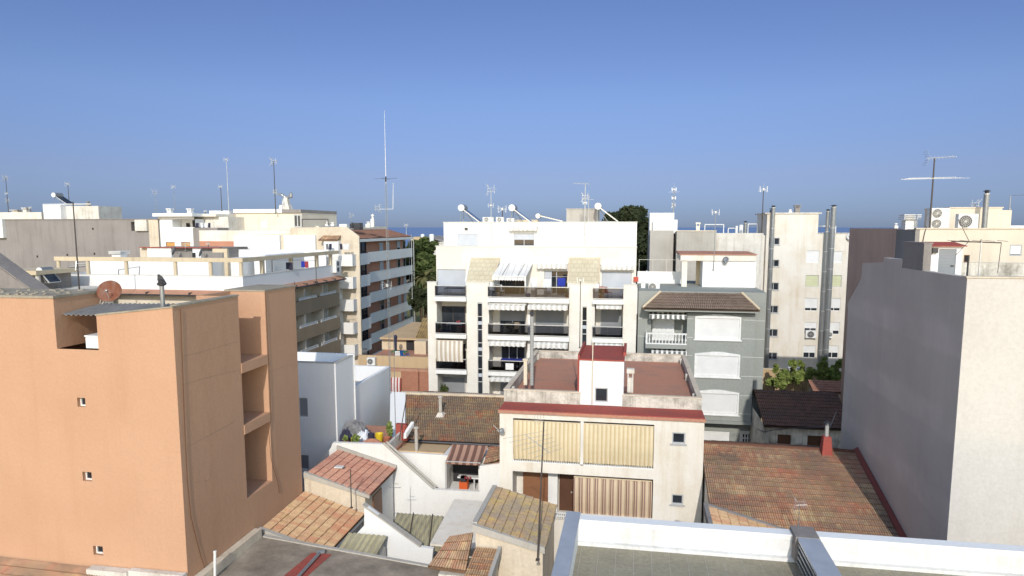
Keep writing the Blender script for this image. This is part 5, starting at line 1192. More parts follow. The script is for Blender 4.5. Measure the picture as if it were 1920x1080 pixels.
# pergola awning on the top balcony
tl = PY(940,493,YW_-.08); tr = PY(998,494,YW_-.08); yfp = YG+.5; bl = PY(924,518,yfp); br = PY(985,519,yfp)
pg = T('awning_pergola','white framed pergola with a canvas roof on the top middle balcony','pergola',(bl.x+1,yfp,ST[0]))
cloth(pg, tl, tr, br, bl, 'canvas', name='canvas_roof', n=24, sag=.03, valance=.32)
for a,b in ((bl,tl),(br,tr)):
    q = MB(); q.tube(tuple(a),tuple(b),.06,.06,6); q.build('rafter','white_plastic',pg)
    q = MB(); q.box(a.x-.05,a.x+.05,yfp-.05,yfp+.05,ST[0],a.z); q.build('post','white_plastic',pg)
for a,b,nm in ((bl,br,'front_beam'),(tl,tr,'back_beam')): q = MB(); q.tube(tuple(a),tuple(b),.06,.06,6); q.build(nm,'white_plastic',pg)
for f in (.27,.77): q = MB(); q.tube(tuple(tl.lerp(tr,f)+Vector((0,0,.03))),tuple(bl.lerp(br,f)+Vector((0,0,.03))),.025,.025,5); q.build('purlin','grey_metal',pg)
# balconies
def balcony(par, u0, u1, zt_, zb_, out=.45, glassmat='balcony_glass', h=.92, posts=3):
    sl = MB(); sl.pbox(FG,u0-.05,u1+.05,zb_,zt_,-1.58,out); b = sl.build('balcony_slab','white',par)
    g = MB(); g.pbox(FG,u0,u1,zt_+.1,zt_+h-.06,out-.06,out-.045); g.pbox(FG,u0,u0+.015,zt_+.1,zt_+h-.06,.02,out-.065); g.pbox(FG,u1-.015,u1,zt_+.1,zt_+h-.06,.02,out-.065); g.build('glass_panel',glassmat,b)
    r = MB(); r.pbox(FG,u0-.02,u1+.02,zt_+h-.055,zt_+h,out-.08,out-.02); r.pbox(FG,u0-.02,u1+.02,zt_+.04,zt_+.095,out-.08,out-.02)
    for uu in (u0-.02,u1-.02): r.pbox(FG,uu,uu+.04,zt_+h-.055,zt_+h,.0,out-.081)
    for k in range(posts+1): uu = u0+(u1-u0-.04)*k/posts; r.pbox(FG,uu,uu+.04,zt_+.002,zt_+h-.057,out-.1,out-.081)
    r.build('rail','light_metal',b)
    return b
for k in range(3):
    for i,(a,b) in enumerate(bays): balcony(G, a-.12 if i == 2 else a, b, ST[k], SB[k], posts=(2,5,2)[i])
# loggia windows, floor by floor
def lw(px0,py0,px1,py1,kind,**k):
    u0,u1,v0,v1 = FL.rect(px0,py0,px1,py1); return window(G, FL, u0,u1,v0,v1, kind, w=.05, **k)
lw(827,574,873,626,'glass',frame='dark_frame',mull=1)
lw(937,576,986,627,'half',mat='shutter_grey',open_=.5,frame='grey_frame'); lw(1004,576,1058,627,'shutter',mat='shutter_grey',frame='grey_frame')
lw(1126,578,1165,628,'shutter',mat='shutter_grey',frame='grey_frame')
lw(828,644,873,694,'glass',frame='dark_frame'); lw(940,646,985,696,'glass',frame='grey_frame',mull=2); lw(1004,646,1058,696,'shutter',mat='shutter_grey',frame='grey_frame')
lw(1126,648,1165,698,'shutter',mat='shutter_grey',frame='grey_frame')
lw(829,706,873,765,'half',mat='shutter_grey',open_=.45,frame='grey_frame'); lw(938,712,985,765,'shutter',mat='shutter_grey',frame='grey_frame')
q = MB(); a = gx(991); q.pbox(FG,a-.1,a+.1,ST[3],SB[0],-1.55,-.15); q.build('loggia_divider','white',G)
for (x0,y0,x1,y1) in ((918,569,987,580),(992,569,1066,580),(919,637,988,647),(1000,639,1066,651),(921,705,986,713),(1119,571,1166,578),(1116,641,1166,650)):
    cassette(G, FG, x0,y0,x1,y1, out=.75)
# striped blind third floor left
blind(G, FG, 821,637,871,675,'awning_cream',.46,.05,scal=12)
# strip windows
for (a,b),zt_ in ((st1,zs1),(st2,gz(571))):
    o = ring(MB(), FG, a, b, 1.5, zt_, -.08, .02, .05)
    for k in range(12): z = zt_-.1-1.0*k*1.05; o.pbox(FG,a+.05,b-.05,z-.03,z+.03,-.07,.0) if z > 2 else None
    o = o.build('stair_window','light_metal',G); MB().pbox(FG,a+.03,b-.03,1.53,zt_-.03,-.06,-.03).build('pane','glass',o)
    for k in (1,3,5,7,9): z = zt_-.13-1.05*k; MB().pbox(FG,a+.055,b-.055,z-.62,z-.35,-.029,-.015).build('lower_panel','shutter_pale',o)
MB().pbox(FW,FW.uv(1188,520)[0],FW.uv(1197,520)[0],FW.uv(1190,528)[1],FW.uv(1190,519)[1],0,.2).build('alarm_box','red_sign',G)
# penthouse roof things
ztop = zu+.05
solar_heater(868,390,901,417,YU+2.0,'leftmost of the three white tanked solar heaters on the white apartment roof')
solar_heater(962,390,996,417,YU+2.0,'middle one of the three white tanked solar heaters on the white apartment roof')
solar_heater(1122,387,1158,416,YU+2.0,'solar heater with a white tank right of the concrete box on the apartment roof')
s1 = T('solar_collector','low flat solar collector lying on the white apartment roof','solar collector',PY(1030,416,YU+2)); a = PY(1010,405,YU+2.4); b = PY(1056,416,YU+2.4)
q = MB(); q.tube((a.x,a.y-.5,a.z),(a.x,a.y+.6,a.z),.22,.22,12); q.build('tank','light_metal',s1)
q = MB(); q.hexa([(a.x+.1,a.y-.6,a.z-.02),(b.x,a.y-.6,b.z),(b.x,a.y+.9,b.z),(a.x+.1,a.y+.9,a.z-.02),(a.x+.1,a.y-.6,a.z+.08),(b.x,a.y-.6,b.z+.1),(b.x,a.y+.9,b.z+.1),(a.x+.1,a.y+.9,a.z+.08)]); q.build('collector','light_metal',s1)
q = MB()
for k in range(9): f = .1+.1*k; p = a.lerp(b,f); q.tube((p.x,a.y-.62,p.z+.1),(p.x,a.y+.5,p.z+.1),.03,.03,4)
q.build('tubes','dark_metal',s1)
FR = Pl('F',YU+1.0)
ac_unit(FR,905,407,925,418,'air conditioner left of the mast tangle on the white apartment roof',.4,1,.35)
ac_unit(FR,930,407,944,418,'small dark fan air conditioner in the mast tangle on the white apartment roof',.4,1,.45)
ac_unit(Pl('F',YU+1.5),950,409,964,418,'pale air conditioner under the middle solar heater',.4,1,.4)
a,b,c,d = Pl('F',YU+3).rect(1062,393,1122,418); q = MB(); cb = T('roof_box','bare concrete stair head box on the white apartment roof','stair head',((a+b)/2,YU+4,zu)); q.box(a,b,YU+3,YU+5.5,zu,d); q.build('wall','concrete',cb); MB().box(a-.05,b+.05,YU+2.95,YU+5.55,d+.002,d+.09).build('roof','concrete',cb)
a,b,c,d = Pl('F',YU+5).rect(958,412,1008,418); MB().box(a,b,YU+5,YU+6,zu,d).thing('roof_curb','sand','low tan curb wall behind the middle solar heater','wall')
antenna(921,355,462,YU-.1,'grid','tall mast with two aerial heads left of the middle solar heater', r=.03, mat='light_metal', extra=[('panel',.72,1,.7)])
antenna(942,392,418,YU+1.2,'panel','short dark aerial beside the roof air conditioners', r=.05, size=1.1)
antenna(1096,345,462,YU-.12,'yagi','tallest mast with a tan aerial head at the concrete box on the white apartment roof', r=.04, mat='light_metal', side=-1, size=.9, extra=[('grid',.8,1,.8),('panel',.7,1,.5)])
antenna(1103,372,440,YU+.4,'whip','short mast right beside the tallest roof mast', r=.03, mat='light_metal', size=.7, side=1)
antenna(1087,525,652,36.4,'panel','thin pole aerial standing on the red stair tower roof', r=.024, size=.5, mat='rust_mast')
# laundry and furniture
hung(FW,1050,518,1064,533,1.9,'blue_cloth','bright blue towel hung on the top middle balcony')
hung(FW,1025,520,1038,538,1.9,'white_cloth','white cloth hung left of the bright blue towel on the top balcony')
hung(FW,1001,519,1013,536,1.9,'white_cloth','pale cloth hung beside the pergola on the top balcony')
q = MB(); y_ = YW_-1.9; a = PY(999,518,y_); b = PY(1066,517,y_); q.tube(tuple(a),(b.x,y_,a.z),.012,.012,4); q.thing('clothes_line','light_metal','clothes line strung across the top middle balcony','line')
def gp(px, k, dy=.7): p = FG.uv(px,600); return (p[0],YG+dy,ST[k]+.003)
chair(gp(936,0),.6,'white_plastic','white plastic chair at the left end of the top middle balcony')
chair(gp(929,0,.3),-.4,'dark_metal','dark chair behind the glass at the left end of the top middle balcony')
chair(gp(1128,0,.5),.5,'red_cloth','reddish chair on the top right balcony')
chair(gp(1138,0,.8),2.4,'red_cloth','second reddish chair on the top right balcony, nearer its middle') 
chair(gp(860,1,.8),1.2,'red_cloth','reddish chair beside the white table on the second left balcony')
chair(gp(966,1,.5),.1,'tan','tan wooden chair on the second floor middle balcony')
chair(gp(958,1,.9),3.0,'dark_metal','dark chair behind the tan wooden chair on the second floor middle balcony')
chair(gp(851,2,.5),.0,'grey_metal','grey chair under the cream striped blind')
table(gp(850,1,.6),1.3,.8,.74,'white_cloth','table with a white cloth on the second left balcony')
table(gp(957,1,1.1),1.2,.7,.74,'grey_metal','grey table at the half open shutter of the second floor middle balcony')
table(gp(955,2,1.0),1.7,.8,.74,'blue_cloth','blue covered table on the third floor middle balcony')
table(gp(848,0,.8),1.5,.8,.62,'dark_metal','low dark table on the top left balcony')
table(gp(1012,0,.7),.9,.8,.7,'dark_metal','dark table among the laundry on the top middle balcony')
q = MB(); p = gp(989,0,.2); q.lathe(p,[(.17,0),(.21,.3),(.22,.32),(.18,.3)],n=12); q.thing('bucket','blue_p','blue bucket on the top middle balcony by the pergola post','bucket')
q = MB(); p = FG.uv(955,684); u0,u1,v0,v1 = FG.rect(950,679,965,691); q.pbox(FG,u0,u1,v0,v1,.47,.49); q.thing('blank_sign','white_plastic','blank white board hung on the third floor glass railing','sign')
def potted(px,k,h,r,label,dy=.35,mat='shrub'): p = gp(px,k,dy); plant(px,p[1],h,r,label,70,mat,z=p[2],size=.09)
potted(1061,0,.8,.2,'leafy potted plant at the right end of the top middle balcony'); potted(1122,0,.8,.22,'dark leafy potted plant at the left end of the top right balcony',mat='tree_dark'); potted(825,1,.7,.2,'potted plant at the left corner of the second left balcony',mat='pine')
plant(833,YG+.9,1.6,.5,'arching palm like plant in the dark loggia at the bottom left',150,'pine',z=ST[3]-.0+.003,size=.16)
# ================================================================== J grey green town house
YJ = 53.2; FJ = Pl('F',YJ); YJb = 52.5; FJb = Pl('F',YJb)
xj0, xj1 = FJ.uv(1195,650)[0], FJ.uv(1433,650)[0]; xb0, xb1 = FJb.uv(1287,650)[0], FJb.uv(1414,650)[0]
zj = FJ.uv(1315,547)[1]; zjb = FJb.uv(1345,588)[1]; zc0 = FJb.uv(1350,790)[1]
J = T('town_house','grey green town house with white shutters and a brown hipped eave roof','house',((xj0+xj1)/2,YJ+5,0))
ho1 = FJ.rect(1221,590,1286,641); ho2 = FJ.rect(1221,655,1286,710)
grg = FJ.rect(1300,808,1367,870); dor = FJ.rect(1389,812,1416,870); grg = (grg[0],grg[1],.0,grg[3]); dor = (dor[0],dor[1],0,dor[3])
q = MB(); body(q, xj0, xj1, YJ, YJ+11, 0, zj, front=[ho1+(.9,),ho2+(.9,),(grg[0],grg[1],.02,grg[3],.2),(dor[0],dor[1],.02,dor[3],.2)]); q.build('wall','green_grey',J)
ws = [FJb.rect(1306,597,1386,634),FJb.rect(1305,667,1384,704),FJb.rect(1304,738,1382,774)]
q = MB(); wall(q, FJb, xb0, xb1, zc0, zjb, [t+(.14,) for t in ws]); wall(q, Pl('R',xb1), YJb, YJ, zc0, zjb); wall(q, Pl('L',xb0), YJb, YJ, zc0, zjb); q.quad((xb0,YJb,zc0),(xb1,YJb,zc0),(xb1,YJ,zc0),(xb0,YJ,zc0)); q.build('bay_wall','green_grey',J)
for t in ws:
    o = window(J, FJb, *t, kind='shutter', w=-.08, mull=1, t=.1)
    m = MB(); ring(m, FJb, t[0]-.12, t[1]+.12, t[2]-.12, t[3]+.12, .002, .05, .12); cx = (t[0]+t[1])/2
    m.prism([(t[0]-.12,t[3]+.122),(t[1]+.12,t[3]+.122),(cx+.3,t[3]+.30),(cx-.3,t[3]+.30)],'y',YJb-.045,YJb-.003); m.pbox(FJb,t[0]-.2,t[1]+.2,t[2]-.2,t[2]-.122,.002,.1); m.build('surround','white_frame',o)
for py in (599,634,668,704,740,774):
    z = FJb.uv(1350,py)[1]
    for u0,u1 in ((xb0,ws[0][0]-.25),(ws[0][1]+.25,xb1)): MB().pbox(FJb,u0,u1,z-.012,z+.012,.001,.006).build('groove_line','white_plastic',J)
for py in (600,634,668,704,740,774,815):
    z = FJ.uv(1350,py)[1]
    for u0,u1 in ((xb1+.01,xj1),(xj0,ho1[0]-.35)): MB().pbox(FJ,u0,u1,z-.012,z+.012,.001,.006).build('groove_line','white_plastic',J)
q = MB(); q.pbox(FJb,xb0-.1,xb1+.2,zc0-.10,zc0+.02,-.7,.35); q.pbox(FJb,xb0-.1,xb1+.2,zc0+.022,zc0+.08,-.7,.25); q.build('cornice','green_grey',J)
# hipped tile apron
bl = PY(1205,578,YJb-.75); br = PY(1425,582,YJb-.75); tl = PY(1238,548,YJ-.003); tr = PY(1391,548,YJ-.003); zr_ = (tl.z+tr.z)/2-.05; ze_ = (bl.z+br.z)/2
tile_roof((bl.x,YJb-.75,ze_),(br.x,YJb-.75,ze_),(tr.x,YJ-.01,zr_),(tl.x,YJ-.01,zr_),'tile_brown',J,tw=.30,rl=.36,hump=.06)
for (e,tp_) in ((bl,tl),(br,tr)):
    tile_roof((e.x,YJb-.75,ze_-.02),(e.x,YJ-.012,ze_-.02),(tp_.x,YJ-.011,zr_-.03),(tp_.x,YJ-.03,zr_-.03),'tile_brown',J,tw=.3,rl=.36,hump=.05,name='hip_tiles')
    q = MB(); q.tube((e.x,YJb-.75,ze_+.06),(tp_.x,YJ-.05,zr_+.07),.09,.09,7); q.build('hip_ridge','sand',J)
q = MB(); q.box(bl.x+.15,br.x-.15,YJb-.65,YJ-.003,ze_-.22,ze_-.06); q.build('eave_board','green_grey',J)
# balcony with turned balusters
u0,u1 = FJ.uv(1210,640)[0], xb0-.01; zb_ = FJ.uv(1250,642)[1]; o_ = 1.0
q = MB(); q.pbox(FJ,u0,u1,zb_-.32,zb_,.003,o_); bs = q.build('balcony','green_grey',J)
q = MB(); q.pbox(FJ,u0,u1,zb_+.76,zb_+.86,o_-.14,o_); q.pbox(FJ,u0,u1,zb_+.003,zb_+.09,o_-.14,o_); q.pbox(FJ,u0,u0+.12,zb_+.76,zb_+.86,.003,o_-.141); q.pbox(FJ,u0,u0+.14,zb_+.091,zb_+.759,o_-.14,o_); q.build('hand_rail','white_plastic',bs)
n_ = 12
for k in range(n_): u = u0+.28+(u1-u0-.36)*k/(n_-1); p = FJ.pt(u,zb_+.09,o_-.07); MB().lathe(p,[(.045,0),(.035,.06),(.075,.22),(.06,.32),(.03,.46),(.055,.6),(.05,.67)],n=8).build('baluster','white_plastic',bs)
window(J, FJ, ho1[0]+.1,ho1[0]+1.75,zb_+.02,ho1[3]-.03,kind='shutter',w=-.75,mull=0); window(J, FJ, ho2[0]+.1,ho2[0]+1.75,ho2[2]+.02,ho2[3]-.03,kind='shutter',w=-.75,mull=0)
cassette(J, FJ, 1217,584,1286,596,'awning_grey',out=1.0); cassette(J, FJ, 1221,651,1286,663,'awning_grey',out=1.0)
window(J, FJ, grg[0],grg[1],.03,grg[3],kind='shutter',w=-.12,mull=0,t=.12,name='garage_door')
m = MB(); ring(m, FJ, dor[0]-.12,dor[1]+.12,.0,dor[3]+.14,.002,.05,.12); dm = m.build('door_frame','white_frame',J); MB().pbox(FJ,dor[0],dor[1],.03,dor[3],-.14,-.09).build('door','white_frame',dm)
for k in range(3):
    for r_ in range(2): u = dor[0]+.12+.2*k; MB().pbox(FJ,u,u+.11,dor[3]-.38-.36*r_,dor[3]-.12-.36*r_,-.088,-.075).build('door_light','glass',dm)
MB().pbox(FJ,dor[1]-.3,dor[1]-.002,.03,dor[3],-.085,-.08).build('side_light','interior',dm)
# roof terrace of the town house
YR = 57.5; FRj = Pl('F',YR)
zrf = zj-.05
a,b,c,d = FRj.rect(1317,489,1417,548); rh = T('roof_house','white stair house with a red roof edge behind the grey green parapet','roof house',((a+b)/2,YR+2,zrf))
zr2 = FRj.uv(1345,489)[1]; xa_ = FRj.uv(1276,480)[0]; xb_ = FRj.uv(1417,480)[0]; zr3 = FRj.uv(1345,478)[1]
q = MB(); q.box(a,b,YR,YR+4.5,zrf,zr2-.003); q.build('wall','white_clean',rh)
q = MB(); q.box(xa_,xb_,YR-.12,YR+4.6,zr2,zr3); q.build('roof_slab','cream_pale',rh)
q = MB(); q.hexa([(xa_-.08,YR-.2,zr3+.002),(xb_+.08,YR-.2,zr3+.002),(xb_+.08,YR+4.7,zr3+.002),(xa_-.08,YR+4.7,zr3+.002),(xa_-.08,YR-.2,zr3+.07),(xb_+.08,YR-.2,zr3+.07),(xb_+.08,YR+4.7,zr3+.16),(xa_-.08,YR+4.7,zr3+.16)]); q.build('roof','terracotta',rh)
c0 = FRj.uv(1278,520)[0]; c1 = FRj.uv(1288,520)[0]; q = MB(); q.box(c0,c1,YR,YR+.4,zrf,zr2-.003); q.build('column','cream_pale',rh)
c0 = FRj.uv(1307,520)[0]; q = MB(); q.box(a-.3,a-.003,YR+2.3,YR+2.6,zrf,zr2-.003); q.build('door_jamb','sand',rh)
for (x0,x1) in ((1388,1395),(1397,1404)): t = FRj.rect(x0,491,x1,504); q = MB(); q.pbox(FRj,t[0],t[1],t[2],t[3],.002,.05); q.build('vent_grille','slats' if 0 else 'shutter_white',rh)
dish(FRj.pt(*FRj.uv(1360,487),.35), .27, (-.5,-.8,.3), 'grey dish with its arms on the white stair house wall','grey_metal',stand=FRj.pt(*FRj.uv(1358,497),.03))
a,b,c,d = Pl('F',YR+3).rect(1195,509,1277,548); tw_ = T('parapet_wall','white roof parapet left of the red edged stair house','wall',((a+b)/2,YR+3,zrf)); q = MB(); q.box(a,b,YR+3,YR+3.2,zrf,d); q.build('wall','white_clean',tw_)
q = MB()
z_ = d+1.0; q.tube((a+.1,YR+3.1,z_),(b,YR+3.1,z_),.02,.02,4)
for k in range(4): x = a+.12+(b-a-.2)*k/3; q.tube((x,YR+3.1,d),(x,YR+3.1,z_),.02,.02,4)
q.build('rail','light_metal',tw_)
ac_unit(Pl('F',YJ+2.2),1216,530,1237,547,'air conditioner on the grey green house roof',.4,1,.35)
MB().box(*[PY(1202,535,YJ+2.5).x,PY(1210,535,YJ+2.5).x],YJ+2.5,YJ+2.9,zrf,PY(1206,530,YJ+2.5).z).thing('vent_box','white_plastic','white vent box left of the roof air conditioner','vent')
antenna(1338,398,505,YR-.15,'panel','pale aerial with wide rods on a pole before the red edged stair house', r=.03, size=.85, mat='grey_metal')
# ================================================================== L old dark house in the shade
YLh = 48.0; FLh = Pl('F',YLh); xl0 = FLh.uv(1431,800)[0]; xl1 = FLh.uv(1600,800)[0]; zel = FLh.uv(1500,797)[1]; yr_ = 52.0; zrl = PY(1500,734,yr_).z
L_ = T('old_house','old low house with a dark tile roof in the shade','house',((xl0+xl1)/2,50,0))
d1 = FLh.rect(1457,815,1482,865); d2 = FLh.rect(1513,817,1540,865)
q = MB(); wall(q, FLh, xl0, xl1, 0, zel, [(t[0],t[1],.02,t[3],.2) for t in (d1,d2)]); wall(q, Pl('R',xl1),YLh,yr_+5,0,zel); wall(q,Pl('L',xl0),YLh,yr_+5,0,zel); q.build('wall','white_mould',L_)
tile_roof((xl0,YLh-.35,zel-.05),(xl1,YLh-.35,zel-.05),(xl1,yr_,zrl),(xl0,yr_,zrl),'tile_dark',L_,tw=.26,rl=.42)
tile_roof((xl1,yr_+5,zel),(xl0,yr_+5,zel),(xl0,yr_+.05,zrl),(xl1,yr_+.05,zrl),'tile_dark',L_,tw=.4,rl=.8)
for t in (d1,d2): MB().pbox(FLh,t[0],t[1],.02,t[3],-.18,-.1).build('door','wood',L_)
q = MB(); pts = [PY(1418,803,YLh-.4),PY(1432,810,YLh-.45),PY(1450,806,YLh-.42),PY(1480,803,YLh-.4),PY(1560,801,YLh-.4)]; q.path([tuple(p) for p in pts],.03,5); q.build('cable','dark_metal',L_)
rg = random.Random(4); q = MB()   # dark scrawl on the wall
for k in range(9):
    u = xl0+.15+.14*k; v = FLh.uv(1440,832)[1]; q.path([FLh.pt(u,v+rg.uniform(-.08,.05),.012),FLh.pt(u+.05,v+rg.uniform(.08,.2),.012),FLh.pt(u+.1,v+rg.uniform(-.08,.1),.012)],.016,4)
q.build('wall_scrawl','interior',L_)
antenna(1556,771,802,YLh-.3,'boom','thin bent aerial on the eave of the old dark house', r=.025, mat='grey_metal', lean=.35, side=-1)
# garden behind
Yg = 65; a,b,c,d = Pl('F',Yg).rect(1432,690,1575,735); gw = T('garden_wall','tan garden wall behind the old dark house','wall',((a+b)/2,Yg+1.5,0)); q = MB(); q.box(a,b+3,Yg+1.5,Yg+1.8,0,PY(1440,693,Yg+1.5).z); q.build('wall','ochre',gw); MB().box(a,b+3,Yg+1.45,Yg+1.85,PY(1440,693,Yg+1.5).z+.002,PY(1440,693,Yg+1.5).z+.08).build('coping','sand',gw)
rr = random.Random(8)
for i,(px,py,r) in enumerate(((1456,711,1.0),(1484,702,.8),(1505,703,1.1),(1531,706,.8),(1552,698,1.0),(1570,702,.9))):
    p = PY(px,py,Yg-.8); bl_ = [(p.x+rr.uniform(-.5,.5),p.y+rr.uniform(-.4,.4),p.z+rr.uniform(-.5,.7),r*.6,r*.6,r*.6) for _ in range(4)]+[(p.x+rr.uniform(-.3,.3),p.y,p.z+1.0,.3,.3,.5)]
    tree((p.x,p.y,0),p.z+1,bl_,('leafy shrub at the left end of the row behind the old dark house','leafy shrub before the white air conditioner in the garden row','tall shrub in the middle of the garden row','airy shrub right of the tall middle shrub','pale airy shrub second from the right end of the garden row','leafy shrub at the right end of the garden row by the tall grey wall')[i],'shrub',300,.19,'shrub','shrub','shrubs behind the old dark house',.08,seed=20+i)
ac_unit(Pl('F',Yg+1.0),1478,690,1501,712,'large white air conditioner in the garden behind the old dark house',.5,1,.4)
a = PY(1525,734,60.5); b = PY(1600,734,60.5); q = T('garden_shed','garden shed with a pinkish tile roof behind the old dark house','shed',(a.x+1.5,62,0)); tile_roof((a.x,60.5,a.z),(b.x,60.5,a.z),(b.x,62.5,a.z+.55),(a.x,62.5,a.z+.55),'tile_pink',q,tw=.25,rl=.4); MB().box(a.x+.1,b.x,60.6,62.5,0,a.z-.2).build('wall','cream_old',q)
# ================================================================== I pale tower with flue pipes
YI = 88.0; FI = Pl('F',YI)
def ix(px): return FI.uv(px,560)[0]
def iz(py,px=1500): return FI.uv(px,py)[1]
xi0,xi1,xi2,xi3 = ix(1300),ix(1432),ix(1527),ix(1590)
I_ = T('apartment_tower','tall pale apartment tower with round flue pipes up its wall','building',((xi1+xi3)/2,YI+6,0))
small = [FI.rect(1442-.8*k,y0,1462-.9*k,y1) for k,(y0,y1) in enumerate(((446,459),(487,500),(530,544),(573,587),(617,631),(661,674)))]
sh_ = [FI.rect(*t) for t in ((1512,470,1536,493),(1556,471,1579,493),(1510,516,1535,538),(1554,516,1578,538),(1509,559,1533,583),(1552,559,1576,583),(1508,604,1531,627),(1550,604,1574,627),(1506,648,1529,671),(1548,648,1572,671))]
side_ = [FI.rect(1417,478,1428,492),FI.rect(1416,516,1426,534)]
q = MB(); zi = iz(438,1560)
body(q, xi1, xi3, YI, YI+13, 0, zi, front=[t+(.22,) for t in small+sh_]); q.build('wall','cream_pale',I_)
q = MB(); q.box(xi1,xi2,YI+.003,YI+7,zi+.002,iz(401)); q.build('stair_head','cream_pale',I_)
q = MB(); q.box(xi1-.3,xi2+.3,YI-.12,YI+7.1,iz(401)+.002,iz(398.5)); q.box(xi2+.01,xi3+.1,YI-.08,YI+.2,zi+.002,zi+.1); q.build('coping','white_old',I_)
q = MB(); wall(q, Pl('F',YI+.6), xi0, xi1-.003, 0, iz(441,1400), [t+(.22,) for t in side_]); q.quad((xi0,YI+.6,iz(441,1400)),(xi1-.003,YI+.6,iz(441,1400)),(xi1-.003,YI+13,iz(441,1400)),(xi0,YI+13,iz(441,1400))); q.quad((xi0,YI+.6,0),(xi0,YI+13,0),(xi0,YI+13,iz(441,1400)),(xi0,YI+.6,iz(441,1400))); q.build('side_wing','cream_pale',I_)
for t in small: window(I_, FI, *t, kind='glass', w=-.13, frame='grey_frame', mull=1, t=.07, sill=True)
for k,t in enumerate(sh_):
    if k in (2,3): window(I_, FI, *t, kind='shutter', w=-.12, mat='shutter_green', frame='grey_frame', mull=0)
    elif k in (4,5,6,7,8,9): window(I_, FI, *t, kind='half', w=-.12, mat='shutter_white', frame='white_frame', open_=(.22,.22,.5,.3,.42,.42)[k-4], mull=1)
    else: window(I_, FI, *t, kind='shutter', w=-.12, mull=0)
for t in side_: window(I_, Pl('F',YI+.6), *t, kind='half', w=-.12, frame='grey_frame', mull=0, open_=.4)
ac_unit(Pl('F',YI-.4),1511,620,1531,635,'air conditioner under the window left of the twin flue pipes',.4,1,.45)
ac_unit(Pl('F',YI-.4),1549,620,1561,635,'air conditioner just right of the twin flue pipes',.4,1,.6)
flue(1437,389,690,YI-.4,.23,'thick grey flue pipe on the left edge of the pale tower')
flue(1537,396,692,YI-.45,.21,'thinner rear one of the twin flue pipes on the pale tower')
flue(1547,388,692,YI-.9,.29,'thick front one of the twin flue pipes on the pale tower')
dish(FI.pt(*FI.uv(1592,443),.3),.42,(-.6,-.75,.3),'white dish at the upper right corner of the pale tower','white_plastic',stand=FI.pt(*FI.uv(1589,449),.02))
chimney(1491,1500,384,400,YI+3,'dark slatted chimney on top of the pale tower','cement',cowl='louvre')
chimney(1479,1485,392,400,YI+3,'small white chimney left of the dark slatted chimney','white',cowl='pot')
flue(1448,394,400,YI+2,.3,'short dark bent vent on the tower beside the thick left flue','dark_metal',bands=False)
antenna(1428,355,440,YI+1,'panel','dark mast with a round pale head left of the thick tower flue', r=.06, size=1.3, mat='rust_mast', extra=[('whip',.98,1,1.0)])
def pipe_frame(pl, x0, x1, ytop, ybase, label, r=.06):
    u0,v0 = pl.uv(x0,ybase); u1,v1 = pl.uv(x1,ytop); q = MB(); q.path([pl.pt(u0,v0),pl.pt(u0,v1),pl.pt(u1,v1),pl.pt(u1,v0)],r,6); return q.thing('drying_rack','white_plastic',label,'frame','white pipe frames on the roofs')
F_ = Pl('F',YI+3)
pipe_frame(F_,1529,1567,424,438,'white pipe frame on the tower roof right of the stair head'); pipe_frame(F_,1321,1357,421,440,'white pipe frame left of the white roof tanks'); pipe_frame(F_,1365,1380,428,440,'low white pipe frame beside the white roof tanks'); pipe_frame(F_,1402,1420,420,440,'white pipe frame next to the tower stair head')
for i,(a,b,t,l) in enumerate(((1378,1383,425,'slim white roof tank left of the round white tank'),(1385,1393,423,'round white roof tank before the sea'))): p = PY((a+b)/2,441,YI+2.6); r_ = (PY(b,441,YI+2.6).x-PY(a,441,YI+2.6).x)/2; MB().lathe(tuple(p),[(r_,0),(r_,PY(a,t,YI+2.6).z-p.z),(r_*.8,PY(a,t,YI+2.6).z-p.z+.1)],n=14).thing('water_tank','white_plastic',l,'tank','white roof tanks')
flue(1395,418,490,YI+.3,.2,'short grey flue on the wing left of the tower')
chimney(1305,1312,417,434,80,'pale square chimney on the bare concrete building','cream_pale',cowl='slab')
# ================================================================== H bare concrete building
H1 = T('concrete_building','bare concrete building with a white upper room behind the grey green house','building',(PY(1265,500,78).x,80,0)); F1 = Pl('F',78.0); F2_ = Pl('F',76.5)
a,b,c,d = F1.rect(1218,432,1262,520); q = MB(); q.box(a,b,78,90,0,d); q.build('wall','concrete',H1)
a,b,c,d = F2_.rect(1268,434,1342,520); q = MB(); q.box(a,b,76.5,87.8,0,d); q.build('wing','concrete',H1); q = MB(); q.box(a-.05,b,76.45,76.7,d+.002,d+.12); q.build('coping','cream_old',H1)
q = MB(); p0_ = F1.uv(1262,500)[0]; q.box(p0_+.001,a-.002,80,90,0,d-.3); q.build('light_shaft','cement_dark',H1)
a,b,c,d = Pl('F',80.0).rect(1218,399,1264,433); q = MB(); q.box(a,b,80,86,c-.5,d); q.build('upper_room','white',H1); a2,b2,c2,d2 = Pl('F',79.6).rect(1224,412,1270,434); q = MB(); q.box(a2,b2,79.4,79.6,c2-.2,d2); q.build('upper_parapet','white_clean',H1)
antenna(1262,355,420,82,'panel','tall pale mast with stubby arms on the white upper room', r=.06, size=.7, mat='grey_metal', extra=[('whip',.95,1,1.0),('panel',.75,-1,.6),('grid',.55,1,.6)])
q = MB(); a = PY(1350,437,77.5); q.box(PY(1338,437,77.5).x,PY(1432,437,77.5).x,77.5,77.8,0,a.z); q.thing('boundary_wall','white_old','pale stained wall between the concrete building and the tower','wall')
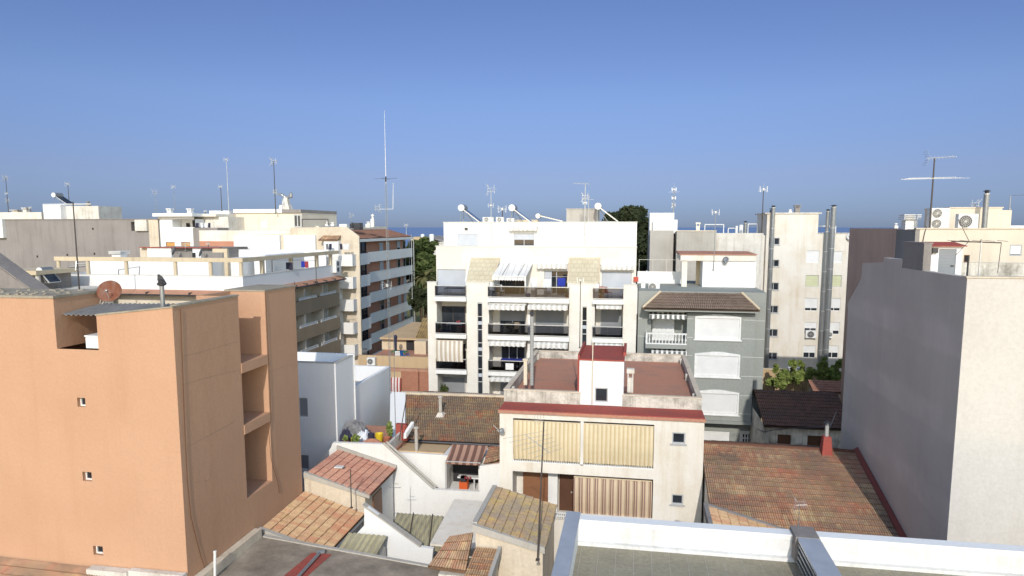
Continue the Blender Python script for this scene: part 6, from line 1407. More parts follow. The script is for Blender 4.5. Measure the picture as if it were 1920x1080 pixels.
# ================================================================== B corner building with a columned roof terrace
XB = -35.0; RB = Pl('R',XB); YB0 = PX(455,520,XB).y; FB0 = Pl('F',YB0)
YB1 = PX(638,600,XB).y; xB0 = FB0.uv(105,520)[0]
zpt = FB0.uv(455,519)[1]; zpb = FB0.uv(455,546)[1]; zbm = FB0.uv(455,484)[1]; zbb = FB0.uv(455,492)[1]
B = T('apartment_building','corner building with a columned roof terrace and tan balcony fronts','building',(XB-6,YB0+8,0))
zrb = zpb
xf = XB-1.5
q = MB(); wf = [FB0.rect(x0,568,x1,600) for x0,x1 in ((233,258),(279,304),(330,355))]
wall(q, FB0, xB0, XB, 0, zrb-.3, [t+(.2,) for t in wf]); wall(q, Pl('R',xf), YB0+.02, YB1, 0, zrb-.3); wall(q, Pl('L',xB0), YB0, YB1, 0, zrb-.3); q.quad((xB0,YB1,0),(XB,YB1,0),(XB,YB1,zrb-.3),(xB0,YB1,zrb-.3)); q.build('wall','cream',B)
for t in wf: window(B, FB0, *t, kind='half', w=-.1, mat='shutter_green', open_=.4, frame='white_frame', mull=1)
q = MB(); q.box(xB0,XB,YB0,YB1,zrb-.3,zrb); q.build('roof_deck','concrete',B)
q = MB(); e = .9   # terracotta eave all round
q.hexa([(xB0,YB0-e,zrb-.42),(XB+e,YB0-e,zrb-.42),(XB+e,YB0,zrb-.42),(xB0,YB0,zrb-.42),(xB0,YB0-e,zrb-.30),(XB+e,YB0-e,zrb-.30),(XB+e*.02,YB0-.002,zrb+.02),(xB0,YB0-.002,zrb+.02)])
q.hexa([(XB+.001,YB0,zrb-.42),(XB+e,YB0-e+.9,zrb-.42),(XB+e,YB1,zrb-.42),(XB+.001,YB1,zrb-.42),(XB+.001,YB0,zrb+.02),(XB+e,YB0,zrb-.30),(XB+e,YB1,zrb-.30),(XB+.001,YB1,zrb+.02)]); q.build('eave','terracotta_eave',B)
q = MB(); q.box(xB0,XB+e+.04,YB0-e-.04,YB0-e-.002,zrb-.46,zrb-.32); q.box(XB+e+.002,XB+e+.04,YB0-e,YB1,zrb-.46,zrb-.32); q.build('gutter','dark_metal',B)
q = MB()
for k in range(5): u = xB0+1.5+(XB-xB0-2)*k/4; q.box(u,u+.1,YB0-e-.1,YB0-e*.6,zrb-.3,zrb-.12)
for k in range(9): y = YB0+1.2+(YB1-YB0-2)*k/8; q.box(XB+e*.5,XB+e+.1,y,y+.1,zrb-.28,zrb-.1)
q.build('gutter_hook','rust_mast',B)
q = MB(); t_ = .18; q.box(xB0,XB,YB0,YB0+t_,zrb+.001,zpt); q.box(XB-t_,XB,YB0+t_,YB1,zrb+.001,zpt); q.box(xB0,xB0+t_,YB0+t_,YB1,zrb+.001,zpt); q.build('parapet','white_clean',B)
q = MB(); q.box(xB0,XB+.03,YB0-.03,YB0+t_+.03,zpt+.002,zpt+.05); q.box(XB-t_-.03,XB+.03,YB0+t_+.032,YB1,zpt+.002,zpt+.05); q.build('parapet_coping','cream_pale',B)
q = MB(); q.box(xB0,XB+.1,YB0-.08,YB0+.35,zbb,zbm); q.box(XB-.32,XB+.1,YB0+.352,YB1,zbb,zbm); q.build('beam','sand',B)
for px in (108,163,235,327,393,450): u = FB0.uv(px,500)[0]; MB().tube((u,YB0+.14,zpt+.052),(u,YB0+.14,zbb-.002),.17,.17,12).build('column','sand',B)
for px in (494,548,596,622): y = PX(px,500,XB).y; q = MB(); q.box(XB-.28,XB+.02,y-.2,y+.2,zpt+.052,zbb-.002); q.build('column','sand',B)
# penthouse rooms on the terrace
ya = YB0+4.0; Fa = Pl('F',ya); a,b,c,d = Fa.rect(172,485,425,525); q = MB(); body(q,xB0+.3,Fa.uv(395,500)[0],ya,ya+8,zrb,Fa.uv(300,489)[1]-.05); q.build('penthouse','white_clean',B)
yb_ = YB0+6.5; Fb = Pl('F',yb_); q = MB(); body(q,Fb.uv(400,500)[0],Fb.uv(452,500)[0],yb_,yb_+6,zrb,Fb.uv(430,486)[1]); body(q,Fb.uv(462,500)[0],XB-2.2,yb_+1.5,yb_+10,zrb,Fb.uv(500,484)[1]+.2); q.build('penthouse','white_clean',B)
q = MB(); t = Fb.rect(406,495,414,512); q.pbox(Fb,t[0],t[1],zrb+.003,t[3],.002,.05); q.build('door','brown_frame',B)
q = MB(); a = Fb.uv(405,470); b = Fb.uv(432,472); q.box(a[0],b[0],yb_-.6,yb_-.3,Fb.uv(420,473)[1],Fb.uv(420,466)[1]); q.box(Fb.uv(426,480)[0],b[0],yb_-.58,yb_-.32,zrb,Fb.uv(420,473)[1]-.002); q.build('portico','sand',B)
p = PX(628,497,XB-.6); ac = T('air_conditioner','large air conditioner at the end of the columned terrace parapet','air conditioner',(XB+.2,YB1-1.2,zpt-.9),G_AC)
q = MB(); q.box(XB+.02,XB+.5,YB1-1.8,YB1-.5,zpt-.85,zpt+.55); q.build('casing','white_plastic',ac)
for zz in (zpt-.5,zpt+.2): MB().lathe((XB+.5,YB1-1.3,zz),[(.28,0),(.28,.02)],(1,0,0),16).build('fan','dark_metal',ac)
FBh = Pl('R',XB-1.2)
def hung_at(xw, y, z0, z1, w_, mat, label): # laundry in the x-z plane
    P_ = Pl('F',y); m = MB(); n = 8
    for j in range(4):
        for i in range(n+1): m.v.append((xw+w_*i/n, y+.04*math.sin(i*1.4+xw), z1-(z1-z0)*j/3))
    for j in range(3):
        for i in range(n): a = j*(n+1)+i; m.f.append((a,a+1,a+n+2,a+n+1))
    k = len(m.v); m.v += [(a,b+.012,c) for a,b,c in m.v[:k]]; m.f += [tuple(i+k for i in f)[::-1] for f in m.f[:]]
    return m.thing('laundry',mat,label,'laundry','laundry hung out')
for px0,px1,py0,py1,mt,lb in ((536,541,492,505,'dark_cloth','black garment at the left of the columned terrace line'),(542,548,492,506,'dark_cloth','dark garment beside the black one on the columned terrace line'),(565,571,490,501,'blue_cloth','blue garment on the columned terrace line'),(572,578,490,502,'red_cloth','purplish red garment right of the blue one on the columned terrace')):
    P_ = Pl('F',YB0+9); a = P_.uv(px0,py1); b = P_.uv(px1,py0); hung_at(a[0],YB0+9,a[1],b[1],b[0]-a[0],mt,lb)
q = MB(); P_ = Pl('F',YB0+9); a = P_.uv(510,492); b = P_.uv(592,488); q.tube((a[0],YB0+9,b[1]),(b[0],YB0+9,b[1]),.025,.025,4); q.tube((a[0],YB0+9,zrb),(a[0],YB0+9,b[1]),.04,.04,5); q.tube((b[0],YB0+9,zrb),(b[0],YB0+9,b[1]),.04,.04,5); q.thing('drying_rack','rust_mast','dark drying rack on the columned roof terrace','rack')
q = MB(); P_ = Pl('F',YB0+1.6); a = P_.uv(112,503); b = P_.uv(160,500); c = P_.uv(222,506); d = P_.uv(262,500); q.path([P_.pt(*a),P_.pt(*b)],.03,4); q.path([P_.pt(c[0],zrb),P_.pt(*c),P_.pt(*d),P_.pt(d[0]-.3,zrb)],.03,4); q.thing('drying_rack','dark_metal','thin dark awning frame left behind on the columned roof terrace','frame')
# balcony floors on the street side
for k,(pt_,pb_) in enumerate(((548,571),(594,614),(636,657))):
    zt_ = PX(636,pt_,XB).z; zb_ = PX(636,pb_,XB).z
    s_ = MB(); s_.box(xf+.003,XB+.1,YB0+.25,YB1-.3,zb_-.05,zb_+.18); s_.build('balcony_slab','tan',B)
    s_ = MB(); s_.box(XB-.06,XB+.1,YB0+.25,YB1-.3,zb_+.182,zt_); s_.build('balcony_front','tan',B)
    r = MB(); n = 4; L = (YB1-YB0-.6)/n
    for i in range(n):
        y = YB0+.4+L*i; r.box(XB-.02,XB+.05,y,y+L*.82,zt_+.26,zt_+.33)
        r.box(XB-.02,XB+.05,y,y+.07,zt_+.002,zt_+.26); r.box(XB-.02,XB+.05,y+L*.82-.07,y+L*.82,zt_+.002,zt_+.26); r.box(XB+.0,XB+.03,y+.07,y+L*.82-.07,zt_+.04,zt_+.2)
    r.build('balcony_rail','white_plastic',B)
    for y in (YB0+6.5,YB1-9,YB1-4.5): MB().box(xf+.003,XB-.08,y,y+.25,zb_+.182,zb_+2.7).build('balcony_divider','cream',B)
    Rf = Pl('R',xf)
    for i,y in enumerate((YB1-3.6,YB1-7.6,YB1-12.5,YB1-17)): window(B, Rf, y, y+1.7, zb_+.25, zb_+2.35, kind=('glass','shutter','half','glass')[(i+k)%4], w=.03, mat='shutter_pale', frame='white_frame')
# ================================================================== C brick building with white balcony bands
XC = -35.0; XCf = XC-1.3; RC = Pl('R',XC); RCf = Pl('R',XCf)
yc0 = PX(688,500,XC).y; yc1 = PX(773,500,XC).y
Cb = T('apartment_building','red brick apartment building with white balcony bands and a brown roof edge','building',(XC-6,yc0+8,0))
zt_s = [PX(688,y,XC).z for y in (473,512,551,591,630,670)]
yg = YB1+2.5; zroof = PX(688,447,XC).z
q = MB(); q.box(XC-20,XCf,yg,yc1+.5,0,zroof-.3); q.build('brick_wall','brick',Cb)
ztop_ = PX(690,428,XC-4).z; FCg = Pl('F',yg-.1)
prof = [(FCg.uv(x,y)[0],FCg.uv(x,y)[1]) for x,y in ((472,440),(545,438),(546,427),(650,425),(674,443),(674,470))]
x_l = FCg.uv(472,450)[0]; x_r = prof[-1][0]
q = MB(); q.prism([(x_l,0)]+prof[:5]+[(x_r,0)],'y',yg-.25,yg-.003); q.build('gable_wall','cream_old',Cb)
q = MB(); q.box(XC-20,XC-4.0,yg,yc1,zroof-.3,ztop_-.25); q.build('attic','cream_pale',Cb)
tile_roof((XC+.15,yg+1.0,zroof),(XC+.15,yc1,zroof),(XC-3.9,yc1-1.5,ztop_-.1),(XC-3.9,yg+1.0,ztop_-.1),'tile_mans',Cb,tw=.4,rl=.5)
q = MB(); q.hexa([(XC+.2,yg,zroof-.1),(XC+.2,yg+.98,zroof-.1),(XC-3.9,yg+.98,ztop_-.2),(XC-3.9,yg,ztop_-.2),(XC+.2,yg,zroof+.28),(XC+.2,yg+.98,zroof+.28),(XC-3.9,yg+.98,ztop_+.2),(XC-3.9,yg,ztop_+.2)]); q.build('verge','white',Cb)
q = MB(); q.box(XC-4.0,XC-3.6,yg,yc1-1.4,ztop_-.2,ztop_+.3); q.build('roof_upstand','cream_pale',Cb)
q = MB(); q.box(XCf,XC+.25,yg,yc1+.2,zroof-.42,zroof-.05); q.build('eave_band','white',Cb)
ysp = PX(703,500,XC).y; ycr = PX(690,500,XC).y
for k,z in enumerate(zt_s):
    h = PX(688,512,XC).z-PX(688,528,XC).z
    q = MB(); q.box(XCf,XC,ycr+.6,yc1+.2,z-h-.25,z-h-.02); q.box(XC-.15,XC,ycr+.6,yc1+.2,z-h-.018,z); q.build('balcony','white',Cb)
    q = MB(); q.box(XC-3.2,XC+1.3,yg-1.4,yg+4.2,z-h-.28,z-h-.02); q.box(XC+1.15,XC+1.3,yg-1.4,yg+4.2,z-h-.018,z+.02); q.box(XC-3.2,XC+1.148,yg-1.4,yg-1.25,z-h-.018,z+.02); q.build('corner_balcony','white',Cb)
    if k: q = MB(); q.box(XC-.02,XC+.03,ycr+.6,yc1+.2,z+.002,z+.06) ; q.build('balcony_rail','white_plastic',Cb)
    zf_ = z-h
    # glazed dark corner bay
    o = ring(MB(), RCf, yg+.4, ysp, zf_, zf_+2.45, .02, .12, .12)
    for i in range(5): y = yg+.4+(ysp-yg-.4)*(i+1)/6; o.pbox(RCf,y-.05,y+.05,zf_+.12,zf_+2.33,.02,.1)
    o.pbox(RCf,yg+.52,ysp-.12,zf_+1.0,zf_+1.08,.02,.09)
    o = o.build('glazed_bay','dark_frame',Cb); MB().pbox(RCf,yg+.5,ysp-.1,zf_+.1,zf_+2.35,.0,.02).build('pane','glass',o)
    MB().box(XCf-1.6,XCf-.003,yg-.28,yg-.26,zf_+.1,zf_+2.3).build('front_glazing','glass',Cb)
    for i,(p0_,p1_) in enumerate(((711,718),(724,730),(744,750),(755,760),(767,772))):
        y0_ = PX(p0_,500,XCf).y; y1_ = PX(p1_,500,XCf).y
        window(Cb, RCf, y0_, y1_, zf_+(.1 if i in (0,1) else .75), zf_+2.3, kind=('shutter','shutter','half','glass','glass')[(i+k)%5] if i < 4 else 'glass', w=.06, mat='shutter_pale', frame='grey_frame', mull=0, t=.09)
q = MB(); q.tube((XC+.25,yc1+.1,0),(XC+.25,yc1+.1,zroof-.1),.07,.07,6); q.build('downpipe','light_metal',Cb)
# things on the roof of C
for px0,px1,pt_,lb,cw in ((752/1,0,0,'',''),):
    pass
chimney(695,701,401,426,yg+8,'tall white chimney at the brown roof edge','white',cowl='pot'); chimney(685,694,415,427,yg+9,'low white domed chimney left of the tall white chimney','white',cowl='pot')
chimney(610,616,415,428,yg+6,'left one of two white roof vents by the black frame','white',cowl='pot'); chimney(619,626,416,428,yg+6,'right one of two white roof vents by the black frame','white',cowl='pot')
q = MB(); P_ = Pl('F',yg+5); a = P_.uv(567,425); b = P_.uv(615,411); q.path([P_.pt(*a),P_.pt(a[0],b[1]),P_.pt(b[0],b[1]),P_.pt(b[0],b[1]-.8)],.06,5); q.thing('drying_rack','dark_metal','black pipe frame on the cream roof behind the terrace','frame')
antenna(660,403,428,yg+7,'grid','small faint aerial left of the black roof box', r=.03, size=.8, mat='grey_metal')
a = PY(650,428,yg+7); b = PY(674,418,yg+7); q = MB(); q.box(a.x+1.0,b.x,yg+7,yg+8.2,a.z-.2,b.z); q.lathe((a.x+.7,yg+7.2,a.z),[(.25,0),(.3,.5),(.1,.8)],n=10); q.thing('roof_box','dark_metal','black box on the roof left of the low white chimney','box')
q = MB(); a = PY(640,426,yg+3); b = PY(650,420,yg+3); q.box(PY(636,426,yg+3).x,b.x,yg+3,yg+3.8,a.z-.1,b.z); q.thing('roof_unit','white_plastic','low white unit on the cream gable roof','box')
# radio mast : lattice below, whip above
yM = yg-6; b0 = PY(735,720,44.2); yM = 44.2; xm = PY(729,600,yM).x; z0 = PY(733,742,yM).z
rm = T('radio_mast','very tall pale radio mast with a lattice foot and long whip','aerial',(xm,yM,z0),G_ANT)
zl_ = PY(725,335,yM).z; zt_ = PY(719,207,yM).z
q = MB(); w_ = .07
for i in range(3):
    t = 2*math.pi*i/3; q.tube((xm+w_*math.cos(t),yM+w_*math.sin(t),z0),(xm+w_*math.cos(t),yM+w_*math.sin(t),zl_),.009,.009,4)
n = 46
for k in range(n):
    za = z0+(zl_-z0)*k/n; zb_ = z0+(zl_-z0)*(k+1)/n
    for i in range(3):
        t = 2*math.pi*i/3; t2 = 2*math.pi*(i+1)/3; q.tube((xm+w_*math.cos(t),yM+w_*math.sin(t),za),(xm+w_*math.cos(t2),yM+w_*math.sin(t2),zb_),.006,.006,3)
q.build('lattice','grey_metal',rm)
q = MB(); q.tube((xm,yM,zl_-.3),(xm,yM,zl_+(zt_-zl_)*.45),.026,.02,6); q.tube((xm,yM,zl_+(zt_-zl_)*.45),(xm,yM,zt_),.018,.009,6); q.build('whip','white_plastic',rm)
q = MB(); q.tube((xm-.8,yM,zl_),(xm+.8,yM,zl_+.02),.012,.012,4); q.tube((xm,yM-.8,zl_),(xm,yM+.8,zl_),.009,.009,4); q.tube((xm,yM,zl_-.2),(xm,yM,zl_+.15),.045,.045,6); q.build('radial','dark_metal',rm)
zz = PY(727,392,yM).z; q = MB(); q.tube((xm-.5,yM,zz),(xm+.45,yM,zz),.015,.015,4); q.tube((xm+.45,yM,zz),(xm+.5,yM,zz+1.7),.022,.016,5); q.build('side_whip','white_plastic',rm)
aerial_head(rm, Vector((xm-.62,yM,zz+.1)), 'grid', .022, -1, .55)
zz = PY(730,535,yM).z; aerial_head(rm, Vector((xm-.05,yM,zz)), 'panel', .03, 1, 1.0)
# ================================================================== V low terrace building between
YV = 60.0; FV = Pl('F',YV); a,b,c,d = FV.rect(672,668,812,690)
V = T('terrace_building','tan terrace building with a red tiled deck and a small hut','building',((a+b)/2,YV+5,0))
zd_ = PZ(700,665,d-.4).z
q = MB(); q.box(a,b,YV,YV+.25,0,d); q.build('parapet','ochre',V); q = MB(); q.box(a,b,YV+.25,YV+14,0,d-.7); q.build('deck','terracotta',V)
yh = YV+7; t = Pl('F',yh).rect(716,634,758,652); hx1 = PY(806,640,yh).x; q = MB(); q.box(t[0],PY(770,640,yh).x,yh,yh+4,d-.7,PY(740,632,yh).z); q.build('hut_wall','sand',V)
q = MB(); e1 = PY(712,634,yh-.6); e2 = PY(806,636,yh-.6); q.hexa([(e1.x,yh-.6,e1.z-.1),(e2.x,yh-.6,e1.z-.1),(e2.x,yh+7,e1.z+.5),(e1.x+1,yh+7,e1.z+.5),(e1.x,yh-.6,e1.z+.06),(e2.x,yh-.6,e1.z+.06),(e2.x,yh+7,e1.z+.66),(e1.x+1,yh+7,e1.z+.66)]); q.build('hut_roof','ochre',V)
corrugated((PY(779,630,yh-.5).x,yh-.5,e1.z+.1),(e2.x+.3,yh-.5,e1.z+.1),(e2.x+.3,yh+6,e1.z+1.3),(PY(788,612,yh+5).x,yh+6,e1.z+1.3),9,.07,'orange_sheet',V)
q = MB(); q.box(PY(777,660,YV+5).x,e2.x,YV+5,YV+7,d-.7,PY(790,640,YV+5).z); q.build('hut_annex','sand',V)
q = MB(); q.box(PY(762,650,yh).x,PY(776,650,yh).x,yh-.02,yh-.0,d-.69,PY(768,638,yh).z); q.build('doorway','interior',V)
ac_unit(Pl('F',YV-.45),688,671,703,686,'air conditioner hung on the tan terrace parapet',.4,1,.4)
def vt(px,y_): return (PY(px,660,y_).x,y_,d-.697)
table(vt(749,YV+2.2),1.5,.9,.75,'green_p','green topped table on the red tiled deck')
chair(vt(745,YV+1.2),.3,'white_plastic','white chair at the green topped table'); chair(vt(757,YV+1.6),1.2,'blue_p','left one of the two blue chairs on the red tiled deck'); chair(vt(763,YV+2.6),1.9,'blue_p','right one of the two blue chairs on the red tiled deck')
chair(vt(684,YV+2.0),.3,'dark_metal','dark chair at the left end of the red tiled deck')
p = vt(742,YV+4.6); q = MB(); q.tube(p,(p[0],p[1],p[2]+1.5),.12,.16,8); q.lathe((p[0],p[1],p[2]+1.4),[(.1,0),(.2,.2),(.16,.45),(.05,.55)],n=10); q.thing('closed_parasol','dark_cloth','closed dark parasol standing on the red tiled deck','parasol')
a_,b_,c_,d_ = Pl('F',YV-.0+2).rect(724,655,738,668); 
# brick yard wall below
YW2 = 54.5; FW2 = Pl('F',YW2); t = FW2.rect(672,692,806,745); bx = FW2.uv(752,700)[0]
W2 = T('brick_wall','red brick yard wall beside the white apartment building','wall',((t[0]+t[1])/2,YW2,0))
q = MB(); q.box(bx,t[1],YW2,YW2+.25,0,FW2.uv(780,697)[1]); q.build('wall','brick_front',W2); q = MB(); q.box(t[0],t[1],YW2-.05,YW2+.3,FW2.uv(780,697)[1]+.002,FW2.uv(780,692)[1]); q.build('coping','terracotta_eave',W2)
q = MB(); q.box(t[0],bx-.002,YW2+.02,YW2+.25,0,FW2.uv(780,697)[1]); q.build('rendered_wall','ochre',W2)
q = MB(); x_ = FW2.uv(780,700)[0]; q.box(x_-.06,x_+.25,YW2-.12,YW2-.002,0,FW2.uv(780,697)[1]); q.build('pilaster','brick_front',W2)
blind(W2, FW2, 732,706,754,742,'cloth_red',.3,.05,name='striped_cloth',scal=8)
# ================================================================== D grey rendered block, far left
YD_ = 84.0; FD = Pl('F',YD_); xd1 = FD.uv(297,450)[0]; zd = FD.uv(150,412)[1]
Db = T('warehouse_block','broad grey rendered blind wall block at the far left','building',(xd1-15,YD_+8,0))
ht = [FD.rect(x-1.6,y-2,x+1.6,y+2) for x,y in ((174,429),(70,481),(126,478),(177,476))]; nt_ = FD.rect(246,416,268,433)
q = MB(); wall(q, FD, xd1-45, xd1, 0, zd, [h_+(.3,) for h_ in ht]+[nt_+(.8,)]); wall(q, Pl('R',xd1), YD_, YD_+16, 0, zd); q.quad((xd1-45,YD_,zd),(xd1,YD_,zd),(xd1,YD_+16,zd),(xd1-45,YD_+16,zd)); q.build('wall','cement',Db)
q = MB(); q.box(xd1-45,xd1+.1,YD_-.1,YD_+.4,zd+.002,zd+.1); q.build('coping','cement_dark',Db)
for i,h_ in enumerate(ht): MB().pbox(FD,h_[0],h_[1],h_[2],h_[3],-.28,-.2).build('vent_hole','interior',Db)
t = FD.rect(256,412,278,433); q = MB(); q.pbox(FD,t[0],t[1],t[2],t[3],.003,.35); q.build('notch_wall','white_old',Db)
t = FD.rect(-4,412,11,446); q = MB(); q.pbox(FD,t[0],t[1],t[2],t[3]+.1,.003,.5); q.build('corner_pier','white',Db)
q = MB(); t = FD.rect(280,412,298,470); q.pbox(FD,t[0],t[1]-.02,0,zd-.02,.003,.03); q.build('end_wall','cream_old',Db)
yd = YD_+3; Fd = Pl('F',yd)
a,b,c,d = Fd.rect(-20,398,78,414); q = MB(); q.box(a,b,yd,yd+5,zd,d); q.build('roof_parapet','cream_pale',Db)
a,b,c,d = Fd.rect(80,399,128,414); q = MB(); q.box(a,b,yd+2,yd+2.3,zd,d); q.build('roof_parapet','terracotta_eave',Db)
a,b,c,d = Fd.rect(98,385,190,414); rb = T('stair_head','white stair head box on the grey block at the far left','stair head',((a+b)/2,yd+3,zd)); q = MB(); q.box(a,Fd.uv(130,400)[0],yd-1.5,yd+4,zd,d); q.build('front_room','white_clean',rb); q = MB(); q.box(Fd.uv(130,400)[0]+.003,b,yd-.5,yd+4,zd,d-.12); q.build('side_room','white_old',rb)
solar_heater(108,366,133,384,yd+1,'dark tanked solar heater on the far left stair head',.34,1.5)
q = MB(); P_ = Pl('F',yd-.5); a = P_.uv(82,398); b = P_.uv(112,383); q.path([P_.pt(*a),P_.pt(a[0],b[1]),P_.pt(b[0]+5,b[1])],.07,5); q.thing('roof_pipe','white_plastic','bent white pipe left of the far left stair head','pipe')
antenna(16,333,398,yd+2,'grid','tall aerial with round heads at the far left edge', r=.045, size=1.0, mat='rust_mast', extra=[('panel',.55,1,.7),('grid',.35,1,.8)])
antenna(130,345,384,yd+2.5,'panel','aerial just behind the far left solar heater', r=.045, size=1.2, extra=[('whip',.5,1,.4)])
antenna(149,378,545,50,'none','dark pole standing in front of the far left grey wall', r=.055)
mm = [o for o in bpy.data.objects if o.name.startswith('aerial_mast')][-1]
t = PY(152,500,50); q = MB(); q.tube(tuple(t+Vector((-1.1,0,.0))),tuple(t+Vector((.5,0,.1))),.03,.03,5); q.tube(tuple(t+Vector((-.45,-.1,-.3))),tuple(t+Vector((-.5,.1,.45))),.035,.035,5); q.tube(tuple(t+Vector((-.2,-.2,.25))),tuple(t+Vector((.55,.2,.28))),.025,.025,5); q.tube(tuple(t+Vector((-.4,-.2,-.1))),tuple(t+Vector((-.1,.2,-.5))),.02,.02,5); q.build('aerial','light_metal',mm)
for (px0,px1,pt_,lb) in ((22,33,393,'white chimney block behind the far left parapet'),(43,50,389,'second white chimney block behind the far left parapet, by the tall aerial')): chimney(px0,px1,pt_,400,yd+2.5,lb,'white_old',cowl='louvre')
antenna(58,389,400,yd+2.2,'panel','short dark dish like aerial among the far left chimneys', r=.05, size=.7); chimney(160,166,377,387,yd+2,'small dark vent on the far left stair head','cement_dark',cowl='pot')
antenna(205,405,413,YD_+6,'panel','tiny aerial above the grey wall right of the stair head', r=.03, size=.5)
# sloping grey roof and yellowed hut at the left edge, before D
Ye = 40.0; q = T('low_house','house with a steep grey gable edge at the left frame edge','house',(PY(20,560,Ye).x,Ye+3,0))
a = PY(0,503,Ye); b = PY(64,548,Ye); m = MB(); m.prism([(a.x-6,a.z+4),(a.x,a.z),(b.x,b.z),(b.x,0),(a.x-6,0)],'y',Ye,Ye+1.2); m.build('wall','cement_dark',q); m = MB(); d_ = (b-a).normalized(); m.hexa([(a.x-6,Ye-.05,a.z+4.02),(b.x+.1,Ye-.05,b.z-.02),(b.x+.1,Ye+1.3,b.z-.02),(a.x-6,Ye+1.3,a.z+4.02),(a.x-6,Ye-.05,a.z+4.1),(b.x+.1,Ye-.05,b.z+.06),(b.x+.1,Ye+1.3,b.z+.06),(a.x-6,Ye+1.3,a.z+4.1)]); m.build('coping','cement_dark',q)
Yf = 52.0; q = T('roof_hut','yellowed flat roof hut left of the columned terrace','hut',(PY(40,530,Yf).x,Yf+2,8)); a = PY(5,532,Yf); b = PY(64,515,Yf); m = MB(); m.box(a.x,b.x,Yf,Yf+4,6,PY(40,515,Yf).z); m.build('wall','cement_dark',q); m = MB(); m.box(a.x-.2,b.x+.6,Yf-.4,Yf+4.2,PY(40,515,Yf).z+.003,PY(40,507,Yf).z); m.build('roof','sand',q); m = MB(); m.tube((b.x+.35,Yf,6),(b.x+.35,Yf,PY(68,515,Yf).z),.2,.2,10); m.build('pillar','white_old',q); m = MB(); m.box(b.x-.2,b.x+3.4,Yf-.2,Yf+5,5.5,PY(80,545,Yf).z); m.build('base','white_old',q)
solar_heater(85,507,103,530,Yf+1.0,'dark solar heater beside the yellowed hut at the left',.3,1.3)
# ================================================================== E and F white houses beyond the terrace
YE = 84.35; FE = Pl('F',YE); e = lambda x,y: FE.uv(x,y)
Eb = T('house','white house with two orange shutters and an open loggia, far left','house',(e(350,450)[0],YE+5,0))
so_ = [FE.rect(311,454,328,470),FE.rect(340,454,357,470)]; lo_ = FE.rect(323,411,366,426)
q = MB(); wall(q, FE, e(298,450)[0], e(366,450)[0], 0, e(330,406)[1], [t+(.25,) for t in so_]+[lo_+(2.0,)]); q.build('front_wall','white_clean',Eb)
for t in so_: window(Eb, FE, *t, kind='shutter', mat='shutter_orange', w=-.15, mull=0, frame='brown_frame')
for (x0,x1,y0) in ((334,339,418),(346,352,413),(356,359,415)): t = FE.rect(x0,y0,x1,427); MB().pbox(FE,t[0],t[1],lo_[2]+.01,t[3],-1.9,-1.7).build('loggia_opening','interior',Eb)
q = MB(); q.box(e(298,450)[0],e(412,450)[0],YE+2.2,YE+9,0,e(330,406)[1]-.02); q.build('back_wall','white_old',Eb)
q = MB(); q.box(e(293,400)[0],e(367,400)[0],YE-.8,YE+10,e(330,406)[1],e(330,400)[1]); q.build('roof_slab','white_clean',Eb)
q = MB(); q.box(e(360,400)[0],e(392,400)[0],YE+1.5,YE+10,e(330,406)[1]+.003,e(330,400)[1]-.05); q.build('roof_slab','cream_pale',Eb)
q = MB(); q.box(e(366,450)[0]+.003,e(412,450)[0],YE-.4,YE+2.18,0,e(390,427)[1]); q.build('side_wing','cement',Eb)
chimney(313,320,391,401,YE+2,'left one of two low white chimneys on the house with orange shutters','white',cowl='slab'); chimney(351,358,391,401,YE+2,'right one of two low white chimneys on the house with orange shutters','white',cowl='slab')
for i,(x0,x1,mt) in enumerate(((369,374,'dark_cloth'),(378,382,'white_cloth'),(385,390,'white_cloth'),(392,396,'dark_cloth'))): hung(FE,x0,418,x1,427,.2,mt,('leftmost dark garment on the roof line by the house with orange shutters','left white garment on the roof line by the house with orange shutters','right white garment on the roof line by the house with orange shutters','dark garment at the right end of the roof line by the house with orange shutters')[i])
antenna(386,396,404,YE+3,'panel','small dark dish aerial on the roof right of the twin low chimneys', r=.06, size=.6)
antenna(293,360,400,YE+4,'grid','aerial with a pale head above the left end of the house with orange shutters', r=.03, size=1.1, mat='grey_metal'); antenna(328,350,392,YE+5,'panel','thin aerial above the house with orange shutters', r=.03, size=1.0, mat='grey_metal'); antenna(416,350,396,YE+2,'panel','dark aerial just left of the very thin tall mast', r=.05, size=.8); antenna(429,299,396,YE+2.5,'panel','very thin tall mast above the white box house', r=.04, size=1.0, mat='light_metal')
Y3 = 74.0; F3 = Pl('F',Y3); t = lambda x0,y0,x1,y1: F3.rect(x0,y0,x1,y1)
Lb = T('low_block','long low white block with a red edge behind the columned terrace','building',(F3.uv(340,475)[0],Y3+3,0)); zb_ = F3.uv(340,465)[1]
for (x0,x1,m_,dy) in ((258,276,'cream_old',.4),(276,321,'white_clean',0),(321,360,'cement',.6),(360,375,'white_clean',.1),(375,412,'cement',.5)): a = F3.uv(x0,470)[0]; b = F3.uv(x1,470)[0]; MB().box(a+.002,b,Y3+dy,Y3+6,0,zb_-dy*.02).build('wall',m_,Lb)
MB().box(F3.uv(262,465)[0],F3.uv(414,465)[0],Y3-.15,Y3+.3,zb_+.004,zb_+.09).build('roof_edge','red_paint',Lb); MB().box(F3.uv(262,465)[0],F3.uv(414,465)[0],Y3+.303,Y3+6,zb_+.003,zb_+.03).build('roof_deck','cement',Lb); a = t(360,474,366,487); MB().pbox(F3,a[0],a[1],a[2],a[3],-.08,-.05).build('door','interior',Lb)
dish(F3.pt(*F3.uv(334,470),.8),.5,(-.9,-.3,.3),'edge on dish at the left of the red edged low block','cement',stand=F3.pt(*F3.uv(338,478),.1)); dish(F3.pt(*F3.uv(384,473),.8),.5,(-.9,-.3,.3),'edge on dish at the right of the red edged low block','cement',stand=F3.pt(*F3.uv(380,480),.1))
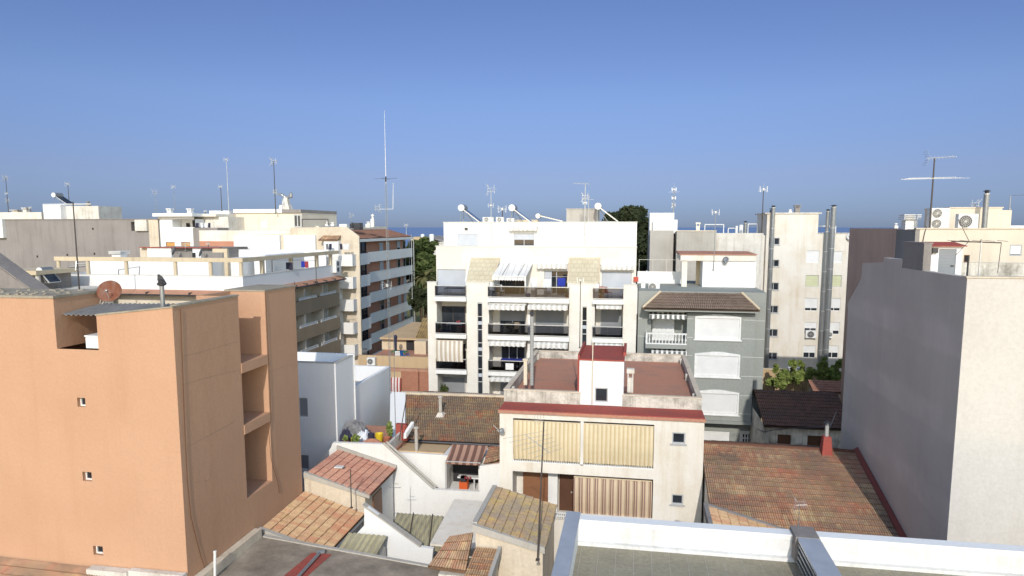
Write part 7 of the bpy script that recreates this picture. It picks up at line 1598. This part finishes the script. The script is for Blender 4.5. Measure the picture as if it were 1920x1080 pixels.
antenna(348,458,470,Y3+.5,'yagi','tilted pale aerial over the red edged low block', r=.06, size=.8, mat='light_metal'); antenna(391,457,468,Y3+.8,'panel','thin dark aerial at the right end of the red edged low block', r=.05, size=.6)
chimney(210,226,471,487,YB0+8,'grey cowled chimney behind the columned terrace beam','white',cowl='louvre')
YF1 = 90.0; F4 = Pl('F',YF1); z4 = lambda x,y: F4.uv(x,y)
Fb1 = T('stair_head','plain white box house left of the white trimmed cream block','house',(z4(415,430)[0],YF1+2,0)); MB().box(z4(394,430)[0],z4(431,430)[0],YF1,YF1+5,0,z4(412,395)[1]).build('wall','white_clean',Fb1); a = F4.rect(403,402,412,410); MB().pbox(F4,*a,.002,.04).build('vent_grille','shutter_white',Fb1)
Fb2 = T('apartment_block','cream block with a white roof trim and a dark window at its right end','building',(z4(500,420)[0],YF1+3,0))
dw = F4.rect(548,402,562,426); q = MB(); body(q,z4(437,420)[0],z4(563,420)[0],YF1+.5,YF1+12,0,z4(500,399)[1]); q.build('wall','cream',Fb2); MB().box(z4(436,400)[0],z4(527,400)[0],YF1+.2,YF1+12,z4(500,399)[1]+.003,z4(500,392)[1]).build('roof_trim','white_clean',Fb2); MB().box(z4(527,400)[0]+.003,z4(563,400)[0],YF1+.2,YF1+12,z4(500,399)[1]+.003,z4(500,393)[1]).build('roof_trim','cement',Fb2)
Fq = Pl('F',YF1+.5); window(Fb2, Fq, dw[0],dw[1],dw[2],dw[3],kind='glass',w=.04,frame='cream_pale' if 0 else 'grey_frame',t=.15); a = F4.rect(486,414,497,428); MB().pbox(Fq,*a,.003,.05).build('door','white_plastic',Fb2)
antenna(517,302,400,YF1-.2,'grid','tall dark mast with a white head left of the branching cowl chimney', r=.06, size=1.2, extra=[('grid',.42,-1,.8)])
# branching cowl chimney
p = PY(537,393,YF1+3); h_ = PY(537,363,YF1+3).z-p.z; ch = T('chimney','white tapered chimney with a branching metal cowl on the cream block','chimney',p,'chimneys on the roofs')
q = MB(); q.hexa([(p.x-.85,p.y-.6,p.z),(p.x+.75,p.y-.6,p.z),(p.x+.75,p.y+.6,p.z),(p.x-.85,p.y+.6,p.z),(p.x-.8,p.y-.5,p.z+h_*.28),(p.x+.6,p.y-.5,p.z+h_*.28),(p.x+.6,p.y+.5,p.z+h_*.28),(p.x-.8,p.y+.5,p.z+h_*.28)]); q.hexa([(p.x-.5,p.y-.4,p.z+h_*.28),(p.x+.5,p.y-.4,p.z+h_*.28),(p.x+.5,p.y+.4,p.z+h_*.28),(p.x-.5,p.y+.4,p.z+h_*.28),(p.x-.3,p.y-.25,p.z+h_*.75),(p.x+.3,p.y-.25,p.z+h_*.75),(p.x+.3,p.y+.25,p.z+h_*.75),(p.x-.3,p.y+.25,p.z+h_*.75)]); q.build('stack','white_old',ch)
q = MB(); q.tube((p.x,p.y,p.z+h_*.74),(p.x-.6,p.y,p.z+h_*.93),.2,.2,8); q.tube((p.x-.6,p.y,p.z+h_*.93),(p.x-1.5,p.y,p.z+h_*1.02),.19,.06,8); q.tube((p.x,p.y,p.z+h_*.74),(p.x+.75,p.y,p.z+h_*.84),.2,.2,8); q.lathe((p.x+.8,p.y,p.z+h_*.7),[(.1,0),(.22,.2),(.22,.7),(.05,.85)],n=10); q.build('cowl','grey_metal',ch)
Y5 = 80.5; F5 = Pl('F',Y5); z5 = lambda x,y: F5.uv(x,y)
Gb = T('low_block','white rooftop rooms between the columned terrace and the cream gable','building',(z5(520,455)[0],Y5+2,0))
for (x0,x1,yt,dy,m_) in ((438,524,441,0,'white_clean'),(524,532,442,.5,'cement'),(532,591,441,0,'white_clean')): MB().box(z5(x0,450)[0]+.002,z5(x1,450)[0],Y5+dy,Y5+1.4,0,z5(500,yt)[1]).build('wall',m_,Gb)
MB().box(z5(438,470)[0],z5(628,470)[0],Y5-2.6,Y5-2.4,0,Pl('F',Y5-2.6).uv(500,468)[1]).build('lower_wall','white_clean',Gb)
a = PY(598,449,Y5-.5); b = PY(634,449,Y5-.5); zz = PY(615,440,Y5+1).z; MB().box(a.x+.6,b.x,Y5-.5,Y5+1.2,0,a.z-.15).build('small_room','white_clean',Gb); tile_roof((a.x,Y5-.7,a.z-.05),(b.x,Y5-.7,a.z-.05),(b.x,Y5+1.2,zz+.3),(a.x+.3,Y5+1.2,zz+.3),'tile_orange' if 0 else 'tile_main',Gb,tw=.25,rl=.4)
for i,(x0,x1,mt) in enumerate(((611,616,'grey_tarp'),(617,622,'dark_cloth'),(637,642,'dark_cloth'),(643,648,'white_cloth'),(649,654,'white_cloth'))): hung(Pl('F',Y5-1.5),x0,457,x1,468,0,mt,('grey garment at the left of the line below the small red tiled roof','dark garment right of the grey one below the small red tiled roof','dark garment hung below the cream gable wall','left white garment hung below the cream gable wall','right white garment hung below the cream gable wall')[i])
# ================================================================== far houses, trees
Yx = 190; a = PY(792,462,Yx); b = PY(835,447,Yx); fh = T('far_house','tan house with a sloping roof before the sea in the gap','house',((a.x+b.x)/2,Yx,0)); q = MB(); q.prism([(PY(770,440,Yx).x,0),(PY(770,440,Yx).x,PY(770,444,Yx).z),(PY(792,446,Yx).x,PY(790,446,Yx).z),(PY(840,462,Yx).x,PY(830,458,Yx).z),(PY(840,462,Yx).x,0)],'y',Yx,Yx+12); q.build('wall','tan_far',fh); q = MB(); q.hexa([(PY(800,446,Yx).x,Yx-1,PY(800,446,Yx).z),(PY(845,446,Yx).x,Yx-1,PY(840,455,Yx).z),(PY(845,446,Yx).x,Yx+12,PY(840,451,Yx).z),(PY(800,446,Yx).x,Yx+12,PY(800,444,Yx).z),(PY(800,446,Yx).x,Yx-1,PY(800,446,Yx).z+.3),(PY(845,446,Yx).x,Yx-1,PY(840,455,Yx).z+.3),(PY(845,446,Yx).x,Yx+12,PY(840,451,Yx).z+.3),(PY(800,446,Yx).x,Yx+12,PY(800,444,Yx).z+.3)]); q.build('roof','cement',fh)
for px0,px1,pt_,lb in ((789,796,439,'left one of two round white tanks before the sea'),(805,814,439,'right one of two round white tanks before the sea')): p = PY((px0+px1)/2,455,Yx-3); r_ = (PY(px1,450,Yx-3).x-PY(px0,450,Yx-3).x)/2; h_ = PY(px0,pt_,Yx-3).z-p.z; MB().lathe(tuple(p),[(r_,0),(r_,h_*.9),(r_*.8,h_),(r_*.1,h_*1.02)],n=16).thing('water_tank','white_plastic',lb,'tank','white roof tanks')
rr = random.Random(17)
def far_block(px0, px1, pt_, Y, mat, label, dp=12):
    a = PY(px0,450,Y).x; b = PY(px1,450,Y).x; z = PY((px0+px1)/2,pt_,Y).z; th = T('far_building',label,'building',((a+b)/2,Y,0)); m = MB(); P_ = Pl('F',Y); n = max(1,int((b-a)/5)); hs = [(a+(b-a)*(k+.3)/n,a+(b-a)*(k+.6)/n,z-2.2-3*r,z-.9-3*r,.3) for k in range(n) for r in range(2)]
    body(m,a,b,Y,Y+dp,0,z,front=hs); m.build('wall',mat,th); m = MB(); m.box(a-.1,b+.1,Y-.1,Y+dp+.1,z+.003,z+.25); m.build('parapet',mat,th)
    for h_ in hs: MB().pbox(P_,h_[0]+.01,h_[1]-.01,h_[2]+.01,h_[3]-.01,-.28,-.2).build('window','glass' ,th)
far_block(775,800,452,215,'white','white far house behind the two round tanks'); far_block(812,850,456,170,'white_old','low white far house left of the white apartment building')
far_block(1195,1222,455,150,'white','white far house right of the dark trees'); far_block(560,690,432,150,'white','white far block behind the brown roof edge'); far_block(190,300,420,140,'cream_pale','pale far block behind the grey wall'); far_block(1880,1990,428,70,'white','white far block at the right edge behind the cream penthouse'); far_block(-60,60,404,120,'white_old','pale far block at the left edge')
far_block(1300,1460,443,140,'white','white far block behind the tower wing')
antenna(762,422,440,YB1+28,'panel','small white aerial at the far end of the brown roof edge', r=.05, size=.9, mat='light_metal'); antenna(773,440,560,96,'none','thin pale pole at the far end of the brick building', r=.045, mat='light_metal')
Yt = 112
def tb(px,py,Y,r,zr=None): p = PY(px,py,Y); return (p.x,p.y,p.z,r,r,zr or r*.8)
tree((PY(790,520,Yt).x,Yt,0),PY(790,455,Yt).z,[tb(785,478,Yt,3.0),tb(800,484,Yt+1,2.8),tb(782,500,Yt,3.0),tb(797,507,Yt-1,3.0),tb(806,500,Yt,2.4),tb(780,465,Yt+1,1.8),tb(792,463,Yt,2.2),tb(783,522,Yt,2.6),tb(798,526,Yt-1,2.6),tb(808,520,Yt,2.4),tb(790,536,Yt,2.4)],'dark green pine in the gap left of the white apartment building','pine',1500,.42,'tree','pine_tree',seed=3)
rr = random.Random(9); Yp_ = 100; pm = T('palm_tree','palm tree with yellowish fronds below the dark pine','tree',(PY(797,560,Yp_).x,Yp_,0),'trees among the houses'); c = PY(797,520,Yp_); MB().tube((c.x,Yp_,0),(c.x,Yp_,c.z),.3,.25,8).build('trunk','bark',pm); q = MB()
for k in range(46):
    t = rr.uniform(0,6.28); el = rr.uniform(-.5,1.0); L = rr.uniform(1.8,2.8); prev = Vector(c); d = Vector((math.cos(t)*math.cos(el),math.sin(t)*math.cos(el),math.sin(el)))
    for s in range(6):
        nx = prev+d*(L/6); sd_ = d.cross(Vector((0,0,1))).normalized()*(.34*math.sin(math.pi*(s+.8)/7)); sd2 = sd_+Vector((0,0,-.1)); q.quad(prev-sd_,prev+sd_,nx+sd2,nx-sd2); d.z -= .22; d.normalize(); prev = nx
q.build('crown','palm',pm,fix=False)
Yt2 = 100
tree((PY(1190,470,Yt2).x,Yt2,0),PY(1190,395,Yt2).z,[tb(1188,402,Yt2,2.0),tb(1200,408,Yt2,2.2),tb(1208,425,Yt2,2.2),tb(1205,445,Yt2,2.6),tb(1207,468,Yt2,2.6),tb(1206,490,Yt2,2.6),tb(1178,408,Yt2+1,2.0)],'tall dark tree behind the right corner of the white apartment building','tree_dark',2000,.40,'tree','tree',seed=5)
for i,(px,r) in enumerate(((779,1.6),(792,1.5),(804,1.7))):
    p = PY(px,556,98); tree((p.x,98,0),p.z,[(p.x+rr.uniform(-.8,.8),98+rr.uniform(-.5,.5),p.z+rr.uniform(-1.2,.6),r*.7,r*.7,r*.7) for _ in range(5)],('dark shrub at the left foot of the palm tree','dark shrub at the foot of the palm tree','dark shrub right of the palm tree by the white building')[i],'tree_dark',500,.3,'shrub','shrub','shrubs under the palm tree',.1,seed=40+i)
tree((PY(1155,470,Yt2+6).x,Yt2+6,0),PY(1155,400,Yt2+6).z,[tb(1160,411,Yt2+6,1.8),tb(1146,414,Yt2+6,1.6),tb(1172,412,Yt2+6,2.0),tb(1150,430,Yt2+6,3)],'lower dark tree showing above the white apartment roof','tree_dark',1000,.40,'tree','tree',seed=6)
g = MB(); rr = random.Random(2)
for k in range(2600):
    x = rr.uniform(-33,-24); y = rr.uniform(84,118); h_ = rr.uniform(.25,.6); g.add([(x-.12,y,.06),(x+.12,y,.06),(x+rr.uniform(-.2,.2),y+rr.uniform(-.1,.1),h_)],[(0,1,2)])
o = g.build('grass','grass',fix=False); o['kind'] = 'stuff'; o['label'] = 'dry grass in the gap below the dark pine'
print('OBJECTS', len(bpy.data.objects))
